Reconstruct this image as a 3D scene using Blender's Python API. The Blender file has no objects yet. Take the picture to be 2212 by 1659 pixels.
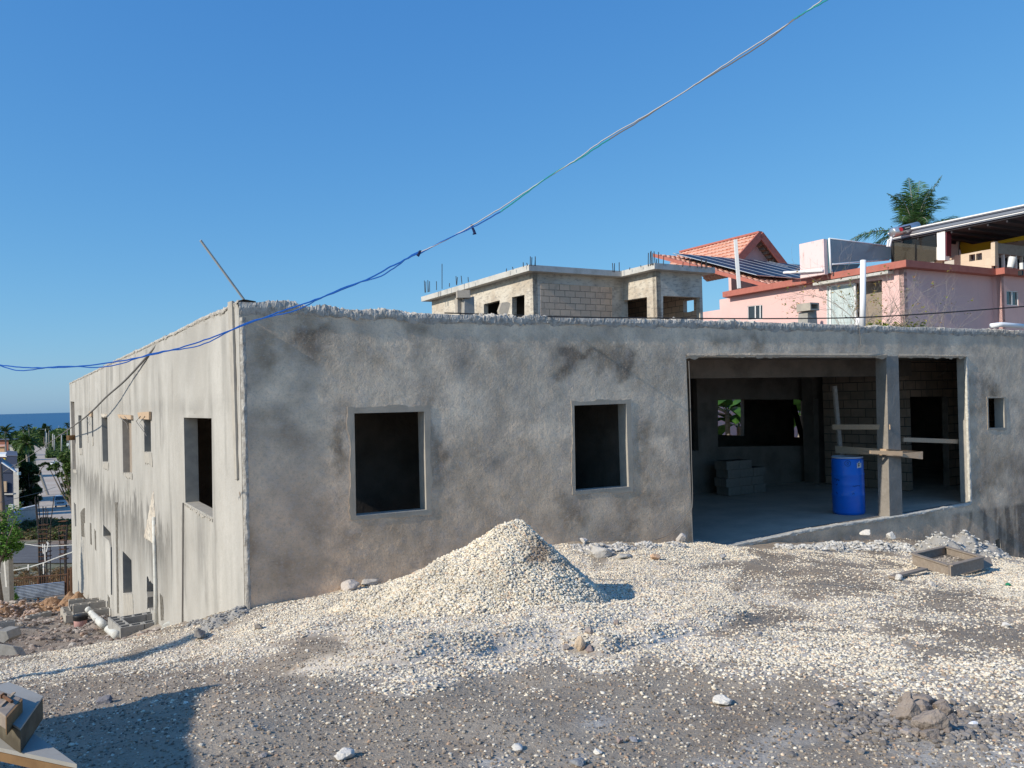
import bpy, math, random
import numpy as np
from mathutils import Vector, Matrix
from mathutils.geometry import delaunay_2d_cdt
R_ = math.radians
scene = bpy.context.scene
COL = scene.collection
rnd = random.Random(7)

# ------------------------------------------------------------------ camera
PW, PH, FPX, EYE = 2212, 1659, 1790.0, 2.3
PITCH, ROLL = R_(1.143), R_(1.489)
cd = bpy.data.cameras.new('camera'); cam = bpy.data.objects.new('camera', cd); COL.objects.link(cam)
cd.sensor_width = 36; cd.lens = FPX/PW*36; cd.clip_end = 60000; cd.clip_start = .05
CR = Matrix.Rotation(R_(90)+PITCH, 3, 'X') @ Matrix.Rotation(-ROLL, 3, 'Z')
CAM = Vector((0, 0, EYE))
cam.matrix_world = Matrix.Translation(CAM) @ CR.to_4x4()
scene.camera = cam

# ------------------------------------------------------------------ light
AZ = 30.0                       # heading of the front wall (degrees from +X)
SUN_AZ, SUN_EL = AZ+2.6, 31.0
w = bpy.data.worlds.new('World'); scene.world = w; w.use_nodes = True
wn = w.node_tree; wn.nodes.clear()
sky = wn.nodes.new('ShaderNodeTexSky'); sky.sky_type = 'NISHITA'; sky.sun_disc = False
sd = Vector((-math.cos(R_(SUN_AZ)), -math.sin(R_(SUN_AZ)), math.tan(R_(SUN_EL))))
sky.sun_elevation = R_(SUN_EL); sky.sun_rotation = math.atan2(sd.x, sd.y)
sky.air_density = 1.0; sky.dust_density = 0.6; sky.ozone_density = 3.0; sky.altitude = 100
# camera-like response of the sky: flatter gradient per channel, as phone exposures show it
sep = wn.nodes.new('ShaderNodeSeparateColor'); cmb = wn.nodes.new('ShaderNodeCombineColor'); wn.links.new(sky.outputs[0], sep.inputs[0])
for i, (g_, k_) in enumerate(((1., .40), (.7, .98), (.4, 2.22))):
    pw = wn.nodes.new('ShaderNodeMath'); pw.operation = 'POWER'; pw.inputs[1].default_value = g_; wn.links.new(sep.outputs[i], pw.inputs[0])
    ml = wn.nodes.new('ShaderNodeMath'); ml.operation = 'MULTIPLY'; ml.inputs[1].default_value = k_; wn.links.new(pw.outputs[0], ml.inputs[0]); wn.links.new(ml.outputs[0], cmb.inputs[i])
bg = wn.nodes.new('ShaderNodeBackground'); bg.inputs[1].default_value = 0.12
wo = wn.nodes.new('ShaderNodeOutputWorld')
wn.links.new(cmb.outputs[0], bg.inputs[0]); wn.links.new(bg.outputs[0], wo.inputs[0])
sl = bpy.data.lights.new('sun', 'SUN'); sl.energy = 3.2; sl.angle = R_(.5); sl.color = (1, .91, .77)
so = bpy.data.objects.new('sun', sl); COL.objects.link(so); so.location = (0, 0, 60)
so.rotation_euler = (-sd).to_track_quat('-Z', 'Y').to_euler()
scene.view_settings.view_transform = 'Standard'; scene.view_settings.look = 'None'
scene.view_settings.exposure = 0.55; scene.view_settings.gamma = 1

# ------------------------------------------------------------------ helpers: rays, frames
def ray(px, py):
    v = CR @ Vector(((px-PW/2)/FPX, -(py-PH/2)/FPX, -1)); return v
def at(px, py, d):
    v = ray(px, py); return CAM + v*(d/v.y)
def onz(px, py, z):
    v = ray(px, py); return CAM + v*((z-EYE)/v.z)
def onplane(px, py, p0, n):
    v = ray(px, py); return CAM + v*((p0-CAM).dot(n)/v.dot(n))
class Frame:
    """vertical plane: origin, heading az; u along it, v away from the viewer"""
    def __init__(s, o, az):
        s.o = Vector(o); a = R_(az)
        s.U = Vector((math.cos(a), math.sin(a), 0)); s.V = Vector((-math.sin(a), math.cos(a), 0))
    def p(s, u, v, z): return Vector((s.o.x+s.U.x*u+s.V.x*v, s.o.y+s.U.y*u+s.V.y*v, z))
    def px(s, x, y, v=0):
        q = onplane(x, y, s.o+s.V*v, s.V); return ((q-s.o).dot(s.U), q.z)
    def shift(s, v):
        f = Frame(s.o+s.V*v, 0); f.U = s.U; f.V = s.V; return f
CRn = np.array(CR.transposed())
def project(P):
    q = (P-np.array(CAM)) @ np.array(CR)      # world -> camera
    return PW/2 + FPX*q[:, 0]/-q[:, 2], PH/2 - FPX*q[:, 1]/-q[:, 2]

# numpy noise
def _h(i, j, s):
    n = (i*374761393 + j*668265263 + s*1442695041) & 0x7fffffff
    n = ((n ^ (n >> 13))*1274126177) & 0x7fffffff
    return ((n ^ (n >> 16)) & 0xffff)/65535.0
def vnoise(x, y, s=0):
    x = np.asarray(x, float); y = np.asarray(y, float)
    i = np.floor(x).astype(np.int64); j = np.floor(y).astype(np.int64)
    fx = x-i; fy = y-j; fx = fx*fx*(3-2*fx); fy = fy*fy*(3-2*fy)
    a = _h(i, j, s); b = _h(i+1, j, s); c = _h(i, j+1, s); d = _h(i+1, j+1, s)
    return (a*(1-fx)+b*fx)*(1-fy)+(c*(1-fx)+d*fx)*fy
def fbm(x, y, o=4, s=0, g=.5):
    t = 0; a = 1; n = 0
    for k in range(o):
        t = t + a*vnoise(np.asarray(x)*2**k+k*17.3, np.asarray(y)*2**k-k*9.1, s+k*31); n += a; a *= g
    return t/n
def sstep(a, b, x):
    t = np.clip((x-a)/(b-a), 0, 1); return t*t*(3-2*t)
def inpoly(px, py, poly):
    px = np.asarray(px); c = np.zeros(px.shape, bool); n = len(poly)
    for i in range(n):
        x1, y1 = poly[i]; x2, y2 = poly[(i+1) % n]
        if y1 == y2: continue
        k = ((y1 > py) != (y2 > py)) & (px < (x2-x1)*(py-y1)/(y2-y1)+x1); c ^= k
    return c
def polydist(px, py, poly, closed=True):
    d = np.full(np.shape(px), 1e9); n = len(poly)
    for i in range(n if closed else n-1):
        x1, y1 = poly[i]; x2, y2 = poly[(i+1) % n]
        dx, dy = x2-x1, y2-y1; L = dx*dx+dy*dy+1e-12
        t = np.clip(((px-x1)*dx+(py-y1)*dy)/L, 0, 1)
        d = np.minimum(d, np.hypot(px-x1-t*dx, py-y1-t*dy))
    return d

# ------------------------------------------------------------------ materials
def mat(name, col=(.5, .5, .5), rough=.9, layers=(), bump=(), attr=False, brick=None, metal=0, spec=.3,
        trans=0, glass=None, sub=0):
    m = bpy.data.materials.new(name); m.use_nodes = True; nt = m.node_tree; N = nt.nodes; L = nt.links
    b = N['Principled BSDF']; b.inputs['Roughness'].default_value = rough; b.inputs['Metallic'].default_value = metal
    b.inputs['Specular IOR Level'].default_value = spec
    tc = N.new('ShaderNodeTexCoord')
    if attr:
        a = N.new('ShaderNodeAttribute'); a.attribute_name = 'Col'; cur = a.outputs['Color']
    else:
        r = N.new('ShaderNodeRGB'); r.outputs[0].default_value = (*col, 1); cur = r.outputs[0]
    hgt = None
    if brick:
        bt = N.new('ShaderNodeTexBrick'); L.new(tc.outputs['UV'], bt.inputs['Vector'])
        bt.inputs['Scale'].default_value = 1; bt.inputs['Brick Width'].default_value = brick.get('w', .41)
        bt.inputs['Row Height'].default_value = brick.get('h', .21); bt.inputs['Mortar Size'].default_value = brick.get('m', .012)
        bt.inputs['Mortar Smooth'].default_value = .3; bt.offset = brick.get('off', .5)
        bt.inputs['Color1'].default_value = (*brick['c1'], 1); bt.inputs['Color2'].default_value = (*brick['c2'], 1)
        bt.inputs['Mortar'].default_value = (*brick['mc'], 1); cur = bt.outputs['Color']
        hb = N.new('ShaderNodeBump'); hb.invert = True; hb.inputs['Strength'].default_value = .6; hb.inputs['Distance'].default_value = brick.get('d', .02)
        L.new(bt.outputs['Fac'], hb.inputs['Height']); hgt = hb.outputs[0]
    def noise(sc, st, det, co):
        mp = N.new('ShaderNodeMapping'); mp.inputs['Scale'].default_value = st
        L.new(tc.outputs['UV' if co == 'uv' else 'Object'], mp.inputs[0])
        n = N.new('ShaderNodeTexNoise'); n.inputs['Scale'].default_value = sc; n.inputs['Detail'].default_value = det
        n.inputs['Roughness'].default_value = .6
        L.new(mp.outputs[0], n.inputs['Vector']); return n.outputs['Fac']
    for ly in layers:
        f = noise(ly['s'], ly.get('st', (1, 1, 1)), ly.get('det', 5), ly.get('co', 'obj'))
        mr = N.new('ShaderNodeMapRange'); mr.inputs['From Min'].default_value = ly.get('lo', .4); mr.inputs['From Max'].default_value = ly.get('hi', .6)
        mr.inputs['To Max'].default_value = ly.get('amt', 1); L.new(f, mr.inputs['Value'])
        mx = N.new('ShaderNodeMix'); mx.data_type = 'RGBA'; mx.blend_type = ly.get('mode', 'MIX')
        L.new(mr.outputs[0], mx.inputs['Factor']); L.new(cur, mx.inputs['A']); mx.inputs['B'].default_value = (*ly['c'], 1)
        cur = mx.outputs['Result']
    for (sc, strength, dist, *rest) in bump:
        f = noise(sc, rest[0] if rest else (1, 1, 1), 6, 'obj')
        bp = N.new('ShaderNodeBump'); bp.inputs['Strength'].default_value = strength; bp.inputs['Distance'].default_value = dist
        L.new(f, bp.inputs['Height'])
        if hgt is not None: L.new(hgt, bp.inputs['Normal'])
        hgt = bp.outputs[0]
    if hgt is not None: L.new(hgt, b.inputs['Normal'])
    L.new(cur, b.inputs['Base Color'])
    if trans: b.inputs['Transmission Weight'].default_value = trans
    if sub:
        tb = N.new('ShaderNodeBsdfTranslucent'); L.new(cur, tb.inputs['Color'])
        ms = N.new('ShaderNodeMixShader'); ms.inputs[0].default_value = sub
        L.new(b.outputs[0], ms.inputs[1]); L.new(tb.outputs[0], ms.inputs[2]); L.new(ms.outputs[0], N['Material Output'].inputs[0])
    if glass is not None:
        tr = N.new('ShaderNodeBsdfTransparent'); tr.inputs[0].default_value = (*glass[1], 1)
        ms = N.new('ShaderNodeMixShader'); ms.inputs[0].default_value = glass[0]
        L.new(tr.outputs[0], ms.inputs[1]); L.new(b.outputs[0], ms.inputs[2]); L.new(ms.outputs[0], N['Material Output'].inputs[0])
    return m
M = {}
M['front'] = mat('front_render', attr=True, rough=.92, layers=[
    dict(s=1.7, lo=.42, hi=.68, c=(.30, .255, .225), amt=.35), dict(s=9, lo=.5, hi=.75, c=(.52, .48, .46), amt=.35), dict(s=24, lo=.5, hi=.66, c=(.30, .25, .20), amt=.25), dict(s=30, st=(1, 1, 1.6), lo=.55, hi=.68, c=(.72, .64, .55), amt=.32), dict(s=60, lo=.5, hi=.7, c=(.26, .23, .21), amt=.3)],
    bump=[(5, .25, .03), (14, .7, .02), (38, .8, .010)])
M['side'] = mat('side_render', attr=True, rough=.92, layers=[
    dict(s=.7, st=(1, 1, .6), lo=.42, hi=.62, c=(.34, .32, .285), amt=.45), dict(s=1.6, st=(1, 1, .3), lo=.5, hi=.66, c=(.50, .485, .45), amt=.5),
    dict(s=12, lo=.5, hi=.72, c=(.36, .345, .31), amt=.35), dict(s=40, lo=.55, hi=.7, c=(.28, .26, .23), amt=.3)],
    bump=[(4, .3, .03), (18, .5, .012), (60, .5, .005)])
M['crust'] = mat('rough_mortar', (.50, .47, .42), layers=[dict(s=12, lo=.4, hi=.6, c=(.30, .275, .24)), dict(s=50, lo=.5, hi=.7, c=(.45, .44, .42))], bump=[(40, .6, .01)])
M['smooth'] = mat('smooth_render', (.50, .415, .32), layers=[dict(s=3, lo=.4, hi=.65, c=(.38, .315, .24), amt=.7)], bump=[(30, .3, .005)])
M['jamb'] = mat('jamb_render', (.42, .39, .34), layers=[dict(s=6, lo=.4, hi=.65, c=(.28, .27, .25), amt=.6)], bump=[(50, .2, .003)])
M['slab'] = mat('floor_concrete', (.56, .48, .39), layers=[dict(s=1.5, lo=.4, hi=.65, c=(.38, .33, .27), amt=.7), dict(s=14, lo=.5, hi=.7, c=(.6, .52, .43), amt=.4)], bump=[(20, .3, .008)])
M['lip'] = mat('slab_lip', (.6, .57, .5), layers=[dict(s=14, lo=.4, hi=.7, c=(.36, .35, .33), amt=.6)], bump=[(25, .6, .01)])  # pale, sunlight on the lip and jamb edge put into the colour
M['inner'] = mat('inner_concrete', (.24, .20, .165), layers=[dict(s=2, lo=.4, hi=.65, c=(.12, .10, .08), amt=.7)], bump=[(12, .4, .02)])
M['inner_shade'] = mat('shade_dark_plaster', (.06, .052, .045))  # near black: the interior shade is put into the colour
M['innerblock'] = mat('inner_block', brick=dict(c1=(.46, .33, .24), c2=(.34, .25, .18), mc=(.12, .10, .08)), layers=[dict(s=3, lo=.45, hi=.65, c=(.22, .18, .14), amt=.6)], bump=[(30, .4, .01)])
M['plaster_old'] = mat('weathered_concrete', (.60, .55, .47), layers=[dict(s=1.6, lo=.42, hi=.6, c=(.46, .39, .31), amt=.8), dict(s=5, st=(1, 1, 3), lo=.5, hi=.66, c=(.26, .24, .22), amt=.7), dict(s=25, lo=.55, hi=.7, c=(.6, .58, .54), amt=.5)], bump=[(8, .5, .04), (40, .4, .01)])
M['roofslab'] = mat('roof_slab_concrete', (.55, .54, .51), layers=[dict(s=3, lo=.45, hi=.65, c=(.42, .41, .38), amt=.8), dict(s=30, lo=.5, hi=.7, c=(.35, .34, .32), amt=.5)], bump=[(20, .4, .01)])
M['block'] = mat('block_wall', brick=dict(c1=(.72, .53, .38), c2=(.60, .44, .32), mc=(.24, .19, .15), m=.012), layers=[dict(s=2.5, lo=.5, hi=.65, c=(.42, .33, .26), amt=.6), dict(s=18, lo=.5, hi=.7, c=(.7, .56, .43), amt=.5)], bump=[(50, .4, .006)])
M['greyblock2'] = mat('dark_block', (.26, .22, .18), layers=[dict(s=8, lo=.4, hi=.65, c=(.19, .165, .14), amt=.7)], bump=[(60, .5, .006)])  # darker brownish tone for the inner stack
M['tanblock'] = mat('concrete_block', (.42, .38, .32), layers=[dict(s=8, lo=.4, hi=.65, c=(.31, .28, .25), amt=.7)], bump=[(60, .5, .006)])
M['greyblock'] = mat('grey_block', (.34, .33, .31), layers=[dict(s=8, lo=.4, hi=.65, c=(.25, .24, .22), amt=.7)], bump=[(60, .5, .006)])
M['pink'] = mat('pink_paint', (.74, .50, .47), rough=.85, layers=[dict(s=1.2, lo=.45, hi=.7, c=(.66, .44, .42), amt=.6), dict(s=3, st=(1, 1, .2), lo=.55, hi=.7, c=(.60, .42, .40), amt=.4)], bump=[(150, .25, .004)])
M['pinkpale'] = mat('pale_pink_paint', (.78, .60, .60), rough=.8, layers=[dict(s=4, st=(6, 6, .5), lo=.60, hi=.66, c=(.35, .16, .13), amt=.7), dict(s=2, lo=.5, hi=.7, c=(.68, .55, .52), amt=.6)], bump=[(60, .2, .004)])
M['fascia'] = mat('red_fascia_paint', (.43, .15, .115), rough=.75, layers=[dict(s=4, lo=.45, hi=.7, c=(.34, .10, .08), amt=.6)], bump=[(30, .2, .006)])
M['soffit'] = mat('soffit_paint', (.5, .3, .28))
M['tile'] = mat('clay_tile', (.70, .42, .32), rough=.8, layers=[dict(s=3, lo=.45, hi=.65, c=(.6, .26, .17), amt=.7), dict(s=.8, lo=.55, hi=.65, c=(.5, .25, .18), amt=.6)], bump=[(40, .3, .01)])
M['solar'] = mat('solar_cell', (.016, .019, .040), rough=.4, spec=.12)
M['alu'] = mat('aluminium', (.7, .7, .7), rough=.35, metal=.6)
M['white'] = mat('white_paint', (.78, .78, .77), rough=.6, layers=[dict(s=8, lo=.5, hi=.7, c=(.68, .67, .65), amt=.5)])
M['pvc'] = mat('white_pvc', (.82, .83, .85), rough=.35, spec=.5)
M['dirtypvc'] = mat('dusty_pvc', (.62, .62, .58), rough=.6, layers=[dict(s=10, lo=.45, hi=.6, c=(.45, .43, .38), amt=.6)])
M['glassdark'] = mat('dark_glass', (.03, .035, .04), rough=.06, spec=.8)
M['tint'] = mat('tinted_glass', (.05, .05, .05), rough=.05, spec=.8, glass=(.35, (.45, .43, .38)))
M['sheet'] = mat('grey_clear_sheet', (.40, .42, .42), rough=.35, spec=.5, layers=[dict(s=.5, lo=.4, hi=.65, c=(.30, .33, .34), amt=.8)], glass=(.6, (.62, .66, .68)))
M['bluestrip'] = mat('blue_sheet', (.10, .22, .28), rough=.3)
M['curtain'] = mat('sheer_curtain', (.52, .60, .60), rough=.8, layers=[dict(s=6, st=(1, 1, .05), lo=.45, hi=.6, c=(.38, .46, .47), amt=.8)])
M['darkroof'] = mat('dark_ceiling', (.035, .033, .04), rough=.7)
M['yellow'] = mat('yellow_paint', (.55, .38, .02), rough=.7)
M['maroon'] = mat('maroon_paint', (.12, .02, .03), rough=.7)
M['travertine'] = mat('travertine_tile', brick=dict(w=.5, h=.28, m=.004, c1=(.66, .56, .44), c2=(.60, .50, .40), mc=(.5, .42, .33), d=.002), layers=[dict(s=6, st=(1, 1, 8), lo=.45, hi=.65, c=(.52, .42, .32), amt=.5)])
M['metalroof'] = mat('ribbed_grey_metal', (.26, .27, .31), rough=.35, metal=.5)
M['heater'] = mat('brushed_steel', (.62, .62, .62), rough=.3, metal=.8)
M['red'] = mat('red_sticker', (.5, .03, .04), rough=.5)
M['black'] = mat('black_plastic', (.02, .02, .022), rough=.5)
M['pottery'] = mat('white_pot', (.72, .70, .66), rough=.6)
M['wood'] = mat('raw_timber', (.50, .37, .25), rough=.8, layers=[dict(s=6, st=(1, 8, 8), lo=.4, hi=.65, c=(.40, .28, .18), amt=.7), dict(s=4, lo=.55, hi=.7, c=(.36, .32, .28), amt=.5)], bump=[(20, .3, .004, (1, 6, 6))])
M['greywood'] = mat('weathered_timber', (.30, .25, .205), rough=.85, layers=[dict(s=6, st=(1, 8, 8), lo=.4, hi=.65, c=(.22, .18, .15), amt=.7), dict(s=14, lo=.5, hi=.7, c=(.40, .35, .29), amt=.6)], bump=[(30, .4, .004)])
M['darkwood'] = mat('shaded_brown_ply', (.22, .13, .06), rough=.8, layers=[dict(s=14, lo=.4, hi=.65, c=(.15, .085, .04), amt=.7)], bump=[(30, .3, .004)])
M['whiteboard'] = mat('white_painted_board', (.33, .32, .295), rough=.6, layers=[dict(s=9, st=(1, 4, 1), lo=.6, hi=.68, c=(.3, .27, .23), amt=.7), dict(s=3, lo=.45, hi=.7, c=(.24, .23, .205), amt=.6)], bump=[(20, .2, .004)])  # white paint dimmed to stand for the shade on the bench
M['shadeside'] = mat('timber_shade_side', (.075, .062, .042), rough=.85, layers=[dict(s=12, lo=.45, hi=.65, c=(.16, .14, .10), amt=.6)], bump=[(25, .4, .006)])  # beam sides coloured dark in place of their shade
M['bluedrum'] = mat('blue_plastic', (.004, .16, .74), rough=.38, spec=.5, layers=[dict(s=5, lo=.5, hi=.75, c=(.005, .13, .60), amt=.6), dict(s=9, lo=.60, hi=.72, c=(.20, .28, .45), amt=.25)])
M['drumlid'] = mat('pale_drum_lid', (.45, .50, .58), rough=.45)
M['ink'] = mat('dark_ink', (.004, .012, .06), rough=.6)
M['label'] = mat('paper_label', (.62, .66, .70), rough=.7)
M['ambermark'] = mat('amber_print', (.62, .30, .10), rough=.7)
M['rust'] = mat('rusty_steel', (.10, .055, .035), rough=.85, layers=[dict(s=30, lo=.4, hi=.6, c=(.17, .08, .04))])
M['rebar'] = mat('dark_rebar', (.045, .040, .04), rough=.8)
M['zinc'] = mat('zinc_sheet', (.33, .37, .44), rough=.4, metal=.55, layers=[dict(s=2, lo=.45, hi=.65, c=(.16, .19, .25), amt=.8)])
M['cableblue'] = mat('blue_cable', (.01, .10, .42), rough=.45)
M['cablewhite'] = mat('pale_grey_cable', (.42, .42, .44), rough=.5)
M['cableteal'] = mat('teal_cable', (.02, .30, .30), rough=.5)
M['cableblack'] = mat('black_cable', (.02, .02, .022), rough=.6)
M['cablegrey'] = mat('grey_cable', (.17, .16, .15), rough=.7)
M['ragblue'] = mat('dark_blue_rag', (.01, .02, .08), rough=.9)
M['rock'] = mat('rock', attr=True, rough=.92, layers=[dict(s=14, lo=.4, hi=.65, c=(.5, .5, .5), amt=.25)], bump=[(25, .6, .02), (90, .4, .004)])
M['pebble'] = mat('limestone_chips', attr=True, rough=.85, spec=.25)
M['ground'] = mat('earth', attr=True, rough=.95, layers=[dict(s=1.1, det=8, lo=.45, hi=.6, c=(.50, .43, .34), amt=.35), dict(s=2.7, det=8, lo=.52, hi=.66, c=(.19, .14, .105), amt=.45), dict(s=25, lo=.42, hi=.62, c=(.20, .16, .125), amt=.35), dict(s=80, lo=.52, hi=.66, c=(.46, .43, .38), amt=.4)], bump=[(9, .4, .04), (45, .6, .02), (150, .6, .006)])
M['clod'] = mat('earth_clod', (.30, .25, .215), rough=.95, layers=[dict(s=12, lo=.4, hi=.65, c=(.22, .18, .155), amt=.7), dict(s=60, lo=.5, hi=.7, c=(.28, .26, .23), amt=.5)], bump=[(20, .8, .03), (90, .5, .006)])
M['sand'] = mat('grey_sand', (.36, .345, .32), rough=.95, layers=[dict(s=6, lo=.4, hi=.65, c=(.27, .255, .235), amt=.7)], bump=[(25, .6, .02), (120, .5, .004)])
M['redearth'] = mat('brown_earth', (.33, .20, .115), rough=.95, layers=[dict(s=3, lo=.4, hi=.65, c=(.23, .135, .08), amt=.8), dict(s=20, lo=.55, hi=.7, c=(.45, .33, .24), amt=.6)], bump=[(6, .8, .08), (30, .5, .02)])
M['road'] = mat('dirt_road_surface', (.50, .44, .37), rough=.95, layers=[dict(s=.08, lo=.4, hi=.6, c=(.42, .335, .27), amt=.8), dict(s=.9, lo=.45, hi=.65, c=(.40, .36, .32), amt=.5)], bump=[(.8, .3, .2)])
M['yard'] = mat('dark_asphalt', (.115, .112, .115), rough=.9, layers=[dict(s=.8, lo=.45, hi=.65, c=(.16, .155, .15), amt=.6), dict(s=.25, st=(1, 6, 1), lo=.5, hi=.65, c=(.08, .078, .08), amt=.6)])
M['sea'] = mat('sea_water', (.006, .065, .17), rough=.35, spec=.25, layers=[dict(s=.004, st=(.4, 2, 1), lo=.4, hi=.65, c=(.006, .045, .13), amt=.7)], bump=[(.5, .4, .4)])
M['shallow'] = mat('shallow_water', (.02, .22, .30), rough=.3, spec=.25)
M['leaf'] = mat('leaf', attr=True, rough=.55, spec=.3, sub=.3)
M['bark'] = mat('bark', (.20, .165, .13), layers=[dict(s=6, st=(1, 1, .3), lo=.4, hi=.6, c=(.13, .105, .08))], bump=[(12, .5, .03)])
M['palmtrunk'] = mat('palm_trunk', (.33, .31, .28), layers=[dict(s=3, st=(.2, .2, 6), lo=.45, hi=.6, c=(.22, .2, .18))], bump=[(6, .4, .02)])
M['twig'] = mat('dry_twig', (.30, .26, .22), rough=.9)
M['polewood'] = mat('pole_timber', (.24, .17, .12), rough=.9, layers=[dict(s=5, st=(1, 1, .2), lo=.4, hi=.6, c=(.16, .11, .08))])
M['polepale'] = mat('pale_concrete_pole', (.48, .46, .42), rough=.9)
M['darkblue'] = mat('dark_blue_cladding', (.035, .05, .095), rough=.6)
M['bluegreyroof'] = mat('slate_blue_roof', (.10, .115, .16), rough=.6)
M['orange'] = mat('ochre_wall', (.55, .34, .20), rough=.85)
M['palewall'] = mat('pale_wall', (.55, .52, .47), rough=.9, layers=[dict(s=2, lo=.45, hi=.65, c=(.42, .40, .36), amt=.6)])
M['brickred'] = mat('red_brick_wall', (.32, .13, .09), rough=.9)
M['vanwhite'] = mat('white_car_paint', (.72, .76, .78), rough=.3, spec=.5)
M['tyre'] = mat('tyre_rubber', (.02, .02, .02), rough=.8)
M['hiviz'] = mat('lime_cloth', (.35, .40, .14), rough=.8)
M['skin'] = mat('dark_skin', (.10, .055, .035), rough=.6)
M['bucketpink'] = mat('faded_pink_label', (.45, .26, .24), rough=.6)
M['ply'] = mat('caster_plywood', (.38, .28, .18), rough=.85, layers=[dict(s=3, st=(1, 1, .2), lo=.4, hi=.6, c=(.30, .21, .13))])

# ------------------------------------------------------------------ mesh builder
class MB:
    def __init__(s): s.v = []; s.f = []; s.uv = None; s.c = None
    def add(s, vs, fs):
        o = len(s.v); s.v += [Vector(a) for a in vs]; s.f += [tuple(i+o for i in f) for f in fs]; return s
    def hexa(s, b, t):              # 4 bottom, 4 top (ccw)
        return s.add(list(b)+list(t), [(3, 2, 1, 0), (4, 5, 6, 7), (0, 1, 5, 4), (1, 2, 6, 5), (2, 3, 7, 6), (3, 0, 4, 7)])
    def box(s, c, sx, sy, sz, rz=0, rot=None):
        c = Vector(c); Rm = rot if rot is not None else Matrix.Rotation(rz, 3, 'Z')
        q = [c+Rm @ Vector((a*sx/2, b*sy/2, k*sz/2)) for k in (-1, 1) for a, b in ((-1, -1), (1, -1), (1, 1), (-1, 1))]
        return s.hexa(q[:4], q[4:])
    def beam(s, p0, p1, w_, h_, up=(0, 0, 1)):
        p0 = Vector(p0); p1 = Vector(p1); d = (p1-p0).normalized(); up = Vector(up)
        sd_ = d.cross(up)
        if sd_.length < 1e-4: sd_ = d.cross(Vector((0, 1, 0)))
        sd_.normalize(); n = sd_.cross(d)
        q = [p+sd_*a*w_/2+n*b*h_/2 for p in (p0, p1) for a, b in ((-1, -1), (1, -1), (1, 1), (-1, 1))]
        return s.hexa(q[:4], q[4:])
    def prism(s, pts, ext):         # planar polygon extruded
        n = len(pts); ext = Vector(ext); a = [Vector(p) for p in pts]
        s.add(a+[p+ext for p in a], [tuple(range(n))[::-1], tuple(range(n, 2*n))]+[(i, (i+1) % n, n+(i+1) % n, n+i) for i in range(n)]); return s
    def tube(s, pts, r, n=6, cap=True):
        pts = [Vector(p) for p in pts]; rs = r if isinstance(r, (list, tuple)) else [r]*len(pts)
        o = len(s.v); prev = None
        for i, p in enumerate(pts):
            d = (pts[min(i+1, len(pts)-1)]-pts[max(i-1, 0)]).normalized()
            a = prev if prev is not None else (Vector((0, 0, 1)) if abs(d.z) < .9 else Vector((1, 0, 0)))
            x = (a-d*a.dot(d)); x.normalize(); y = d.cross(x); prev = x
            for k in range(n):
                t = 2*math.pi*k/n; s.v.append(p+(x*math.cos(t)+y*math.sin(t))*rs[i])
        for i in range(len(pts)-1):
            for k in range(n):
                a = o+i*n+k; b = o+i*n+(k+1) % n; s.f.append((a, b, b+n, a+n))
        if cap:
            s.f.append(tuple(o+k for k in range(n))[::-1]); s.f.append(tuple(o+(len(pts)-1)*n+k for k in range(n)))
        return s
    def lathe(s, c, prof, n=32, ax=None):
        c = Vector(c); o = len(s.v)
        for (r, z) in prof:
            for k in range(n):
                t = 2*math.pi*k/n; q = Vector((r*math.cos(t), r*math.sin(t), z))
                s.v.append(c+(ax @ q if ax is not None else q))
        for i in range(len(prof)-1):
            for k in range(n):
                a = o+i*n+k; b = o+i*n+(k+1) % n; s.f.append((a, b, b+n, a+n))
        s.f.append(tuple(o+k for k in range(n))[::-1]); s.f.append(tuple(o+(len(prof)-1)*n+k for k in range(n)))
        return s
    def build(s, name, m, parent=None, smooth=False, bevel=0, uvf=None):
        me = bpy.data.meshes.new(name); off = Vector(parent['_o']) if parent is not None else Vector((0, 0, 0))
        base = None
        if parent is None and s.v:
            xs = [v.x for v in s.v]; ys = [v.y for v in s.v]; zs = [v.z for v in s.v]
            off = Vector(((min(xs)+max(xs))/2, (min(ys)+max(ys))/2, min(zs)))
        me.from_pydata([v-off for v in s.v], [], s.f); me.validate(); me.update()
        if s.uv is not None or uvf:
            ul = me.uv_layers.new(name='UVMap')
            for lp in me.loops:
                ul.data[lp.index].uv = uvf(me.vertices[lp.vertex_index].co+off) if uvf else s.uv[lp.vertex_index]
        if s.c is not None:
            ca = me.color_attributes.new('Col', 'FLOAT_COLOR', 'POINT')
            arr = np.ones((len(s.v), 4), np.float32); arr[:, :3] = np.array(s.c); ca.data.foreach_set('color', arr.ravel())
        me.materials.append(m)
        if smooth: me.polygons.foreach_set('use_smooth', [True]*len(me.polygons))
        o = bpy.data.objects.new(name, me); COL.objects.link(o)
        if parent is not None: o.parent = parent; o['_o'] = parent['_o']
        else: o.location = off; o['_o'] = off
        if bevel:
            b = o.modifiers.new('bevel', 'BEVEL'); b.width = bevel; b.segments = 2; b.limit_method = 'ANGLE'
        return o
def thing(name, label, cat, loc=(0, 0, 0), group=None):
    o = bpy.data.objects.new(name, None); COL.objects.link(o); o.empty_display_size = .2
    o.location = loc; o['_o'] = Vector(loc); return tag(o, label, cat, group)
def tag(o, label=None, cat=None, group=None, kind=None):
    if label: o['label'] = label
    if cat: o['category'] = cat
    if group: o['group'] = group
    if kind: o['kind'] = kind
    return o
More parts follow.
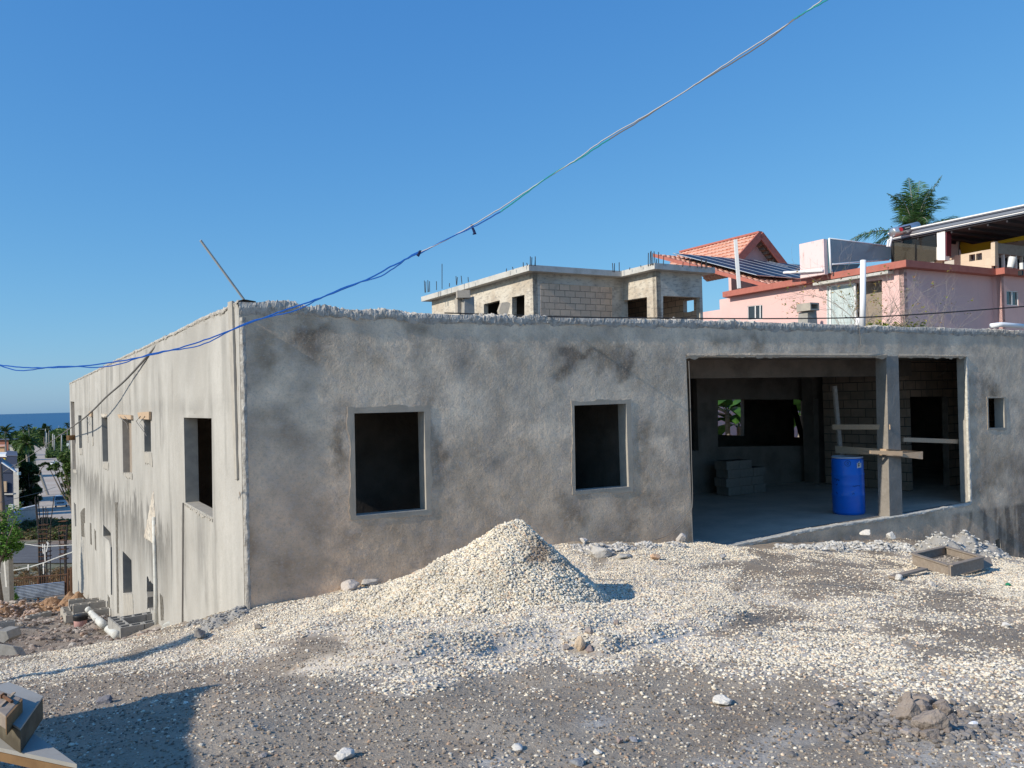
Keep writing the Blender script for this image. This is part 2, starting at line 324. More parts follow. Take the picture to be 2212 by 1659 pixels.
def npmesh(name, V, F, m, parent=None, col=None, uv=None, smooth=False, loc=None):
    """fast mesh: V (n,3), F (m,k)"""
    V = np.asarray(V, np.float32); F = np.asarray(F, np.int32)
    off = np.array(parent['_o']) if parent is not None else (np.array(loc) if loc is not None else np.array([(V[:, 0].min()+V[:, 0].max())/2, (V[:, 1].min()+V[:, 1].max())/2, V[:, 2].min()]))
    me = bpy.data.meshes.new(name); k = F.shape[1]
    me.vertices.add(len(V)); me.vertices.foreach_set('co', (V-off).astype(np.float32).ravel())
    me.loops.add(F.size); me.loops.foreach_set('vertex_index', F.ravel())
    me.polygons.add(len(F)); me.polygons.foreach_set('loop_start', np.arange(0, F.size, k, dtype=np.int32))
    me.polygons.foreach_set('use_smooth', np.full(len(F), smooth))
    if uv is not None:
        ul = me.uv_layers.new(name='UVMap'); ul.data.foreach_set('uv', np.asarray(uv, np.float32)[F.ravel()].ravel())
    me.update(calc_edges=True)
    if col is not None:
        ca = me.color_attributes.new('Col', 'FLOAT_COLOR', 'POINT')
        a = np.ones((len(V), 4), np.float32); a[:, :3] = col; ca.data.foreach_set('color', a.ravel())
    me.materials.append(m)
    o = bpy.data.objects.new(name, me); COL.objects.link(o)
    if parent is not None: o.parent = parent; o['_o'] = parent['_o']
    else: o.location = off; o['_o'] = Vector([float(a) for a in off])
    return o
def copy_tree(o, parent=None):
    kids = [c for c in bpy.data.objects if c.parent == o]
    c = o.copy(); COL.objects.link(c); c.parent = parent
    for k in kids: copy_tree(k, c)
    return c

# ------------------------------------------------------------------ frames of the big walls
C0 = at(528, 1308, 9.64)
FF = Frame(C0, AZ)                       # front wall plane, u to the right, v inwards
LF = Frame(C0, 121.3)                    # side wall plane, u going away; v = towards -x (outside)
U, V = FF.U, FF.V

# ------------------------------------------------------------------ terrain
ctrl = []
def cp(x, y, d): ctrl.append(tuple(at(x, y, d)))
def cz(x, y, z): ctrl.append(tuple(onz(x, y, z)))
def cf(x, y, v=0): u, z = FF.px(x, y, v); ctrl.append(tuple(FF.p(u, v, z)))
def cl(x, y): u, z = LF.px(x, y); ctrl.append(tuple(LF.p(u, 0, z)))
for a in ((1106, 1659, .6), (0, 1659, .5), (2212, 1659, .62), (500, 1500, .42), (1106, 1500, .47), (1700, 1500, .42), (2212, 1500, .45),
          (700, 1420, .25), (1300, 1400, .35), (1800, 1350, .2), (2212, 1380, .15), (1106, 1330, .2), (1500, 1280, .1), (1850, 1240, -.1), (900, 1300, .1), (620, 1340, .05)): cz(*a)
for a in ((528, 1308), (740, 1274), (900, 1248), (1050, 1222), (1240, 1172), (1350, 1172), (1490, 1170), (1584, 1180), (1644, 1174), (1727, 1174), (1856, 1166), (1930, 1167), (2036, 1178), (2165, 1200), (2212, 1206)): cf(*a)
for a in ((470, 1330), (400, 1343), (345, 1347), (290, 1340), (240, 1333), (200, 1318), (160, 1292)): cl(*a)
for a in ((300, 1385, 14.6), (240, 1380, 16), (200, 1355, 22), (100, 1385, 16), (0, 1395, 15), (100, 1340, 24), (0, 1345, 23), (130, 1312, 31), (40, 1312, 31), (0, 1300, 38), (120, 1298, 38),
          (150, 1408, 10.6), (0, 1432, 9.8), (300, 1380, 11.8), (380, 1356, 12.0), (100, 1470, 7.6), (300, 1450, 7.7), (0, 1500, 6.6), (250, 1560, 5.6), (450, 1400, 9.0)): cp(*a)
for a in ((-8, 3, .1), (-14, 6, -1.2), (-22, 12, -3.5), (-25, 22, -4.6), (-4, -6, .9), (10, -6, .9), (22, 4, .4), (24, 14, -1.2), (26, 26, -.6), (15, 30, -.2), (4, 30, -.6), (-5, 34, -3), (-14, 45, -6), (30, 45, 0), (8, 45, -.6), (-40, 45, -8), (-34, 30, -6.8), (-30, 15, -5)): ctrl.append(a)
ctrl = np.array(ctrl)
def _tps():
    X = ctrl[:, :2]; n = len(X); r = np.hypot(X[:, None, 0]-X[None, :, 0], X[:, None, 1]-X[None, :, 1])
    K = np.where(r > 0, r*r*np.log(r+1e-12), 0)+np.eye(n)*.25
    P = np.hstack([np.ones((n, 1)), X]); A = np.zeros((n+3, n+3)); A[:n, :n] = K; A[:n, n:] = P; A[n:, :n] = P.T
    return np.linalg.solve(A, np.concatenate([ctrl[:, 2], np.zeros(3)]))
TW = _tps()
VY = np.array([0, 45, 60, 75, 90, 142, 300, 550, 950, 1100, 60000.]); VZ = np.array([-7.8, -7.8, -10, -10.8, -11.5, -13.9, -17.5, -21.7, -26, -29, -60])
HEAP = [(850, 1240), (1115, 1110), (1180, 1140), (1290, 1235), (1400, 1160), (1560, 1170), (1650, 1205), (1560, 1262), (1640, 1330), (1500, 1385), (1390, 1420), (1290, 1450), (1210, 1425), (1010, 1475), (880, 1500), (760, 1490), (600, 1450), (730, 1420), (770, 1375), (640, 1375), (430, 1372), (560, 1310), (700, 1290)]
apexP = at(1122, 1126, 8.9)
def pile_h(x, y):
    dx = x-apexP.x; dy = y-apexP.y; r = np.hypot(dx, dy)+1e-6; c = dx/r; s = dy/r
    Rr = np.where(c < 0, 1.95, .93)*c*c + np.where(s < 0, 1.22, 1.1)*s*s
    Rr = Rr*(1+.25*(fbm(np.arctan2(dy, dx)*1.5+9, r*.6, 3, 5)-.5))
    t = np.clip(r/Rr, 0, 1.15)
    h = (1-np.sqrt(t*t+.0025)*1.0)*.96
    h = h + (.07*(fbm(x*3, y*3, 3, 8)-.5)+.14*(fbm(x*1.3+4, y*1.3, 2, 9)-.5))*np.clip(t*3, 0, 1)
    return np.where(t < 1.1, h, -.1)
def height(x, y):
    x = np.asarray(x, float); y = np.asarray(y, float); sh = x.shape
    xf = np.clip(x.ravel(), -45, 34); yf = np.clip(y.ravel(), -7, 50); z = np.zeros(xf.shape)
    for i in range(len(ctrl)):
        r2 = (xf-ctrl[i, 0])**2+(yf-ctrl[i, 1])**2; z += TW[i]*.5*r2*np.log(r2+1e-12)
    z += TW[-3]+TW[-2]*xf+TW[-1]*yf; z = np.clip(z.reshape(sh), -8.5, 1.2)
    val = np.interp(y, VY, VZ); t = sstep(-.45, -.1, x/np.maximum(y, 1)); far = val*(1-t)+np.where(y > 900, val, -1)*t
    b = sstep(33, 46, y); z = z*(1-b)+far*b
    d = np.hypot(x, y)
    rough = (fbm(x*1.1, y*1.1, 4, 3)-.5)*.16 + (fbm(x*6, y*6, 2, 4)-.5)*.035
    z = z + (rough*sstep(2, 8, d)*.55 + rough*.35)*sstep(60, 40, y)
    near = (y < 14) & (y > 3) & (np.abs(x) < 9)
    if near.any():
        Pn = np.stack([x[near], y[near], np.full(near.sum(), .22)], 1); qa, qb = project(Pn); wv = (fbm(x[near]*2, y[near]*2, 3, 23)-.5)*60
        dd_ = polydist(qa+wv, qb+wv*.3, HEAP); ins_ = inpoly(qa+wv, qb+wv*.3, HEAP)
        add_ = np.where(ins_, np.clip(dd_/28, 0, 1), 0); ad2 = np.zeros(x.shape); ad2[near] = (.10+.16*(fbm(x[near]*1.6, y[near]*1.6, 3, 24)-.4))*add_**.7*sstep(1270, 1345, qb); z = z+ad2
    # dug, lumpy soil left of the building
    lump = sstep(-2.5, -6, x-(-.52*(y-9)) + 0*y)*sstep(12, 15, y)*sstep(46, 34, y)
    z = z + lump*(fbm(x*.8, y*.8, 4, 11)-.5)*.55
    return z
def hz(x, y): return float(height(np.array([x]), np.array([y]))[0])
def G(px, py, dmin=2.5, dmax=1500):
    """where the sight line meets the ground"""
    v = ray(px, py); v = v/v.y
    ds = np.geomspace(dmin, dmax, 900); X = v.x*ds; Y = ds; Z = EYE+v.z*ds
    k = np.nonzero(Z < height(X, Y))[0]
    if len(k) == 0: return CAM+v*dmax
    i = k[0]; a, b = ds[max(i-1, 0)], ds[i]
    for _ in range(14):
        m = (a+b)/2
        if EYE+v.z*m < hz(v.x*m, m): b = m
        else: a = m
    p = CAM+v*b; return Vector((p.x, p.y, hz(p.x, p.y)))

# gravel cover as laid out on the ground: dense heap skirt, thin spreads, bare mud
SPREAD = [((1800, 1400), (400, 85), .75), ((1700, 1300), (300, 50), .5), ((1500, 1500), (300, 40), .25), ((2160, 1265), (150, 60), .85), ((2050, 1450), (280, 80), .6), ((1950, 1500), (300, 50), .45), ((260, 1415), (330, 45), .42), ((60, 1440), (190, 32), .5),
          ((480, 1400), (200, 45), .4), ((1750, 1200), (200, 22), .5), ((1450, 1240), (160, 30), .5), ((2000, 1190), (190, 22), .5), ((1500, 1440), (260, 40), .3), ((2212, 1620), (160, 160), .4), ((1500, 1640), (500, 60), .12), ((700, 1560), (400, 80), .10), ((1980, 1250), (120, 40), .5)]
BARE = [((690, 1402), (75, 22)), ((1260, 1408), (40, 12)), ((1560, 1222), (130, 10)), ((1800, 1270), (110, 14)), ((2080, 1285), (90, 20)), ((1150, 1540), (500, 40)), ((300, 1580), (260, 90)), ((1560, 1530), (200, 60)), ((1650, 1340), (30, 25)), ((2130, 1370), (120, 20)), ((620, 1480), (260, 30))]
def cover(px, py, x, y):
    wob = (fbm(x*1.3, y*1.3, 4, 21)-.5)*80; wx = px+wob; wy = py+wob*.35
    ins = inpoly(wx, wy, HEAP); dd = polydist(wx, wy, HEAP)
    c = np.where(ins, np.clip(.75+dd/40, 0, 1), np.clip(.75-dd/22, 0, 1)*.8)
    for (a, b), (rx, ry), s in SPREAD:
        c = np.maximum(c, s*np.exp(-((wx-a)/rx)**2-((wy-b)/ry)**2)*1.25)
    n = fbm(x*2.2, y*2.2, 4, 33)
    c = np.where(c < .8, c*np.clip(.15+(n-.3)*3.2, .1, 1.5), c)
    for (a, b), (rx, ry) in BARE:
        c = c*(1-.9*np.exp(-(((wx-a)/rx)**2+((wy-b)/ry)**2)**1.5))
    c = np.maximum(c, .025)
    c = np.where((px < 260) & (py < 1400-(px*.12)), c*.1, c)
    return np.clip(c, 0, 1)

def graded(lo, hi, a, b, step, g):
    mid = list(np.arange(a, b, step)); r = [b]; s = step
    while r[-1] < hi: s *= g; r.append(r[-1]+s)
    l = [a]; s = step
    while l[-1] > lo: s *= g; l.append(l[-1]-s)
    return np.array(l[:0:-1]+mid+r)
xs = graded(-2500, 2500, -7, 13, .075, 1.045); ys = graded(-40, 1400, 2.5, 17, .075, 1.035)
GX, GY = np.meshgrid(xs, ys); GZ = height(GX, GY)
P = np.stack([GX.ravel(), GY.ravel(), GZ.ravel()], 1)
nx, ny = len(xs), len(ys); idx = np.arange(nx*ny).reshape(ny, nx)
F = np.stack([idx[:-1, :-1].ravel(), idx[:-1, 1:].ravel(), idx[1:, 1:].ravel(), idx[1:, :-1].ravel()], 1)
px, py = project(P); px = np.where(P[:, 1] > .5, px, -9999); py = np.where(P[:, 1] > .5, py, 9999)
cov = cover(px, py, P[:, 0], P[:, 1])
mud = np.array([.29, .232, .175]); dust = np.array([.66, .60, .52]); brown = np.array([.19, .125, .085]); green = np.array([.075, .095, .035])
n1 = fbm(P[:, 0]*.9, P[:, 1]*.9, 5, 41)[:, None]; n2 = fbm(P[:, 0]*.25, P[:, 1]*.25, 4, 42)[:, None]
colr = mud*(.75+.6*n1); gm = sstep(.45, .68, n2+.25*n1-.1); colr = colr*(1-gm*.6)+np.array([.40, .34, .26])*gm*.6
k = sstep(.08, .7, cov)[:, None]; colr = colr*(1-k)+dust*(.8+.4*n1)*k
left = (sstep(-1.5, -3.5, P[:, 0]+.62*(P[:, 1]-9))*sstep(11, 14, P[:, 1]))[:, None]
bro = np.array([.20, .16, .135])*(1-sstep(.4, .65, n1))+np.array([.33, .29, .25])*sstep(.4, .65, n1)
colr = colr*(1-left)+bro*left
mid = sstep(40, 50, P[:, 1])[:, None]; md = brown*(1-sstep(.42, .6, n2))+green*sstep(.42, .6, n2); colr = colr*(1-mid)+md*mid
fr = sstep(110, 160, P[:, 1])[:, None]; fc = green*(1-sstep(.5, .62, n2))+np.array([.27, .25, .18])*sstep(.5, .62, n2); colr = colr*(1-fr)+fc*fr
# white cement spills near the camera
for (a, b, rr) in ((1590, 1640, 90), (1990, 1640, 80), (1700, 1590, 60), (1850, 1560, 60), (1300, 1560, 50), (1070, 1650, 45), (1250, 1640, 30), (100, 1600, 25), (560, 1570, 18)):
    m_ = np.exp(-(((px-a)/rr)**2+((py-b)/(rr*.35))**2))*sstep(.4, .6, fbm(P[:, 0]*5, P[:, 1]*5, 3, 50)); colr = colr*(1-.85*m_[:, None])+np.array([.66, .64, .60])*.85*m_[:, None]
g = npmesh('ground', P, F, M['ground'], col=colr, smooth=True, loc=(0, 0, 0)); tag(g, kind='structure')

# sea, road, yard
sea = MB().add([(-30000, 930, -26.5), (30000, 930, -26.5), (30000, 45000, -26.5), (-30000, 45000, -26.5)], [(0, 1, 2, 3)]).build('sea', M['sea']); tag(sea, kind='structure')
sh = MB().add([(-3000, 925, -26.3), (3000, 925, -26.3), (3000, 1250, -26.35), (-3000, 1180, -26.35)], [(0, 1, 2, 3)]).build('shallow_sea', M['shallow']); tag(sh, kind='structure')
def ribbon(name, rows, m, lift, n=10):
    mb = MB(); L_ = []
    for (y0, x0, x1), (y1, x2, x3) in zip(rows[:-1], rows[1:]):
        for k in range(4):
            t = k/4; L_.append((y0+(y1-y0)*t, x0+(x2-x0)*t, x1+(x3-x1)*t))
    L_.append(rows[-1]); vs = []
    for (y, a, b) in L_:
        for k in range(n+1):
            p = G(a+(b-a)*k/n, y); vs.append(p+Vector((0, 0, lift)))
    fs = [(i*(n+1)+k, i*(n+1)+k+1, (i+1)*(n+1)+k+1, (i+1)*(n+1)+k) for i in range(len(L_)-1) for k in range(n)]
    return tag(mb.add(vs, fs).build(name, m), kind='structure')
ribbon('dirt_road', [(962, 74, 96), (968, 71, 105), (985, 75, 125), (1000, 78, 150), (1030, 80, 190), (1060, 84, 210), (1095, 82, 240), (1115, 80, 260), (1138, 50, 280)], M['road'], .12)
ribbon('concrete_yard', [(1178, -20, 175), (1190, -20, 175), (1205, -20, 175), (1218, -20, 175)], M['yard'], .08)

# ------------------------------------------------------------------ walls with openings
def wall(name, fr, outline, holes, thick, m, parent, step=.08, amp=.004, colf=None, mj=None, uvs=False, col=None, soft=.05, hj=None):
    """outline, holes: lists of (u,z); displaced outer skin, smooth reveals, plain back"""
    def skin(dense):
        vs = []; es = []
        for poly in [outline]+holes:
            o = len(vs); n = len(poly); vs += [Vector(p) for p in poly]; es += [(o+i, o+(i+1) % n) for i in range(n)]
        if dense:
            us = [p[0] for p in outline]; zs = [p[1] for p in outline]
            gu, gz = np.meshgrid(np.arange(min(us), max(us), step), np.arange(min(zs), max(zs), step))
            gu = gu.ravel()+(np.random.RandomState(3).rand(gu.size)-.5)*step*.4; gz = gz.ravel()+(np.random.RandomState(4).rand(gz.size)-.5)*step*.4
            ok = inpoly(gu, gz, outline) & (polydist(gu, gz, outline) > step*.5)
            for h in holes: ok &= ~inpoly(gu, gz, h) & (polydist(gu, gz, h) > step*.5)
            vs += [Vector((float(a), float(b))) for a, b in zip(gu[ok], gz[ok])]
        r = delaunay_2d_cdt(vs, es, [], 0, 1e-5)
        A = np.array([tuple(v) for v in r[0]]); T = np.array([f for f in r[2] if len(f) == 3])
        c = A[T].mean(1); ok = inpoly(c[:, 0], c[:, 1], outline)
        for h in holes: ok &= ~inpoly(c[:, 0], c[:, 1], h)
        return A, T[ok]
    A, T = skin(step > 0)
    d = polydist(A[:, 0], A[:, 1], outline)
    for h in holes: d = np.minimum(d, polydist(A[:, 0], A[:, 1], h))
    disp = amp*(fbm(A[:, 0]*5, A[:, 1]*5, 4, 61, .65)-.5)*4*np.clip(d/soft, 0, 1) if amp else np.zeros(len(A))
    sgn = -1 if fr is not LF else 1
    O = np.array(fr.o); Un = np.array(fr.U); Vn = np.array(fr.V)
    def W(A_, v): return O*[1, 1, 0]+A_[:, :1]*Un+np.asarray(v)[:, None]*Vn+np.concatenate([np.zeros((len(A_), 2)), A_[:, 1:2]], 1)
    P1 = W(A, sgn*disp); B, TB = skin(False); P2 = W(B, np.full(len(B), -sgn*thick))
    faces = [tuple(t) for t in T]+[tuple(t+len(P1))[::-1] for t in TB]; mi = [0]*len(T)+[2]*len(TB)
    Vv = [P1, P2]; n = len(P1)+len(P2); ev = []
    for hi, poly in enumerate([outline]+holes):
        for i in range(len(poly)):
            a = np.array([poly[i], poly[(i+1) % len(poly)]], float)
            q = np.concatenate([W(a, [0, 0]), W(a[::-1], [-sgn*thick]*2)]); ev.append(q); faces.append((n, n+1, n+2, n+3)); mi.append(1 if hi else 2); n += 4
    Pall = np.concatenate(Vv+ev); off = np.array(parent['_o'])
    me = bpy.data.meshes.new(name); me.from_pydata((Pall-off).tolist(), [], [tuple(int(i) for i in f) for f in faces])
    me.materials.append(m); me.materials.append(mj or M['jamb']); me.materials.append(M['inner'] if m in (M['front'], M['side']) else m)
    me.polygons.foreach_set('material_index', mi)
    me.polygons.foreach_set('use_smooth', [k == 0 for k in mi])
    ul = me.uv_layers.new(name='UVMap'); rel = Pall-O
    uv = np.stack([rel @ Un, Pall[:, 2]], 1); li = np.empty(len(me.loops), np.int32); me.loops.foreach_get('vertex_index', li); ul.data.foreach_set('uv', uv[li].astype(np.float32).ravel())
    if colf is not None:
        ppx, ppy = project(Pall); c = colf(ppx, ppy, uv[:, 0], uv[:, 1])
        ca = me.color_attributes.new('Col', 'FLOAT_COLOR', 'POINT'); arr = np.ones((len(Pall), 4), np.float32); arr[:, :3] = c; ca.data.foreach_set('color', arr.ravel())
    me.update(); o = bpy.data.objects.new(name, me); COL.objects.link(o); o.parent = parent; o['_o'] = parent['_o']; return o
def pxs(fr, pts, v=0): return [fr.px(x, y, v) for x, y in pts]
def rag(poly, amp, seed, n=.08):      # ragged version of a polygon
    r = random.Random(seed); out = []
    for i in range(len(poly)):
        a = Vector(poly[i]); b = Vector(poly[(i+1) % len(poly)]); k = max(1, int((b-a).length/n))
        for j in range(k):
            p = a.lerp(b, j/k)
            out.append((p.x+r.uniform(-amp, amp)*(j > 0), p.y+r.uniform(-amp, amp)*(j > 0)))
    return out
def crust(name, fr, pts, parent, h=.12, t=.22, seed=1, amp=.035, m=None, sgn=-1, ds=.014):
    """ragged mortar ridge capping a wall along (u,z) points"""
    L_ = [0]
    for a, b in zip(pts[:-1], pts[1:]): L_.append(L_[-1]+math.hypot(b[0]-a[0], b[1]-a[1]))
    s = np.arange(0, L_[-1], ds); u = np.interp(s, L_, [p[0] for p in pts]); z = np.interp(s, L_, [p[1] for p in pts])
    prof = [(.0, -h), (-.012, -h*.75), (-.018, -h*.4), (-.012, -.02), (.0, .01), (t*.3, .02), (t*.6, .02), (t, .0), (t+.01, -h)]
    n = len(prof); Vt = []
    for k, (pv, pz) in enumerate(prof):
        nz = (fbm(s*11, np.full_like(s, k*2.3), 5, seed, .8)-.5)+(fbm(s*2.2, s*0, 2, seed+77)-.5)*.5; nv = (fbm(s*13+50, np.full_like(s, k*2.7), 5, seed+3, .8)-.5)
        e = .35+1.3*sstep(.35, .65, fbm(s*1.5, s*0, 3, seed+50))
        vv = -sgn*(pv-np.abs(nv)*amp*.8*(k < 6)*(k > 0)); zz = z+pz+nz*amp*2*e
        if k == 0: zz = z-h+(fbm(s*5, s*0, 4, seed+9)-.5)*.14; vv = -sgn*np.full_like(s, .004)
        Vt.append(np.stack([u, vv, zz], 1))
    Vt = np.stack(Vt, 1).reshape(-1, 3)
    Pw = np.array([fr.o.x, fr.o.y, 0])+Vt[:, :1]*np.array(fr.U)+Vt[:, 1:2]*np.array(fr.V)+np.array([0, 0, 1])*Vt[:, 2:3]
    I = np.arange(len(s)*n).reshape(-1, n); F_ = np.stack([I[:-1, :-1].ravel(), I[1:, :-1].ravel(), I[1:, 1:].ravel(), I[:-1, 1:].ravel()], 1)
    return npmesh(name, Pw, F_, m or M['crust'], parent=parent)

# ------------------------------------------------------------------ the grey building
gb = thing('concrete_building', 'large grey unfinished concrete building with bare window openings behind the gravel heap', 'building', (C0.x, C0.y, 0))
STA = [((670, 745), (50, 55), -.5), ((655, 700), (40, 25), -.3), ((925, 740), (38, 50), -.45), ((900, 700), (40, 25), -.35), ((560, 770), (30, 60), -.35), ((600, 900), (60, 30), -.3), ((750, 960), (14, 90), -.5), ((935, 985), (14, 80), -.5), ((935, 890), (20, 40), -.45),
       ((1200, 780), (14, 40), -.5), ((1240, 752), (50, 12), -.5), ((1300, 780), (30, 34), -.35), ((1330, 800), (14, 40), -.45), ((1010, 760), (40, 50), -.2), ((1380, 980), (20, 90), -.3), ((1240, 1100), (50, 30), -.45), ((1360, 1090), (40, 30), -.3),
       ((850, 740), (40, 60), .35), ((960, 900), (40, 30), .2), ((560, 860), (60, 30), .22), ((620, 700), (40, 20), .2), ((1130, 945), (90, 22), .38), ((1430, 965), (50, 25), .4), ((1080, 1060), (60, 40), .1), ((1450, 740), (60, 30), .15), ((1250, 830), (60, 40), .2), ((1500, 700), (60, 14), .3),
       ((1050, 870), (60, 50), .12), ((1450, 1090), (40, 60), .12), ((800, 1180), (50, 40), .15), ((700, 690), (90, 10), .2), ((1640, 730), (30, 12), -.3), ((1560, 730), (40, 12), -.25), ((2150, 780), (50, 40), .15), ((2110, 820), (14, 60), -.3), ((2120, 1050), (30, 40), -.3), ((2170, 1010), (50, 40), -.25),
       ((530, 1200), (26, 90), -.25), ((1470, 1150), (30, 20), -.35), ((640, 1240), (80, 40), -.25), ((900, 1200), (60, 40), -.15)]
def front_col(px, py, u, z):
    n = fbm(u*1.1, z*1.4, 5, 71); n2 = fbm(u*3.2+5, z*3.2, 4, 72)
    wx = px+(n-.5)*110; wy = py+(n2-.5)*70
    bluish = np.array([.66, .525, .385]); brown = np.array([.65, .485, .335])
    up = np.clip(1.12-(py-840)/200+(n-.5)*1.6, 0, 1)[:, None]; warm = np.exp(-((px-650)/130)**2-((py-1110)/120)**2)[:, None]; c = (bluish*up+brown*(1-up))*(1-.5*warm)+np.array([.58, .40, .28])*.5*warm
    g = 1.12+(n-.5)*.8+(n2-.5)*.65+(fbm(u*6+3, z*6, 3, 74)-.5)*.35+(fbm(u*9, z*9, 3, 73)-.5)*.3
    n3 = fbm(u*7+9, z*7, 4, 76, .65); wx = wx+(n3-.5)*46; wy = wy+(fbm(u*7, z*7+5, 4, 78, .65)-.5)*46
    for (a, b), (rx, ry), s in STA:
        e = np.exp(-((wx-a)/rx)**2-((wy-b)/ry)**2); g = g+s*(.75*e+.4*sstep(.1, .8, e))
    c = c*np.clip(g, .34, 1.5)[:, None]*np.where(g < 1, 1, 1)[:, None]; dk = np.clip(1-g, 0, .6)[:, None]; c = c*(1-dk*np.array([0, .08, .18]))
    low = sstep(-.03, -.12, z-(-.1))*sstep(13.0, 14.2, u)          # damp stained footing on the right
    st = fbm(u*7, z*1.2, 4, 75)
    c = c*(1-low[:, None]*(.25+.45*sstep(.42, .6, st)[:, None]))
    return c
def side_col(px, py, u, z):
    n = fbm(u*.45, z*.55, 5, 81); st = fbm(u*2.2, z*.35, 5, 82, .6); st2 = fbm(u*9, z*.5, 3, 83); m = fbm(u*1.3, z*1.3, 5, 84, .6)
    c = np.ones((len(px), 3))*np.array([.41, .395, .365])
    g = 1+(n-.5)*.45+(st-.5)*.22+(m-.5)*.35
    edge = z-(.25+(st2-.5)*.9+(st-.5)*1.5)                   # wet stain with ragged dripping edge
    damp = sstep(0, -.14, edge)*sstep(-1.9, -.1, edge)*sstep(4.5, 6.0, u)
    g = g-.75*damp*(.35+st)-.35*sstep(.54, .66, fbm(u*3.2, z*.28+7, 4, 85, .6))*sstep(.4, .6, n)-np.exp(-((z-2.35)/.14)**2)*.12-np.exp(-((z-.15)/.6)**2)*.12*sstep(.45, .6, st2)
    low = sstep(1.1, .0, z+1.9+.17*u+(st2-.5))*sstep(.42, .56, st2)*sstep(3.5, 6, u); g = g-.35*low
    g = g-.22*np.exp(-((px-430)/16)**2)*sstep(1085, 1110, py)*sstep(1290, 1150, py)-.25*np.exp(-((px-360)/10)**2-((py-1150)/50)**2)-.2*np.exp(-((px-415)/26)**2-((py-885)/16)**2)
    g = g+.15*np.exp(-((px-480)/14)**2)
    return c*np.clip(g, .4, 1.3)[:, None]
top_px = [(506, 651), (640, 655), (760, 664), (900, 675), (1060, 681), (1200, 683), (1480, 691), (1800, 700), (2212, 713)]
topF = pxs(FF, top_px); zt = topF[-1][1]; topF[0] = (0.0, topF[0][1])
UEND = 21.0
topF.append((UEND, zt+.0))
F1 = pxs(FF, [(765, 893), (916, 889), (921, 1103), (769, 1116)]); F2 = pxs(FF, [(1240, 876), (1352, 872), (1358, 1053), (1243, 1062)])
F3 = pxs(FF, [(2134, 860), (2168, 860), (2170, 925), (2136, 926)]); BAY = pxs(FF, [(1482, 771), (2087, 772), (2096, 1087), (1950, 1113), (1830, 1131), (1731, 1147), (1584, 1177), (1498, 1192)])
HF = pxs(FF, [(2150, 1167), (2160, 1163), (2164, 1200), (2154, 1205)])
out = [(0, -1.6), (UEND, -3.2), (UEND, zt-.03)]+[(a, b-.03) for a, b in topF[-2::-1]]
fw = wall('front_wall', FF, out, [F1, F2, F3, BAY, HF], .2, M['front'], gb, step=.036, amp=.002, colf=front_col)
crust('mortar_crust', FF, [(a, b-.02) for a, b in topF], gb, h=.12, seed=5, amp=.045)
# side wall
topL = pxs(LF, [(506, 651), (430, 690), (345, 733), (240, 783), (150, 828)]); topL[0] = (0.0, topF[0][1]); uE = topL[-1][0]
def LP(*p): return pxs(LF, p)
L_holes = [LP((397, 902), (457, 903.5), (459.5, 1118), (400.5, 1085.5)), LP((311, 902), (325.5, 902), (326.5, 976), (312, 976)), LP((264, 903), (283.5, 903), (285.5, 1021), (266, 1021)),
           LP((219.5, 901), (232, 902), (234, 998), (222, 997)), LP((198, 900), (201.2, 900), (201.8, 944), (199, 943)), LP((187, 901), (190, 901), (190.7, 940), (188, 940)),
           LP((169, 897), (176, 897.5), (177.5, 968), (171, 968)), LP((152.5, 867), (160.5, 868), (164, 1013), (157, 1014)),
           LP((159.5, 1084), (164, 1090), (165, 1137), (162, 1137)), LP((223, 1133), (239, 1151), (242, 1178), (242.5, 1285), (239.6, 1285), (238.6, 1182), (235, 1168), (223, 1158)),
           LP((265, 1190), (284, 1210), (285.5, 1281), (266, 1281)), LP((317, 1246), (331, 1262), (331.5, 1317), (318, 1317))]
sharp = L_holes[:5]+L_holes[5:9]+[L_holes[9]]+[L_holes[10]]
L_holes = L_holes[:11]+[rag(L_holes[11], .05, 9, .12)]
outL = [(0, -2.6), (uE, -8.5), (uE, topL[-1][1])]+[(a, b) for a, b in topL[-2::-1]]
wall('side_wall', LF, outL, L_holes, .2, M['side'], gb, step=.09, amp=.004, colf=side_col)
crust('mortar_crust', LF, topL[:], gb, h=.05, seed=15, amp=.03, sgn=1, t=.2, ds=.04)
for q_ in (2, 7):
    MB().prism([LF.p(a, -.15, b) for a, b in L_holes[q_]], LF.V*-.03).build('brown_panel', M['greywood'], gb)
# rough chases and recesses in the side wall laid on as dark flat patches
def patch(fr, poly, name, m, parent, d=.012, seed=0, amp=.02, sgn=-1, n=.07):
    q = rag(poly, amp, seed, n); mb = MB(); mb.prism([fr.p(u, 0.002*-sgn, z) for u, z in q], fr.V*sgn*d); return mb.build(name, m, parent)
M['chase'] = mat('coarse_chase', (.20, .185, .16), layers=[dict(s=14, lo=.4, hi=.6, c=(.09, .08, .065))], bump=[(30, 1, .02)])
for i, q in enumerate([((174, 1107), (180, 1099), (183, 1160), (176, 1158)), ((194.3, 1129), (197.3, 1131), (198.3, 1177), (195.5, 1175)), ((204, 1142), (207, 1147), (208.3, 1190), (205.5, 1187)),
                       ((249, 1085), (254, 1085), (257, 1325), (253.5, 1325)), ((346, 1281), (352, 1290), (354.5, 1340), (348, 1340)), ((233, 1285), (237, 1290), (238, 1312), (234, 1312)), ((180.5, 1098), (183.8, 1098), (184, 1130), (181.8, 1130))]):
    patch(LF, LP(*q), 'wall_chase', M['chase'], gb, d=.008, seed=i, amp=.02, sgn=1)
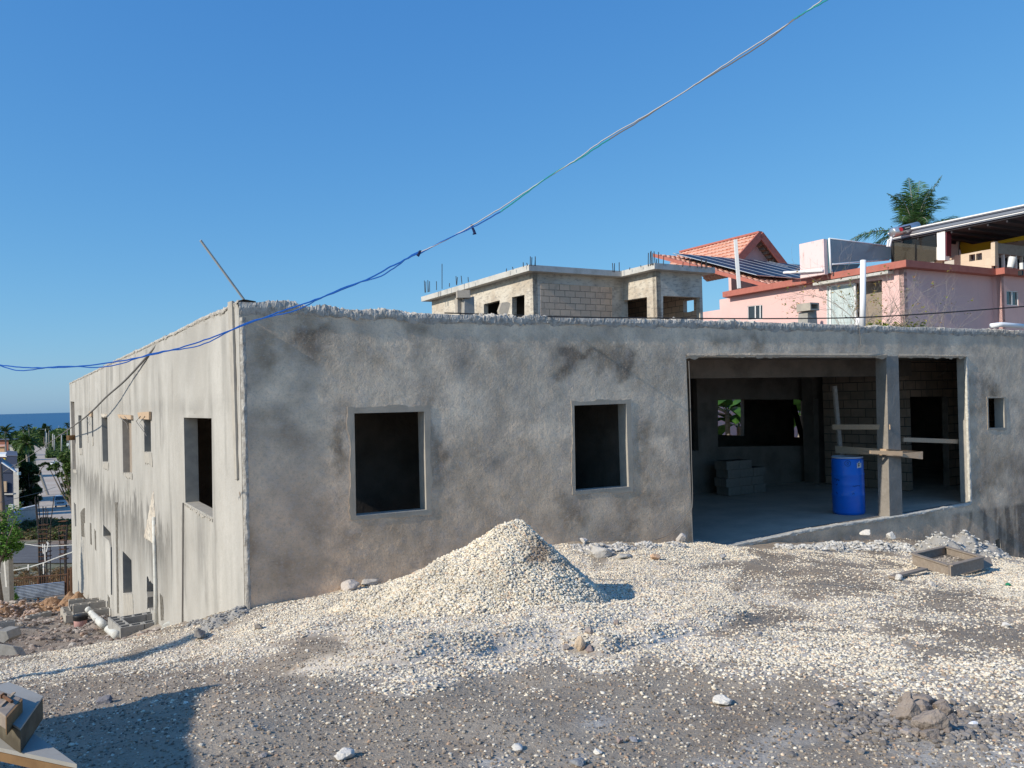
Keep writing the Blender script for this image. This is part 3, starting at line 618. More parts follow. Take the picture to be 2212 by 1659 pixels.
for i, q in enumerate([((311, 978), (328, 978), (330, 1006), (314, 1000)), ((222, 1000), (235, 1000), (235, 1015), (224, 1012)), ((266, 1023), (286, 1023), (286, 1036), (270, 1028)), ((399, 1088), (460, 1121), (460, 1128), (420, 1105)), ((188, 942), (191, 942), (191, 956), (189, 955)), ((198.5, 945), (202, 945), (202, 961), (200, 962)), ((171, 970), (178, 970), (178, 982), (173, 982)), ((158, 1015), (166, 1015), (166, 1024), (159, 1020)),
                       ((267, 1283), (287, 1283), (290, 1345), (268, 1338)), ((219, 894), (232, 895), (232, 901), (220, 900)), ((332, 1060), (338, 1140), (338, 1180), (312, 1160))]):
    patch(LF, LP(*q), 'sill_patch', M['jamb'] if i < 9 else M['plaster_old'], gb, d=.012, seed=i+20, amp=.03, sgn=1)
# window surrounds trowelled proud of the wall (front)
def surround(fr, hole, px_out, parent, seed):
    o_ = rag(rag(pxs(fr, px_out), .022, seed, .22), .010, seed+7, .045)
    c = wall('window_surround', fr.shift(-.007), o_, [hole], .006, M['smooth'], parent, step=.07, amp=.003, mj=M['jamb']); return c
surround(FF, F1, [(751, 879), (928, 874), (934, 1111), (756, 1123)], gb, 1)
surround(FF, F2, [(1233, 866), (1362, 862), (1367, 1062), (1236, 1069)], gb, 2)
surround(FF, F3, [(2131, 857), (2172, 857), (2174, 929), (2133, 929)], gb, 3)
# sills: thin bright cement edge
for hole in (F1, F2, F3):
    a, b = hole[3], hole[2]
    MB().beam(FF.p(a[0], .09, a[1]+.006), FF.p(b[0], .09, b[1]+.006), .20, .012).build('window_sill', M['jamb'], gb)
# corner arris and corner board
s = np.arange(-1.6, 3.36, .025); cor = []
for k in range(6):
    t = k/5; nn = (fbm(s*8, s*0+k, 4, 90, .7)-.5)
    u_ = .002+.075*t+nn*.03*(k > 0); v_ = -.012-.028*math.sin(t*math.pi)-np.abs(nn)*.03
    if k == 5: v_ = v_*0+.003
    cor.append(np.stack([C0.x+U.x*u_+V.x*v_, C0.y+U.y*u_+V.y*v_, s], 1))
cor = np.stack(cor, 1).reshape(-1, 3); I = np.arange(len(s)*6).reshape(-1, 6)
npmesh('corner_mortar', cor, np.stack([I[:-1, :-1].ravel(), I[:-1, 1:].ravel(), I[1:, 1:].ravel(), I[1:, :-1].ravel()], 1), M['crust'], parent=gb)
pb = [LF.p(.02, -.03*-1, 3.52), LF.p(.10, .03, 1.55)]
bq = pxs(LF, [(497, 653), (506, 650), (517, 1034), (512, 1036)])
MB().prism([LF.p(a, .004, b) for a, b in bq], LF.V*.025).build('corner_board', M['jamb'], gb)
# roof slab, floors, inner shell
ZR = 2.98
def ff(u, v, z): return FF.p(u, v, z)
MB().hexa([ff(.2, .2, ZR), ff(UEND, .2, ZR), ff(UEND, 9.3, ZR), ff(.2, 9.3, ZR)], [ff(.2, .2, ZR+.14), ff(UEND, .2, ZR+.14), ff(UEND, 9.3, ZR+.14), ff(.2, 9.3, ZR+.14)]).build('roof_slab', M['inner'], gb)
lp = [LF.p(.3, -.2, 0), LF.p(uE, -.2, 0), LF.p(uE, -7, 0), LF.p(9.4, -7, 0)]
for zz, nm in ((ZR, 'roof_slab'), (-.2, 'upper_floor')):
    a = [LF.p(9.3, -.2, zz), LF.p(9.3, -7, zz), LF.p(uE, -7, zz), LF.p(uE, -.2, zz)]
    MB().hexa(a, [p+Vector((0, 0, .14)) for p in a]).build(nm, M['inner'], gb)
# floor slab: front edge follows the poured lip, runs back level
lipu = pxs(FF, [(1498, 1193), (1584, 1178), (1731, 1147), (1830, 1131), (1950, 1113), (2096, 1087)])
def lipz(u): return float(np.interp(u, [p[0] for p in lipu], [p[1] for p in lipu]))
mb = MB(); us = [.2, 2, 4, 6]+[p[0] for p in lipu]+[17, UEND]; us = sorted(us)
vs = []; 
for u in us: vs += [ff(u, .0 if lipu[0][0]-.01 <= u <= lipu[-1][0]+.01 else .2, lipz(u)), ff(u, 9.3, lipz(u)), ff(u, 9.3, lipz(u)-.3), ff(u, .2, lipz(u)-.3)]
mb.add(vs, [f for i in range(len(us)-1) for f in ((i*4, i*4+4, i*4+5, i*4+1), (i*4+3, i*4+2, i*4+6, i*4+7))]); mb.build('floor_slab', M['slab'], gb)
# raw edge of the slab, coloured paler to stand for its sunlit strip
s = np.arange(lipu[0][0]+.05, lipu[-1][0], .02); z0 = np.interp(s, [p[0] for p in lipu], [p[1] for p in lipu]); rows = []
for k, (pv, pz) in enumerate([(.0, -.05), (-.015, -.03), (-.02, -.005), (-.005, .012), (.06, .014), (.11, .002)]):
    nn = fbm(s*7, s*0+k, 4, 95, .7)-.5; vv = pv+nn*.04*(k < 5); zz = z0+pz+nn*.03*(k < 5)
    rows.append(np.stack([C0.x+U.x*s+V.x*vv, C0.y+U.y*s+V.y*vv, zz], 1))
rows = np.stack(rows, 1).reshape(-1, 3); I = np.arange(len(s)*6).reshape(-1, 6)
npmesh('slab_edge', rows, np.stack([I[:-1, :-1].ravel(), I[1:, :-1].ravel(), I[1:, 1:].ravel(), I[:-1, 1:].ravel()], 1), M['lip'], parent=gb)
# lintel underside roughness and jamb edges of the bay
lt = pxs(FF, [(1482, 771), (1700, 770.5), (1917, 771)]); crust('lintel_edge', FF, [(a, b+.05) for a, b in lt], gb, h=.05, t=.02, seed=31, amp=.012, m=M['smooth'])
lt = pxs(FF, [(1941, 771), (2087, 772)]); crust('lintel_edge', FF, [(a, b+.04) for a, b in lt], gb, h=.04, t=.02, seed=33, amp=.01, m=M['smooth'])
# lit arris strip of right jamb: ragged vertical render edge
def arris(u, z0, z1, seed, wdt=.05):
    s = np.arange(z0, z1, .02); r = []
    for k, (pu, pv) in enumerate([(.06, -.003), (.02, -.014), (-.012, -.008), (-.018, .03), (-.004, wdt)]):
        nn = fbm(s*9, s*0+k, 4, seed, .7)-.5; vv = pv+nn*.02*(k < 4)
        uu = np.interp(s, [z0, z1], u if isinstance(u, (list, tuple)) else [u, u])+pu+nn*.03*(0 < k)
        r.append(np.stack([C0.x+U.x*uu+V.x*vv, C0.y+U.y*uu+V.y*vv, s], 1))
    r = np.stack(r, 1).reshape(-1, 3); I = np.arange(len(s)*5).reshape(-1, 5)
    npmesh('jamb_arris', r, np.stack([I[:-1, :-1].ravel(), I[:-1, 1:].ravel(), I[1:, 1:].ravel(), I[1:, :-1].ravel()], 1), M['lip'], parent=gb)
# pillar between the bays
pq = pxs(FF, [(1915, 771), (1941, 771), (1950, 1113), (1922, 1118)])
a0 = [FF.p(pq[3][0], .0, pq[3][1]), FF.p(pq[2][0], .0, pq[2][1]), FF.p(pq[2][0], .24, pq[2][1]), FF.p(pq[3][0], .24, pq[3][1])]
a1 = [FF.p(pq[0][0], .0, pq[0][1]+.02), FF.p(pq[1][0], .0, pq[1][1]+.02), FF.p(pq[1][0], .24, pq[1][1]+.02), FF.p(pq[0][0], .24, pq[0][1]+.02)]
M['pillar'] = mat('pillar_render', (.27, .245, .215), layers=[dict(s=3, lo=.4, hi=.65, c=(.20, .18, .155), amt=.7), dict(s=20, lo=.5, hi=.7, c=(.34, .31, .27), amt=.4)], bump=[(12, .5, .02)])
MB().hexa(a0, a1).build('pillar', M['pillar'], gb, bevel=.006)
jr = pxs(FF, [(2087, 772), (2096, 1087)]); arris([jr[1][0], jr[0][0]], jr[1][1], jr[0][1], 44)
# partitions of the dark interior
def inner(v, px_out, px_holes, m, th=.15, az=AZ):
    f = FF.shift(v); o_ = px_out
    return wall('inner_wall', f, o_, [pxs(f, h) for h in px_holes], th, m, gb, step=0, amp=0, mj=M['inner'])
ucol = FF.px(1741, 900, 4.6)[0]+.28; print('ucol', ucol)
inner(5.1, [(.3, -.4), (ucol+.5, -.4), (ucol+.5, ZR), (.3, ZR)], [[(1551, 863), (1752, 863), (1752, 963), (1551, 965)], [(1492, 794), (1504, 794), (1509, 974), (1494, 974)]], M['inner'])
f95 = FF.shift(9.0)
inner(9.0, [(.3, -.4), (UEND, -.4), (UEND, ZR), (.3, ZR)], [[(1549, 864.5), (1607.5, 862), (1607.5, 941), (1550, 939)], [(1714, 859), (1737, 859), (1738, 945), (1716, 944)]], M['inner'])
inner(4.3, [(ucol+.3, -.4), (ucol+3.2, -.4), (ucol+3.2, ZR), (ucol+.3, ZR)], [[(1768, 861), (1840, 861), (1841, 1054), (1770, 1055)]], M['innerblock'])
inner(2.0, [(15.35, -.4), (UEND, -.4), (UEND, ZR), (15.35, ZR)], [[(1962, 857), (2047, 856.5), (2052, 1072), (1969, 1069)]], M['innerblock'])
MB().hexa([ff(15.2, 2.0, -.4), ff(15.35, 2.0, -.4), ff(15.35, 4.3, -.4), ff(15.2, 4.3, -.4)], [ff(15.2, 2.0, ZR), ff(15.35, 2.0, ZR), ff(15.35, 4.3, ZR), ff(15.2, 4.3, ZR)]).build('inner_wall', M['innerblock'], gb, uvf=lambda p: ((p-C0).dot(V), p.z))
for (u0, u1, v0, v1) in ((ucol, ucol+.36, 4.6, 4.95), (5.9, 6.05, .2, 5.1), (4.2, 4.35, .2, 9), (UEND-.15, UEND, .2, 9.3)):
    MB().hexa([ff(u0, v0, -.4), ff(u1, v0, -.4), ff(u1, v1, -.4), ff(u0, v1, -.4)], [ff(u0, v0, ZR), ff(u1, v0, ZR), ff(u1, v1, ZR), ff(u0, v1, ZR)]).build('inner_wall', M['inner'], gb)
MB().hexa([ff(7.3, 1.9, ZR-.35), ff(15.3, 1.9, ZR-.35), ff(15.3, 2.15, ZR-.35), ff(7.3, 2.15, ZR-.35)], [ff(7.3, 1.9, ZR), ff(15.3, 1.9, ZR), ff(15.3, 2.15, ZR), ff(7.3, 2.15, ZR)]).build('ceiling_beam', M['inner'], gb)
# back walls of the long wing and dark core
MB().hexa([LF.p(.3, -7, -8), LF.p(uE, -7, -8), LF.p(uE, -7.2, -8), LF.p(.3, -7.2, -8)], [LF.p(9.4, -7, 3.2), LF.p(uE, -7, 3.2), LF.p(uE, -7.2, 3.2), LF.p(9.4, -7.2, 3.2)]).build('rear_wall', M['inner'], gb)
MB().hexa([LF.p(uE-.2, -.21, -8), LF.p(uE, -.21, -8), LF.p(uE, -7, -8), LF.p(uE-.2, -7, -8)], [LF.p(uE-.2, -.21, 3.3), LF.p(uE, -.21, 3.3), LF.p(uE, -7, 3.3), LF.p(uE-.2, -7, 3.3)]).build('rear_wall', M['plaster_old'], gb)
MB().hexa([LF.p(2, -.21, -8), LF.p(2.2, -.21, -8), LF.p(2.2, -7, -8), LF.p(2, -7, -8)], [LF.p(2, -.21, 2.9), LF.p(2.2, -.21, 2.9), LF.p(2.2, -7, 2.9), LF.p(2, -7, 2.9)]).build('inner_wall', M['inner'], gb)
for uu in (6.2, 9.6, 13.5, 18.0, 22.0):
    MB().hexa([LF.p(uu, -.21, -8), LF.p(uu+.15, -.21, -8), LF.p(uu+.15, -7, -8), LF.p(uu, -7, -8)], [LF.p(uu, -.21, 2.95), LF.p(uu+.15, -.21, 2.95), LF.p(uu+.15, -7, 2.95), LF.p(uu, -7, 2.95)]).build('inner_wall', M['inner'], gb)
# waste pipe in its chase, thin conduit down from the big window
a = LP((336, 1117), (338, 1190), (340, 1260), (342, 1350)); MB().tube([LF.p(u, .03, z) for u, z in a], .036, 10).build('waste_pipe', M['dirtypvc'], gb, smooth=True)
a = LP((397.5, 1086), (397, 1200), (396, 1347)); MB().tube([LF.p(u, .015, z) for u, z in a], .012, 6).build('conduit', M['cablegrey'], gb)
# lintel planks nailed over the side openings, with bent tie wires
def plank(q, label, wires):
    t = thing('formwork_plank', label, 'wooden plank', LF.p(LF.px(*q[0])[0], .04, LF.px(*q[0])[1]), 'planks nailed over side wall windows')
    MB().prism([LF.p(a, .012, b) for a, b in LP(*q)], LF.V*.04).build('board', M['wood'], t)
    for w_ in wires: MB().tube([LF.p(a, .06, b) for a, b in LP(*w_)], .007, 5).build('tie_wire', M['cablegrey'], t)
plank([(302.5, 891), (328, 889), (328, 906), (306, 905)], 'squarish pale plank nailed above the narrow window left of the big side window', [[(310, 899), (301, 910), (320, 935), (324, 942)], [(320, 899), (315, 905), (322, 922)]])
plank([(258.5, 895), (288, 897), (288.5, 906), (262, 903)], 'low pale plank nailed over the tall brown-lit side wall window', [[(265, 900), (280, 915), (283, 926)], [(275, 899), (282, 908)]])
plank([(195.5, 889), (200.8, 888), (201, 900), (196, 899)], 'small pale plank above the pair of slit windows', [[(196, 898), (191.5, 905), (198, 918)]])
t = MB().beam(at(146, 946, 33.4), at(160, 945, 33.9), .1, .2).build('projecting_plank', M['darkwood']); tag(t, 'brown plank sticking out of the farthest tall side wall opening', 'wooden plank')

# ------------------------------------------------------------------ stones
t_ = (1+5**.5)/2
ICO = np.array([(-1, t_, 0), (1, t_, 0), (-1, -t_, 0), (1, -t_, 0), (0, -1, t_), (0, 1, t_), (0, -1, -t_), (0, 1, -t_), (t_, 0, -1), (t_, 0, 1), (-t_, 0, -1), (-t_, 0, 1)])/math.hypot(1, t_)
ICF = np.array([(0, 11, 5), (0, 5, 1), (0, 1, 7), (0, 7, 10), (0, 10, 11), (1, 5, 9), (5, 11, 4), (11, 10, 2), (10, 7, 6), (7, 1, 8), (3, 9, 4), (3, 4, 2), (3, 2, 6), (3, 6, 8), (3, 8, 9), (4, 9, 5), (2, 4, 11), (6, 2, 10), (8, 6, 7), (9, 8, 1)])
def stones(name, C, R, colr, seed, m=None, parent=None, loc=None, flat=.7):
    rs = np.random.RandomState(seed); n = len(C)
    q = rs.randn(n, 4); q /= np.linalg.norm(q, axis=1)[:, None]; w_, x, y, z = q.T
    Rm = np.stack([1-2*(y*y+z*z), 2*(x*y-z*w_), 2*(x*z+y*w_), 2*(x*y+z*w_), 1-2*(x*x+z*z), 2*(y*z-x*w_), 2*(x*z-y*w_), 2*(y*z+x*w_), 1-2*(x*x+y*y)], 1).reshape(n, 3, 3)
    sc = rs.uniform(.62, 1.25, (n, 1, 3)); jit = rs.uniform(.78, 1.18, (n, 12, 1))
    Vt = ICO[None]*sc*jit*R[:, None, None]; Vt = np.einsum('nij,nkj->nki', Rm, Vt); Vt[:, :, 2] *= flat; Vt += C[:, None]
    Ft = ICF[None]+np.arange(n)[:, None, None]*12
    return npmesh(name, Vt.reshape(-1, 3), Ft.reshape(-1, 3), m or M['pebble'], parent=parent, col=np.repeat(colr, 12, 0), loc=loc)
PAL = np.array([(.80, .71, .56), (.84, .77, .64), (.74, .66, .53), (.82, .78, .70), (.66, .50, .37), (.42, .39, .35), (.58, .54, .47), (.76, .60, .45)])
PRB = np.array([.30, .26, .14, .13, .04, .04, .05, .04])
def stonecol(n, rs, warm=1):
    c = PAL[rs.choice(8, n, p=PRB)]*rs.uniform(.82, 1.08, (n, 1)); return np.clip(c*np.array([1, .985, .95]), 0, .9)
# the heap: its own mound plus the chips that cover it
gp = thing('gravel_pile', 'tall cream heap of crushed limestone against the grey front wall', 'gravel heap', (apexP.x, apexP.y, 0))
gx = np.arange(-2.6, 2.0, .04); gy = np.arange(-2.3, 1.8, .04); AX, AY = np.meshgrid(gx, gy); AX = AX+apexP.x; AY = AY+apexP.y
base_h = float(height(np.array([apexP.x]), np.array([apexP.y]))[0]); print('ground under apex', base_h, 'apex', apexP)
kH = (apexP.z-base_h+.02)/.93
def ph(x, y): return pile_h(x, y)*kH
inw = lambda x, y: (((x-C0.x)*V.x+(y-C0.y)*V.y) < -.03) | (((x-C0.x)*LF.V.x+(y-C0.y)*LF.V.y) > .05)
AZ_ = height(AX, AY)+ph(AX, AY); ok = (ph(AX, AY) > -.03) & inw(AX, AY); I = np.arange(AX.size).reshape(AX.shape)
okf = ok[:-1, :-1] & ok[1:, :-1] & ok[:-1, 1:] & ok[1:, 1:]
Fp = np.stack([I[:-1, :-1], I[:-1, 1:], I[1:, 1:], I[1:, :-1]], -1)[okf]
npmesh('heap_body', np.stack([AX.ravel(), AY.ravel(), AZ_.ravel()], 1), Fp, M['sand'], parent=gp, smooth=True)
rs = np.random.RandomState(11)
n = 105000; X = apexP.x+rs.uniform(-2.5, 1.6, n); Y = apexP.y+rs.uniform(-2.2, 1.5, n); hh = ph(X, Y); k = (hh > .005) & inw(X, Y); X, Y, hh = X[k], Y[k], hh[k]
n = len(X); R = rs.uniform(.007, .0135, n)*rs.choice([1, 1, 1, 1, 1.2, 1.6], n); Z = height(X, Y)+hh+R*rs.uniform(-.1, .9, n)
c = stonecol(n, rs)*(.80+.35*fbm(X*2.5, Y*2.5, 3, 79))[:, None]; ppx, ppy = project(np.stack([X, Y, Z], 1))
damp = np.exp(-((ppx-1160)/30)**2-((ppy-1195)/38)**2)*sstep(.35, .6, fbm(X*7, Y*7, 3, 77))*1.3
damp = np.maximum(damp, .7*np.exp(-((ppx-1225)/30)**2-((ppy-1225)/20)**2)*sstep(.35, .6, fbm(X*7, Y*7, 3, 78)))
c = c*(1-np.clip(damp, 0, 1)[:, None]*.72)+np.array([.16, .08, .045])*np.clip(damp, 0, 1)[:, None]*.45
tag(stones('pebbles', np.stack([X, Y, Z], 1), R, c, 5, parent=gp), kind='stuff')
# loose chips over the ground
def scatter(n, x0, x1, y0, y1, rmin, rmax, seed, lo=0., keep=1.0):
    rs = np.random.RandomState(seed); X = rs.uniform(x0, x1, n); Y = rs.uniform(y0, y1, n)
    Pq = np.stack([X, Y, height(X, Y)], 1); a, b = project(Pq); cv = cover(a, b, X, Y)
    vis = (a > -120) & (a < PW+120) & (b < PH+120)
    k = (rs.rand(n) < np.clip(cv, lo, 1)*keep) & vis & inw(X, Y) & (pile_h(X, Y) < .03); X, Y = X[k], Y[k]
    R = rmin+(rmax-rmin)*rs.rand(len(X))**1.8
    return X, Y, R, rs
parts = []
for (n, x0, x1, y0, y1, a, b, sd_) in ((230000, -5.5, 8.5, 4.6, 13.2, .0075, .0165, 1), (50000, 5, 14, 9, 17, .009, .018, 2), (30000, -3, 5, 2.9, 5, .004, .011, 3), (50000, -8, -2, 5, 13, .007, .016, 4)):
    X, Y, R, rs = scatter(n, x0, x1, y0, y1, a, b, sd_); parts.append((X, Y, R))
X = np.concatenate([p[0] for p in parts]); Y = np.concatenate([p[1] for p in parts]); R = np.concatenate([p[2] for p in parts]); rs = np.random.RandomState(9)
Z = height(X, Y)+R*rs.uniform(-.2, .6, len(X)); c = stonecol(len(X), rs)*(.80+.35*fbm(X*2.5, Y*2.5, 3, 79))[:, None]; print('loose chips', len(X))
tag(stones('loose_gravel', np.stack([X, Y, Z], 1), R, c, 6, flat=.62, loc=(0, 0, 0)), kind='stuff')
# grey grit everywhere near the camera
rs = np.random.RandomState(12); n = 120000; X = rs.uniform(-6, 9, n); Y = 2.9+rs.rand(n)**1.5*8; k = inw(X, Y) & (pile_h(X, Y) < .03); X, Y = X[k], Y[k]; R = .0035+.009*rs.rand(len(X))**2.5
gc = np.array([(.32, .26, .20), (.42, .37, .30), (.17, .145, .12), (.66, .60, .50), (.42, .29, .20)])[rs.choice(5, len(X), p=[.32, .26, .26, .09, .07])]
tag(stones('earth_grit', np.stack([X, Y, height(X, Y)+R*.3], 1), R, gc, 7, flat=.7, loc=(0, 0, 0)), kind='stuff')
# coarse rubble of the dug soil left of the building
rs = np.random.RandomState(14); n = 9000; dd = rs.uniform(12, 37, n); fx = rs.uniform(-40, 330, n); X = (fx-PW/2)/FPX*dd; Y = dd
k = ((X-C0.x)*LF.V.x+(Y-C0.y)*LF.V.y) > .3; X, Y = X[k], Y[k]; R = (.012+.07*rs.rand(len(X))**5)*(.7+Y/40)
rc = np.array([(.26, .2, .165), (.17, .125, .10), (.40, .34, .29), (.52, .47, .41), (.36, .24, .17)])[rs.choice(5, len(X), p=[.34, .3, .19, .07, .10])]*rs.uniform(.8, 1.15, (len(X), 1))
tag(stones('rubble', np.stack([X, Y, height(X, Y)+R*.2], 1), R, rc, 8, m=M['rock'], flat=.6, loc=(0, 0, 0)), kind='stuff')

# ------------------------------------------------------------------ single rocks and clods
def rockmesh(sz, seed, sub=2, ang=.5):
    import bmesh
    bm = bmesh.new(); bmesh.ops.create_icosphere(bm, subdivisions=sub+1, radius=1); r = np.random.RandomState(seed)
    pl = [(Vector(r.randn(3)).normalized(), r.uniform(.45, .85)) for _ in range(14)]
    for v in bm.verts:
        d = v.co.normalized(); k = 1.0
        for nrm, h in pl:
            c_ = d.dot(nrm)
            if c_ > 1e-3: k = min(k, h/c_)
        k = k*(1-ang*0)+0; q = d*k
        k2 = 1+.17*(float(fbm(q.x*3.5+seed, q.y*3.5+q.z*3, 4, seed, .65))-.5)*2
        v.co = Vector((q.x*sz[0], q.y*sz[1], q.z*sz[2]))*k2
    vs = [v.co.copy() for v in bm.verts]; fs = [tuple(v.index for v in f.verts) for f in bm.faces]; bm.free(); return vs, fs
def rock(px, py, wpx, hpx, col, label, seed, name='rock', cat='rock', group=None, m='rock', rot=0, dep=1.0, sink=.12, sub=2, d=None, dz=0):
    """sits on the ground where its foot shows at (px,py); wpx, hpx its size in the photograph"""
    p = G(px, py) if d is None else at(px, py, d)
    if d is None and inw(p.x, p.y) and pile_h(p.x, p.y) > .03: p = p
    s_ = p.y/FPX; sz = (wpx*s_/2*1.12, wpx*s_/2*dep, hpx*s_/2*1.15)
    vs, fs = rockmesh(sz, seed, sub); Rz = Matrix.Rotation(rot, 3, 'Y') @ Matrix.Rotation(R_(rnd.uniform(-15, 15)), 3, 'Z'); mb = MB()
    mb.add([Rz @ v+Vector((p.x, p.y, p.z+sz[2]*(1-sink*2)+dz)) for v in vs], fs); mb.c = [col]*len(vs)
    return tag(mb.build(name, M[m]), label, cat, group)
W_ = (.66, .63, .58); GY_ = (.38, .36, .34); DK = (.16, .14, .14); TN = (.52, .40, .28); BR = (.27, .19, .15)
rock(1252, 1407, 30, 40, (.56, .43, .30), 'upright tan boulder with a pointed top in the lower edge of the gravel heap', 3, dep=.8)
rock(1274, 1408, 22, 17, (.24, .18, .16), 'dark reddish stone leaning beside the pointed tan boulder', 4)
rock(1224, 1405, 16, 14, (.28, .25, .24), 'small grey stone left of the pointed tan boulder', 5)
rock(1272, 1369, 22, 16, (.34, .28, .24), 'brown-grey stone half buried above the pointed tan boulder', 6)
rock(1332, 1350, 17, 12, (.30, .23, .19), 'round brown stone lying on the cream gravel', 7)
rock(1452, 1286, 18, 10, (.42, .39, .36), 'flat grey stone in the thin gravel beyond the round brown one', 8)
rock(1562, 1522, 40, 20, (.68, .64, .57), 'white angular rock alone on bare earth in the foreground', 9)
rock(1573, 1534, 16, 8, (.30, .25, .23), 'small purple-brown stone in front of the white angular rock', 10)
rock(1795, 1528, 42, 15, (.33, .28, .25), 'flat grey-brown stone left of the big earth clod', 11)
rock(1250, 1653, 40, 18, (.24, .25, .27), 'dark slate-grey stone at the bottom edge of the scene', 12)
rock(1339, 1606, 17, 17, (.32, .24, .21), 'reddish upright stone near the bottom edge', 13)
rock(1368, 1602, 24, 9, (.26, .26, .28), 'flat dark stone just right of the reddish upright one', 14)
rock(1290, 1629, 22, 12, (.72, .69, .64), 'white stone between the slate-grey stone and the reddish upright one', 15)
rock(948*0+944, 1486, 17, 13, (.40, .37, .33), 'grey stone at the lower lip of the gravel heap', 18)
rock(1415, 1209, 22, 16, (.66, .42, .26), 'orange block-shaped brick fragment on the gravel by the wall', 19)
rock(1300, 1204, 52, 30, (.46, .44, .41), 'broken grey mortar slab lying on the gravel under the narrow window', 20, dep=.7)
rock(1350, 1206, 34, 12, (.38, .37, .35), 'thin flat mortar flake beside the broken mortar slab', 21, dep=.8)
rock(1560, 1208, 20, 13, (.40, .38, .36), 'grey stone on the dust before the open bay', 22)
rock(1640, 1376, 20, 12, (.28, .27, .27), 'dark grey stone in the middle of the thin gravel', 23)
rock(1943, 1254, 19, 15, (.62, .60, .56), 'pale rounded stone left of the wooden sieve frame', 24)
rock(2014, 1267, 18, 11, (.56, .52, .47), 'pale flat-topped stone in front of the wooden sieve frame', 25)
rock(2172, 1355, 20, 11, (.60, .58, .55), 'pale angular stone near the right edge of the bare strip', 26)
rock(755, 1277, 46, 24, (.50, .45, .41), 'large pinkish-grey rock at the wall foot under the wide window', 28)
rock(795, 1265, 40, 18, (.44, .41, .37), 'flat grey rock beside the pinkish one at the wall foot', 29)
rock(838, 1252, 40, 14, (.52, .49, .45), 'long pale rock where the gravel heap meets the wall', 30)
rock(430, 1380, 34, 26, (.20, .19, .18), 'dark grey boulder at the edge of the slope by the side wall', 31)
rock(558, 1362, 22, 18, (.28, .25, .22), 'brown stone on the left skirt of the gravel', 32)
rock(874, 1281, 22, 11, (.70, .75, .80), 'pale blue-white plastic scrap on the left flank of the heap', 33, name='plastic_scrap', cat='litter', sub=1, dep=.3)
rock(985, 1352*0+1314, 26, 11, (.40, .40, .38), 'flat grey stone on the left flank of the heap', 34)
rock(228, 1519, 42, 17, (.17, .16, .17), 'dark stone beside the end of the pale painted beam', 35)
rock(514, 1488, 16, 12, (.42, .38, .33), 'rounded tan stone just beyond the corner of the box-shaped shadow', 36)
rock(568, 1610*0+1634, 24, 9, (.30, .27, .25), 'flat brown stone just right of the shadow edge', 37)
rock(746, 1640, 46, 22, (.62, .59, .54), 'pale crumbling lump near the bottom edge left of centre', 38)
rock(1117, 1618, 34, 14, (.58, .56, .52), 'chalky flat lump at the bottom edge near the middle', 39)
rock(1960, 1590, 30, 18, (.36, .31, .28), 'brown stone at the lower left foot of the big earth clod', 40)
rock(2101, 1572, 26, 15, (.85, .86, .88), 'bright white plaster crumb right of the big earth clod', 41, name='plaster_crumb', cat='plaster crumb')
# earth clod heap
cl = thing('earth_clod_heap', 'crumbly mound of dark dug earth with a big clod in the right foreground', 'earth heap', G(2010, 1580))
vs_, fs_ = [], []
for i, (a, b, w_, h_) in enumerate([(2012, 1582, 70, 44), (1970, 1560, 60, 44), (1998, 1540, 44, 24), (2040, 1548, 34, 24), (1962, 1535, 30, 30), (2030, 1530, 30, 18), (2056, 1562, 30, 20), (1990, 1524, 50, 18), (2008, 1594, 40, 20), (1940, 1555, 40, 18), (2046, 1584, 30, 14), (1972, 1590, 26, 18), (2075, 1548, 26, 14), (1950, 1520, 24, 16), (1930, 1572, 22, 12), (2090, 1570, 20, 10), (1982, 1512, 26, 14), (2016, 1560, 30, 20)]):
    p = G(a, b); s_ = p.y/FPX; v_, f_ = rockmesh((w_*s_/2*1.2, w_*s_/2*.9, h_*s_/2*1.7), 60+i, 3); mb = MB()
    mb.add([v+Vector((p.x, p.y, p.z+h_*s_*.42)) for v in v_], f_); mb.build('clod', M['clod'], cl)
rs = np.random.RandomState(15); n = 1500; pc = G(2005, 1560); X = pc.x+rs.randn(n)*.28; Y = pc.y+rs.randn(n)*.26; R = .005+.022*rs.rand(n)**3
tag(stones('crumbs', np.stack([X, Y, height(X, Y)+R*.4], 1), R, np.array([.21, .185, .165])*rs.uniform(.7, 1.2, (n, 1)), 9, m=M['rock'], parent=cl), kind='stuff')
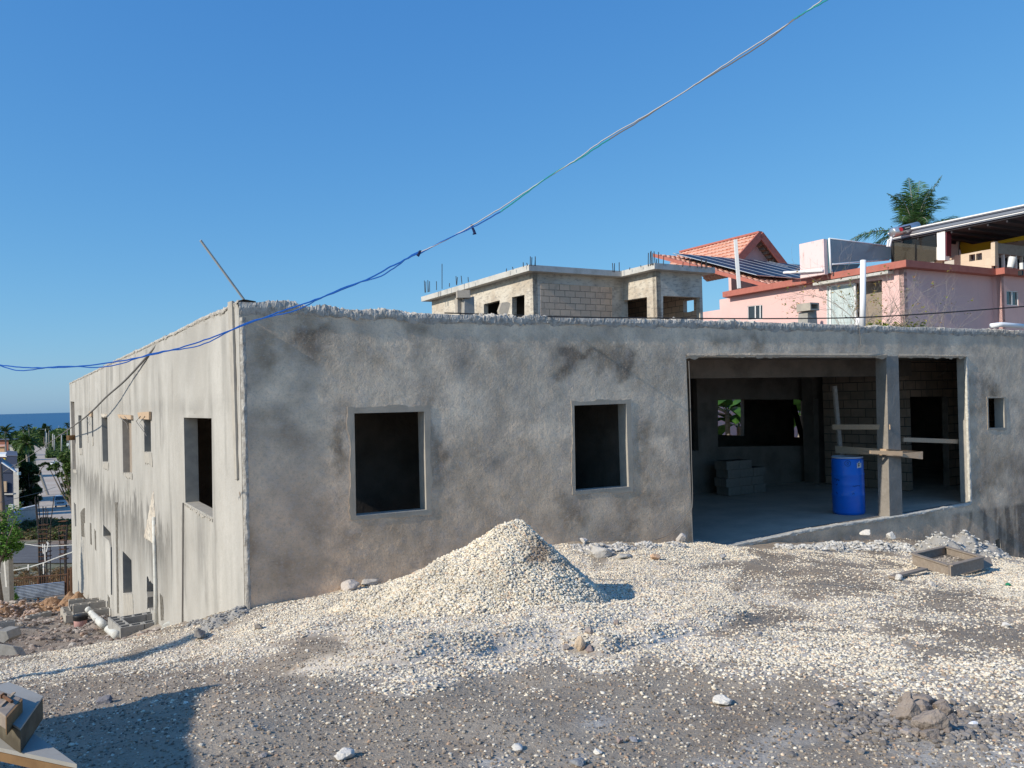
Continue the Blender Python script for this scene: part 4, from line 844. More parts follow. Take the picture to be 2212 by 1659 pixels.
# rubble bank against the wall on the right
def mound(name, label, cat, pts, m, seed, group=None, chips=0, cc=(.5, .48, .45)):
    """pts: (px, py foot, height px, radius px)"""
    c0 = G(pts[0][0], pts[0][1]); t = thing(name, label, cat, (c0.x, c0.y, c0.z), group)
    P0 = [(G(a, b), h, r) for a, b, h, r in pts]; L_ = [(p.x, p.y, h*p.y/FPX, r*p.y/FPX) for p, h, r in P0]
    x0 = min(a-r for a, b, h, r in L_); x1 = max(a+r for a, b, h, r in L_); y0 = min(b-r for a, b, h, r in L_); y1 = max(b+r for a, b, h, r in L_)
    st = max((x1-x0)/90, .02); AX, AY = np.meshgrid(np.arange(x0, x1, st), np.arange(y0, y1, st)); H = np.zeros(AX.shape)-.08
    for a, b, h, r in L_:
        q = np.hypot(AX-a, AY-b)/r*(1+.5*(fbm(AX*2/r, AY*2/r, 3, seed)-.5)); H = np.maximum(H, h*(1-np.clip(q, 0, 1.1)**1.15)-.02)
    H += (fbm(AX*5/(st*30), AY*5/(st*30), 4, seed+2)-.5)*.16*max(l[2] for l in L_)*(H > 0)*2
    I = np.arange(AX.size).reshape(AX.shape); ok = H > -.06; okf = ok[:-1, :-1] & ok[1:, :-1] & ok[:-1, 1:] & ok[1:, 1:]
    npmesh('mound_body', np.stack([AX.ravel(), AY.ravel(), (height(AX, AY)+H).ravel()], 1), np.stack([I[:-1, :-1], I[:-1, 1:], I[1:, 1:], I[1:, :-1]], -1)[okf], m, parent=t, smooth=True)
    if chips:
        rs = np.random.RandomState(seed); sel = rs.choice(np.nonzero((H > 0).ravel())[0], chips); X = AX.ravel()[sel]+rs.randn(chips)*st; Y = AY.ravel()[sel]+rs.randn(chips)*st
        s_ = c0.y/FPX; R = (1.0+4.5*rs.rand(chips)**3)*s_; tag(stones('rubble_chips', np.stack([X, Y, (height(AX, AY)+H).ravel()[sel]+R*.3], 1), R, np.array(cc)*rs.uniform(.7, 1.2, (chips, 1)), seed, m=M['rock'], parent=t), kind='stuff')
    return t
mound('sand_mound', 'twin-peaked grey mortar sand mound behind the wooden sieve frame', 'sand mound', [(2030, 1192, 42, 62), (2088, 1192, 48, 50), (2130, 1198, 30, 50), (1985, 1190, 14, 50)], M['sand'], 5, chips=900, cc=(.56, .54, .50))
mound('rubble_mound', 'long low bank of pale rubble along the foundation before the open bay', 'rubble bank', [(1800, 1184, 16, 40), (1850, 1184, 14, 40), (1905, 1186, 20, 36), (1950, 1188, 16, 34), (1750, 1184, 8, 40), (1700, 1182, 7, 40)], M['sand'], 6, chips=1300, cc=(.60, .58, .54))
mound('rubble_mound', 'small rubble heap against the wall below the narrow window', 'rubble bank', [(1290, 1190, 18, 40), (1340, 1186, 14, 36), (1400, 1180, 10, 34), (1460, 1180, 12, 30), (1250, 1184, 8, 30)], M['sand'], 7, chips=900, cc=(.58, .55, .51))
mound('soil_mound', 'grey crumbly soil heap at the foot of the side wall near the corner', 'soil heap', [(470, 1345, 20, 46), (510, 1330, 22, 40), (420, 1350, 12, 40)], M['sand'], 8, chips=500, cc=(.36, .34, .31))
mound('soil_mound', 'dark dug soil heap against the side wall beside the bent white pipe', 'soil heap', [(222, 1352, 26, 34), (268, 1352, 24, 36), (200, 1345, 14, 24)], M['clod'], 9, chips=300, cc=(.3, .26, .23))
mound('earth_mound', 'long ochre-brown earth bank in front of the zinc fence', 'earth bank', [(150, 1318, 38, 36), (110, 1320, 34, 36), (170, 1316, 42, 30), (75, 1322, 20, 30)], M['redearth'], 10, chips=200, cc=(.42, .28, .18))
mound('earth_mound', 'reddish rubble bank at the far left in front of the zinc fence', 'earth bank', [(45, 1328, 32, 40), (5, 1328, 30, 36), (75, 1332, 16, 30)], M['redearth'], 12, chips=500, cc=(.5, .36, .28))
rock(1870, 1160, 26, 20, W_, 'white rubble stone topping the bank before the open bay', 51, d=G(1870, 1178).y)
rock(1925, 1164, 20, 16, (.6, .58, .54), 'pale stone on the rubble bank near the sand mound', 52, d=G(1925, 1182).y)
rock(2096, 1182, 34, 20, (.60, .57, .50), 'long slanting pale slab on the right side of the sand mound', 53, rot=R_(40), d=G(2096, 1192).y-.2, dep=.5)
rock(1470, 1171, 24, 20, (.46, .43, .41), 'upright grey lump by the left jamb of the open bay', 54)
rock(1262, 1173, 20, 14, (.55, .52, .49), 'pale stone at the wall foot right of the heap', 55)

# ------------------------------------------------------------------ the block house on the hillside behind
HS = EYE+4.3
def hl(px, py, hz_): return onz(px, py, hz_)
rc = [onz(898.4, 637.8, HS), onz(1142.5, 571.5, HS), onz(1332.8, 587.4, HS), onz(1414, 570.9, HS), onz(1545.7, 580.4, HS)]
bh = thing('block_house', 'flat-roofed unfinished house of bare tan blocks and grey concrete on the hill behind', 'house', (rc[1].x, rc[1].y, -1), None)
# square the plan up on the common axes
c1 = rc[1]; dirL = V; wl = (rc[0]-c1).dot(V); wr = (rc[2]-c1).dot(U); wj = (rc[2]-rc[3]).dot(V); we = (rc[4]-rc[3]).dot(U)
wl *= 1.05; print('block house', wl, wr, wj, we)
def bp(u, v, z): return c1+U*u+V*v+Vector((0, 0, z-c1.z))
pl = [(0, 0), (wr, 0), (wr, -wj), (wr+we, -wj), (wr+we, 8), (0, wl)]
MB().prism([bp(u, v, HS-.19) for u, v in pl], (0, 0, .19)).build('roof_slab', M['roofslab'], bh)
ins = .32
def bf(u, v, az): o = bp(u, v, 0); f = Frame(o, 0); a = R_(az); f.U = Vector((math.cos(a), math.sin(a), 0)); f.V = Vector((-math.sin(a), math.cos(a), 0)); return f
ZW = HS-.193
def hwall(f, u1, holes, m, th=.18, name='wall', par=None, uvs=True, z0=-1): return wall(name, f, [(0, z0), (u1, z0), (u1, ZW), (0, ZW)], [pxs(f, h) for h in holes], th, m, par, step=0, amp=0, mj=M['plaster_old'])
# lit long face: runs from corner away (use heading reversed so that inside is +V)
def faceL(u, v0, v1):       # face looking towards -U, from v0 (near) to v1 (far)
    f = Frame(bp(u, v1, 0), 0); f.U = -V; f.V = U; return f
fA = faceL(ins, ins, wl-ins); hwall(fA, wl-2*ins, [[(1045, 657.4), (1079.4, 648.6), (1079.4, 700), (1045, 705)], [(1106, 642), (1133, 636.5), (1133, 700), (1106, 703)]], M['plaster_old'], par=bh)
fB = Frame(bp(ins, ins, 0), AZ); hwall(fB, wr-.0, [], M['plaster_old'], par=bh)
print('fE', pxs(Frame(bp(wr+ins, 2.8, 0), AZ), [(1475.5, 650), (1498, 674)]), we)
q = pxs(fB, [(1168, 611), (1322, 621), (1322, 720), (1168, 720)]); patch(fB, q, 'block_infill', M['block'], bh, d=.006, n=5) if False else None
b_ = MB().prism([fB.p(a, -.001, b) for a, b in q], fB.V*-.006).build('block_infill', M['block'], bh, uvf=lambda p: ((p-fB.o).dot(U), p.z))
fC = faceL(wr+ins, -wj+ins, ins); hwall(fC, wj, [[(1339.5, 650.5), (1397.5, 641.5), (1398.2, 720), (1342, 720)]], M['plaster_old'], par=bh)
fD = Frame(bp(wr+ins, -wj+ins, 0), AZ); hwall(fD, we-2*ins, [[(1432.5, 639), (1512, 642.5), (1513, 720), (1432.5, 720)]], M['plaster_old'], par=bh)
fE = Frame(bp(wr+ins, 4.8, 0), AZ); hwall(fE, we-2*ins, [], M['block'], par=bh)
fG = faceL(wr+we-ins, -wj+ins+.18, 7.5); hwall(fG, 7.5+wj-ins-.18, [[(1475.5, 650), (1498.5, 646.4), (1499, 671), (1488, 674), (1476, 675)]], M['block'], par=bh)
hwall(faceL(1.6, ins+.2, wl-1), wl-1.6, [], M['inner_shade'], par=bh, name='inner_wall')  # wall coloured dark to keep the openings shaded
# joists of the shuttered beam marks: darker band under the roof on brick face
rb = [(158, 365, 285), (163, 365, 292), (178, 362, 290), (182, 361, 283), (190, 360, 290), (237, 348, 290), (274, 340, 172), (323, 326, 303), (372, 314, 255), (374, 314, 262), (409, 305, 253), (452, 292, 262), (709, 222, 204), (756, 210, 193), (825, 190, 162), (854, 182, 166), (872, 180, 122), (881, 181, 128), (906, 183, 122), (903, 183, 130), (1433, 224, 167), (1442, 225, 168), (1475, 222, 162), (1546, 210, 197), (1622, 192, 182), (1671, 184, 98), (1684, 181, 90), (1694, 178, 84), (1703, 176, 97), (1719, 176, 87), (1728, 178, 140), (1742, 178, 92), (1773, 180, 115), (1905, 189, 160), (1955, 192, 132), (2005, 196, 165), (2033, 198, 134), (2038, 198, 138), (2062, 200, 150), (2070, 200, 140)]
for i, (zx, zb, zt_) in enumerate(rb):
    px_, pb_, pt_ = 867.5+zx*.3187, 515.1+zb*.3187, 515.1+zt_*.3187; b0 = onz(px_, pb_+1, HS-.1); d = b0.y+.25; a = at(px_, pb_, d)
    b0 = Vector((a.x, a.y, HS-.06)); t1 = at(px_, pt_, d); MB().tube([b0, Vector((b0.x+rnd.uniform(-.03, .03), b0.y, t1.z))], .014, 5).build('rebar', M['rebar'], bh)
# perched blocks and slabs on our own roof
def hollow_block(o, ax, ay, az_, L=.40, W=.19, H=.19, m='tanblock', parent=None, cores=2, name='shell'):
    """block with open cores; ax, ay, az_ unit axes, o centre; cores run along az_"""
    mb = MB(); ax, ay, az_ = Vector(ax), Vector(ay), Vector(az_); t = .03
    def bx(cx, cy, lx, ly): 
        q = [o+ax*(cx+a*lx/2)+ay*(cy+b*ly/2)+az_*(k*H/2) for k in (-1, 1) for a, b in ((-1, -1), (1, -1), (1, 1), (-1, 1))]; mb.hexa(q[:4], q[4:])
    bx(0, W/2-t/2, L, t); bx(0, -W/2+t/2, L, t); n = cores+1
    for k in range(n): bx(-L/2+t/2+(L-t)*k/(n-1), 0, t, W-2*t)
    return mb.build(name, M[m], parent)
Z3 = Vector((0, 0, 1))
def stub(px, pyt, pyb, wpx, d, m, label, shape='col'):
    a = at(px, pyb, d); b = at(px, pyt, d); w_ = wpx*d/FPX
    t = thing('masonry_stub', label, 'broken column', (a.x, a.y, a.z)); H = b.z-a.z
    q = [(-.5, -.45), (.5, -.5), (.48, .5), (-.52, .45)]
    mb = MB(); mb.hexa([a+U*x*w_+V*y*w_ for x, y in q], [a+U*(x*.9+.05)*w_+V*y*w_*.9+Z3*(H*(.9 if x < 0 else 1)) for x, y in q]); mb.build('shaft', M[m], t, bevel=.01); return t, a, b, w_
t, a, b, w_ = stub(1009, 641, 700, 26, 18.5, 'greyblock', 'broken grey column stub on the roof with a tan block perched on it'); 
MB().box(at(1000.5, 636.5, 18.4), .30, .2, .17, R_(AZ-20)).build('perched_block', M['tanblock'], t, bevel=.012)
MB().box(at(991, 660, 18.5), .13, .13, .34, R_(AZ)).build('side_block', M['tanblock'], t, bevel=.01)
t = MB().prism([at(x, y, 18.3) for x, y in ((1078, 671), (1084, 654), (1096, 652), (1103, 656), (1097, 678), (1080, 680))], V*.09).build('leaning_slab', M['tanblock']); tag(t, 'tan slab fragment leaning between the two dark openings of the block house', 'slab fragment')
t, a, b, w_ = stub(1744, 671, 706, 30, 17.5, 'greyblock', 'grey column stub with a hollow block laid across its top before the pink house')
hollow_block(at(1745, 664.5, 17.4), (V*-.9+U*.44).normalized(), (U*.9+V*.44).normalized()*1.0, Z3, m='tanblock', parent=t, cores=1, name='hollow_block', H=.15, L=.34, W=.22) if False else None
bx_ = at(1745, 664, 17.4); hollow_block(bx_, U, Z3, V, L=.27, W=.16, H=.36, m='tanblock', parent=t, cores=1, name='hollow_block')
# loose rod leaning above the corner
t = MB().tube([at(433, 519, 11.2), at(527, 647, 11.6)], .018, 6).build('leaning_rod', M['palewall']); tag(t, 'long thin metal rod leaning out over the building corner against the sky', 'metal rod')

# ------------------------------------------------------------------ pink house
HP = EYE+4.5
pc1 = onz(1956.8, 561, HP); ph_ = thing('pink_house', 'pink house with red roof fascia and a covered roof terrace at the upper right', 'house', (pc1.x, pc1.y, 0))
def pp(u, v, z): return pc1+U*u+V*v+Vector((0, 0, z-pc1.z))
pL = (onz(1545.8, 629.8, HP)-pc1).dot(V); pR = (onz(2134.6, 582.7, HP)-pc1).dot(U); pj = onz(2166, 577, HP); pju, pjv = (pj-pc1).dot(U), (pj-pc1).dot(V)
print('pink', pL, pR, pju, pjv)
pju = pR
outl = [(0, 0), (pR, 0), (pR, pjv), (pR+9, pjv), (pR+9, 14), (0, pL)]
FH = .235
MB().prism([pp(u, v, HP-FH) for u, v in outl], (0, 0, FH)).build('roof_fascia', M['fascia'], ph_)
def pfaceL(u, v0, v1): f = Frame(pp(u, v1, 0), 0); f.U = -V; f.V = U; return f
OV = .34; ZP = HP-FH-.003
def pw(f, u1, holes, m='pink', name='wall'): return wall(name, f, [(0, -3), (u1, -3), (u1, ZP), (0, ZP)], [pxs(f, h) for h in holes], .18, M[m], ph_, step=0, amp=0, mj=M['pink'])
pA = pfaceL(OV, OV, pL-.1); WA = [(1614.7, 661), (1647.3, 658), (1647.3, 690), (1615, 692)]; DA = [(1785, 614), (1905, 592), (1905, 740), (1785, 740)]
DA = [(1785.5, 618), (1905, 604), (1906, 740), (1786, 740)]
pw(pA, pL-.1-OV, [WA, DA])
# extension further left behind the block house
pX = pfaceL(OV+.7, pL-.1, pL+9); wall('wall', pX, [(0, -3), (9.1, -3), (9.1, HP-.6), (0, HP-.6)], [], .18, M['pink'], ph_, step=0, amp=0, mj=M['pink'])
pB = Frame(pp(OV, OV, 0), AZ); pw(pB, pR, [])
pBj = pfaceL(pR+OV, pjv+OV, OV); wj2 = OV-pjv-OV; pw(pBj, abs(wj2), [])
pD = Frame(pp(pR+OV, pjv+OV, 0), AZ); WD = [(2174, 627.5), (2199.5, 629.5), (2200, 661), (2174.5, 659)]; pw(pD, 8.5, [WD])
def window(f, poly, parent, mull=(.5,), back=None, fr=.05, fm='white', gm='glassdark', name='window', v=.04, rail=None):
    q = pxs(f, poly) if isinstance(poly[0], tuple) and poly[0][0] > 60 else poly
    P4 = [f.p(a, v, b) for a, b in q]; mb = MB()
    for i in range(4): mb.beam(P4[i], P4[(i+1) % 4], fr, fr, up=f.V)
    for m_ in mull: mb.beam(P4[0].lerp(P4[1], m_), P4[3].lerp(P4[2], m_), fr, fr, up=f.V)
    w_ = mb.build(name, M[fm], parent)
    MB().prism([p+f.V*.015 for p in P4], f.V*.012).build('pane', M[gm], w_); return w_
for o in (window(pA, WA, ph_, (.5, .82), fr=.05),): pass
window(pD, WD, ph_, (.5,), fr=.06)
q = pxs(pA, DA); e = (q[1][0]-q[0][0])
w_ = window(pA, [q[0], (q[0][0]+e*.52, q[1][1]), (q[0][0]+e*.52, q[2][1]), q[3]], ph_, (.12,), fr=.07, gm='curtain', name='sliding_door')
w2 = [(q[0][0]+e*.52, q[0][1]), q[1], q[2], (q[0][0]+e*.52, q[3][1])]
MB().prism([pA.p(a, .5, b) for a, b in w2], pA.V*.02).build('brown_sheet', M['greywood'], ph_)  # brown sheet filling the void beside the sliding door
a_, b_ = q[0], q[1]; MB().beam(pA.p(a_[0]-.35, -.16, a_[1]+.10), pA.p(b_[0]+.5, -.16, a_[1]+.10), .38, .10).build('door_canopy', M['roofslab'], ph_)
# roof edge strip of dry growth and white conduit
MB().tube([at(1693, 589, 32.5), at(1778, 584.5, 31)], .05, 8).build('roof_pipe', M['pvc'], ph_)
# roof box (pale pink with rust streaks)
def obox(px_l, px_c, px_r, pyt, pyb, d, name, m, parent, top=None):
    c = at(px_c, pyt, d); zt_, zb_ = c.z, at(px_c, pyb, d).z
    def hit(px, dirv, py):   # point along dirv from c seen at column px
        best = None
        for k in np.linspace(0, 6, 1200):
            p = c+dirv*k; x, y = project(np.array([tuple(p)]))
            if abs(x[0]-px) < .6: return k
        return 1.0
    a = hit(px_l, V, pyt); b = hit(px_r, U, pyt)
    q = [c, c+U*b, c+U*b+V*a, c+V*a]; zz = Z3*(zb_-zt_)
    return MB().hexa([p+zz for p in q], q).build(name, m, parent), a, b
rbx = thing('roof_shaft', 'pale pink masonry box with rust streaks standing on the pink house roof', 'roof box', at(1755, 590, 31))
obox(1726, 1779, 1787, 516, 592, 31, 'shaft_body', M['pinkpale'], rbx)
# clear sheet windbreak in white pipe frame
wb = thing('windbreak', 'grey see-through sheet windbreak in a white pipe frame on the pink house roof', 'windbreak', at(1790, 587, 31))
P_ = [at(1791, 515, 31), at(1926, 531, 34.2), at(1926, 560.5, 34.2), at(1797, 570, 31)]
MB().prism([at(1795, 517, 31), at(1925, 532, 34.2), at(1925, 560, 34.2), at(1797, 570, 31)], V*.03).build('sheet', M['sheet'], wb)
MB().prism([at(1786, 517, 31.1), at(1793, 517, 31.1), at(1795, 590, 31.1), at(1786, 590, 31.1)], V*.03).build('side_sheet', M['bluestrip'], wb)
MB().prism([at(1797, 573, 31.3), at(1860, 569, 32.5), at(1850, 582, 32.3), at(1800, 588, 31.3)], V*.03).build('lower_sheet', M['bluestrip'], wb)
MB().tube([at(1791, 515, 31), at(1795, 590, 31)], .04, 8).tube([at(1791, 515, 31), at(1926, 532, 34.2)], .025, 6).tube([at(1797, 571, 31), at(1920, 561, 34)], .035, 6).build('pipe_frame', M['pvc'], wb, smooth=True)
# roof terrace
HT = EYE+6.4
tl = onz(1925.5, 507, HT); tr_ = onz(2212, 451, HT); dirT = V
tc = thing('roof_terrace', 'open roof terrace with sloping grey metal roof, smoked glass and yellow wall', 'terrace', (tl.x, tl.y, HP))
Lt = (tl-tr_).dot(V)+3.0
def tp(k, inn, z): return tl-V*k+U*inn+Vector((0, 0, z-tl.z))     # k towards the viewer, inn inwards
h_e = 12.5*tl.y/FPX
mb = MB()
for i, (z0, z1, o) in enumerate(((0, .06, -.06), (-.09, 0, 0), (-.13, -.09, -.03), (-.20, -.13, .02), (-.235, -.20, -.02))):
    mb.hexa([tp(-.1, o, HT+z0), tp(Lt, o, HT+z0), tp(Lt, 6, HT+z0+.0), tp(-.1, 6, HT+z0)], [tp(-.1, o, HT+z1-.002), tp(Lt, o, HT+z1-.002), tp(Lt, 6, HT+z1-.002), tp(-.1, 6, HT+z1-.002)])
mb.build('metal_roof', M['metalroof'], tc)
MB().beam(tp(-.1, -.075, HT+.06), tp(Lt, -.075, HT+.06), .03, .05).build('roof_trim', M['white'], tc)
MB().beam(tp(-.1, -.035, HT-.175), tp(Lt, -.035, HT-.175), .03, .035).build('roof_trim', M['white'], tc)
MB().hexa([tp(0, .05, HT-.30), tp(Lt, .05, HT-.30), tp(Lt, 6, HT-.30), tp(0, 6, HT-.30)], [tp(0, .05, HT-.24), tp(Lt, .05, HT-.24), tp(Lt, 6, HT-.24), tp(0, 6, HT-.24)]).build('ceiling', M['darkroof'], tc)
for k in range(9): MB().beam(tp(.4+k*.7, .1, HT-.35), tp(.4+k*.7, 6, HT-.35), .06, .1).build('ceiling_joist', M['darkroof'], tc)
tf = Frame(tl-V*Lt, 0); tf.U = V; tf.V = U
tf = Frame(tl+V*0, 0); tf.U = -V; tf.V = U
def tq(*p, v=.12): return [tf.p(a, v, b) for a, b in pxs(tf, p, v)]
q = tq((1929, 524), (2022, 504), (2022, 566), (1930, 566)); MB().prism(q, U*.015).build('smoked_glass', M['tint'], tc)
for x0, x1 in ((1925, 1930), (1976, 1979)): q = tq((x0, 522), (x1, 520), (x1, 566), (x0, 566)); MB().prism(q, U*.06).build('glass_post', M['black'], tc)
q = tq((2023.5, 502), (2041, 498), (2041.5, 562), (2025, 562), v=.05); MB().prism(q, U*.3).build('white_column', M['white'], tc)
q = tq((2041.5, 498), (2045, 497), (2045, 552), (2041.5, 553), v=.1); MB().prism(q, U*.3).build('maroon_trim', M['maroon'], tc)
q = tq((1929, 505), (2230, 440), (2230, 600), (1929, 600), v=4.6); MB().prism(q, U*.1).build('rear_wall', M['palewall'], tc)
q = tq((2050, 515), (2069, 513), (2069, 555), (2050, 558), v=2.6); MB().prism(q, U*.1).build('inner_panel', M['palewall'], tc)
q = tq((2069, 522), (2101, 528), (2101, 560), (2080, 560), v=3.0); MB().prism(q, U*.02).build('maroon_panel', M['maroon'], tc)
q = tq((2072, 521), (2101, 528), (2101, 548), (2078, 555), v=2.9); MB().prism(q, U*.05).build('yellow_wall', M['yellow'], tc)
q = tq((2101, 528), (2146, 520), (2146, 540), (2101, 546), v=2.9); MB().prism(q, U*.05).build('yellow_wall', M['yellow'], tc)
q = tq((2150, 522), (2240, 503), (2240, 514), (2150, 528), v=2.4); MB().prism(q, U*.05).build('yellow_wall', M['yellow'], tc)
# travertine parapet, nearer than the roof line
tg = thing('terrace_parapet', 'stepped travertine tiled parapet with square openings edging the roof terrace', 'parapet', at(2080, 570, 30))
pf = Frame(pp(pR+.12, 0, 0), 0); pf.U = -V; pf.V = U
o_ = pxs(pf, [(2018, 562), (2036, 559), (2036, 561), (2062, 556), (2062, 552), (2092, 547), (2123, 541), (2142, 538), (2142, 590), (2018, 590)])
o_ = [(a, max(b, HP+.004)) for a, b in o_]
hol = [[(2035.5, 564.5), (2061, 559.5), (2061, 572), (2035.5, 575)], [(2093.5, 550.5), (2106.5, 548.5), (2106.5, 563), (2093.5, 565)], [(2108.5, 548.2), (2121, 546), (2121.5, 561), (2108.5, 562.6)]]
wall('tiled_wall', pf, o_, [pxs(pf, h) for h in hol], .14, M['travertine'], tg, step=0, amp=0, mj=M['travertine'])
MB().prism([pf.p(a, -.02, b) for a, b in pxs(pf, [(2141, 523), (2150, 521), (2150, 574), (2141, 574)])], pf.V*.2).build('tiled_post', M['travertine'], tg, uvf=lambda p: ((p-pf.o).dot(V), p.z))
rg = thing('balustrade', 'openwork balustrade with a grey-blue concrete rail at the far right of the roof terrace', 'balustrade', at(2180, 577, 30))
dq_ = pp(pR+.15, .1, 0).y; c_ = at(2150, 524, dq_); zr0, zr1 = c_.z, at(2150, 547, dq_).z; zb_ = HP
MB().hexa([c_+Z3*(zr1-c_.z), c_+U*4+Z3*(zr1-c_.z), c_+U*4+V*.16+Z3*(zr1-c_.z), c_+V*.16+Z3*(zr1-c_.z)], [c_, c_+U*4, c_+U*4+V*.16, c_+V*.16]).build('top_rail', M['bluegreyroof'] if False else M['greyblock'], rg)
for k in range(9): p = c_+U*(.2+k*.42)+V*.08; MB().box(Vector((p.x, p.y, (zr1+zb_)/2)), .07, .1, zr1-zb_, R_(AZ)).build('baluster', M['white'] if k % 2 else M['palewall'], rg)
MB().hexa([Vector((p.x, p.y, zb_)) for p in (c_+V*.5, c_+U*4+V*.5, c_+U*4+V*.6, c_+V*.6)], [Vector((p.x, p.y, zr1)) for p in (c_+V*.5, c_+U*4+V*.5, c_+U*4+V*.6, c_+V*.6)]).build('back_panel', M['darkroof'], rg)
pt = thing('planter_pipe', 'leaning white cylindrical planter on the red fascia at the far right', 'planter', at(2185, 578, 29.4))
a = at(2182, 578, 29.4); b = at(2187.5, 556, 29.4); MB().tube([a, b], [.10, .125], 16).build('pot_body', M['pottery'], pt); MB().tube([b, b+(b-a)*.02], .10, 16).build('dark_mouth', M['black'], pt)
t = thing('floodlight', 'small white and black floodlight on the red fascia beside the planter', 'floodlight', at(2207, 590, 29.3)); MB().box(at(2207, 575, 29.3), .1, .12, .24, R_(AZ)).build('lamp_head', M['pottery'], t, bevel=.02); MB().box(at(2205, 590, 29.3), .14, .14, .18, R_(AZ)).build('lamp_base', M['black'], t, bevel=.02)
# back of the pink house
MB().hexa([pp(8, .4, -3), pp(8, pL+8, -3), pp(8.1, pL+8, -3), pp(8.1, .4, -3)], [pp(8, .4, ZP), pp(8, pL-.5, ZP), pp(8.1, pL-.5, ZP), pp(8.1, .4, ZP)]).build('rear_wall', M['darkwood'], ph_)
# solar water heater
wh = thing('water_heater', 'horizontal steel solar water heater tank behind the terrace roof edge', 'water heater', at(1955, 505, 33.5))
a, b = at(1927, 503, 33.0), at(1983, 489, 33.4); MB().tube([a, a+(b-a)*.02, a+(b-a)*.98, b], [.15, .19, .19, .15], 20).build('tank', M['heater'], wh, smooth=True)
ax = (b-a).normalized(); n_ = Vector((0, -1, .15)).normalized()
c_ = a.lerp(b, .42)+n_*.185; up_ = ax.cross(n_).normalized(); 
if up_.z < 0: up_ = -up_
MB().prism([c_-ax*.30-up_*.07, c_+ax*.30-up_*.07, c_+ax*.30+up_*.09, c_-ax*.30+up_*.09], n_*.012).build('black_label', M['black'], wh)
c2_ = a.lerp(b, .26)+n_*.205; MB().prism([c2_+ax*.09*math.cos(k*math.pi/6)+up_*.09*math.sin(k*math.pi/6) for k in range(12)], n_*.006).build('red_sticker', M['red'], wh)
MB().prism([c_+ax*(-.02)-up_*.01+n_*.014, c_+ax*.24-up_*.01+n_*.014, c_+ax*.24+up_*.03+n_*.014, c_-ax*.02+up_*.03+n_*.014], n_*.003).build('faint_lettering', M['greyblock'], wh)
MB().tube([at(1921, 533, 33), at(1926, 512, 33)], .05, 8).tube([at(1917, 533, 33), at(1919, 518, 33)], .045, 8).build('support_pipe', M['pvc'], wh)

# tiled gable and solar roof
dg = 46.; ap = at(1639.6, 503.2, dg); tgl = thing('tiled_gable_house', 'pink gable with clay-red tile roof rising behind the solar panels', 'house', (ap.x, ap.y, 4))
gf = Frame(ap, AZ); lv = gf.px(1584, 566); rv = gf.px(1697, 577); re = onz(1468.9, 544.9, ap.z); Lr = (re-ap).dot(V)
def gp_(uz, v): return gf.p(uz[0], v, uz[1])
A2 = (0, ap.z); A0 = gf.px(1639.6, 503.2)
def slope(e, name, m, uvs=1, back=0.0):
    a, b, c, d = gp_(A0, 0), gp_(e, 0), gp_(e, Lr+.2), gp_(A0, Lr)
    n = (b-a).cross(d-a).normalized(); 
    if n.z < 0: n = -n
    return a, b, c, d, n
def tilefield(a, b, d, name, parent, rows=None, m='tile', nw=None):
    """corrugated clay-pattern roof sheet: a ridge near, b eave near, d ridge far"""
    dn = b-a; al = d-a; L1, L2 = dn.length, al.length; n = dn.cross(al).normalized()
    if n.z < 0: n = -n
    rows = rows or max(3, int(L1/.37)); cols = int(L2/.09); mb = MB(); vs = []
    for i in range(rows):
        for e_ in (0, 1):
            for j in range(cols+1):
                w_ = math.sin(j/cols*L2/.30*2*math.pi); p = a+dn*((i+e_*(1.04))/rows)+al*(j/cols)+n*(.035*w_+(.075 if e_ else .0)); vs.append(p+dn.normalized()*(.02*w_*e_))
    fs = []; k = cols+1
    for i in range(rows):
        o = i*2*k
        for j in range(cols): fs.append((o+j, o+j+1, o+k+j+1, o+k+j))
    for i in range(rows-1):
        o = (i*2+1)*k
        for j in range(cols): fs.append((o+j, o+j+1, o+k+j+1, o+k+j))
    return mb.add(vs, fs).build(name, M[m], parent)
a, b, c, d, n_ = slope(lv, '', ''); tilefield(a, b, d, 'roof_slope', tgl)
a, b, c, d, n_ = slope(rv, '', ''); tilefield(a, b, d, 'roof_slope', tgl)
for e in (lv, rv): MB().beam(gp_(A0, -.12)-Z3*.12, gp_(e, -.12)-Z3*.12, .10, .42, up=V.cross(gp_(e, 0)-gp_(A0, 0))).build('verge_board', M['fascia'], tgl)
MB().beam(gp_(A0, -.1)+Z3*.03, gp_(A0, Lr)+Z3*.03, .3, .1).build('ridge_tile', M['fascia'], tgl)
MB().prism([gf.p(A0[0], .5, A0[1]-.35), gf.p(lv[0]+.3, .5, lv[1]-.1), gf.p(lv[0]+.3, .5, 4), gf.p(rv[0]-.3, .5, 4), gf.p(rv[0]-.3, .5, rv[1]-.1)], V*.2).build('gable_wall', M['pink'], tgl)
for k in range(1, 8): e = gp_(A0, .15).lerp(gp_(rv, .15), k/8.2+.04)-Z3*.28; MB().beam(e, e+V*.5, .12, .16).build('rafter_end', M['greywood'], tgl)
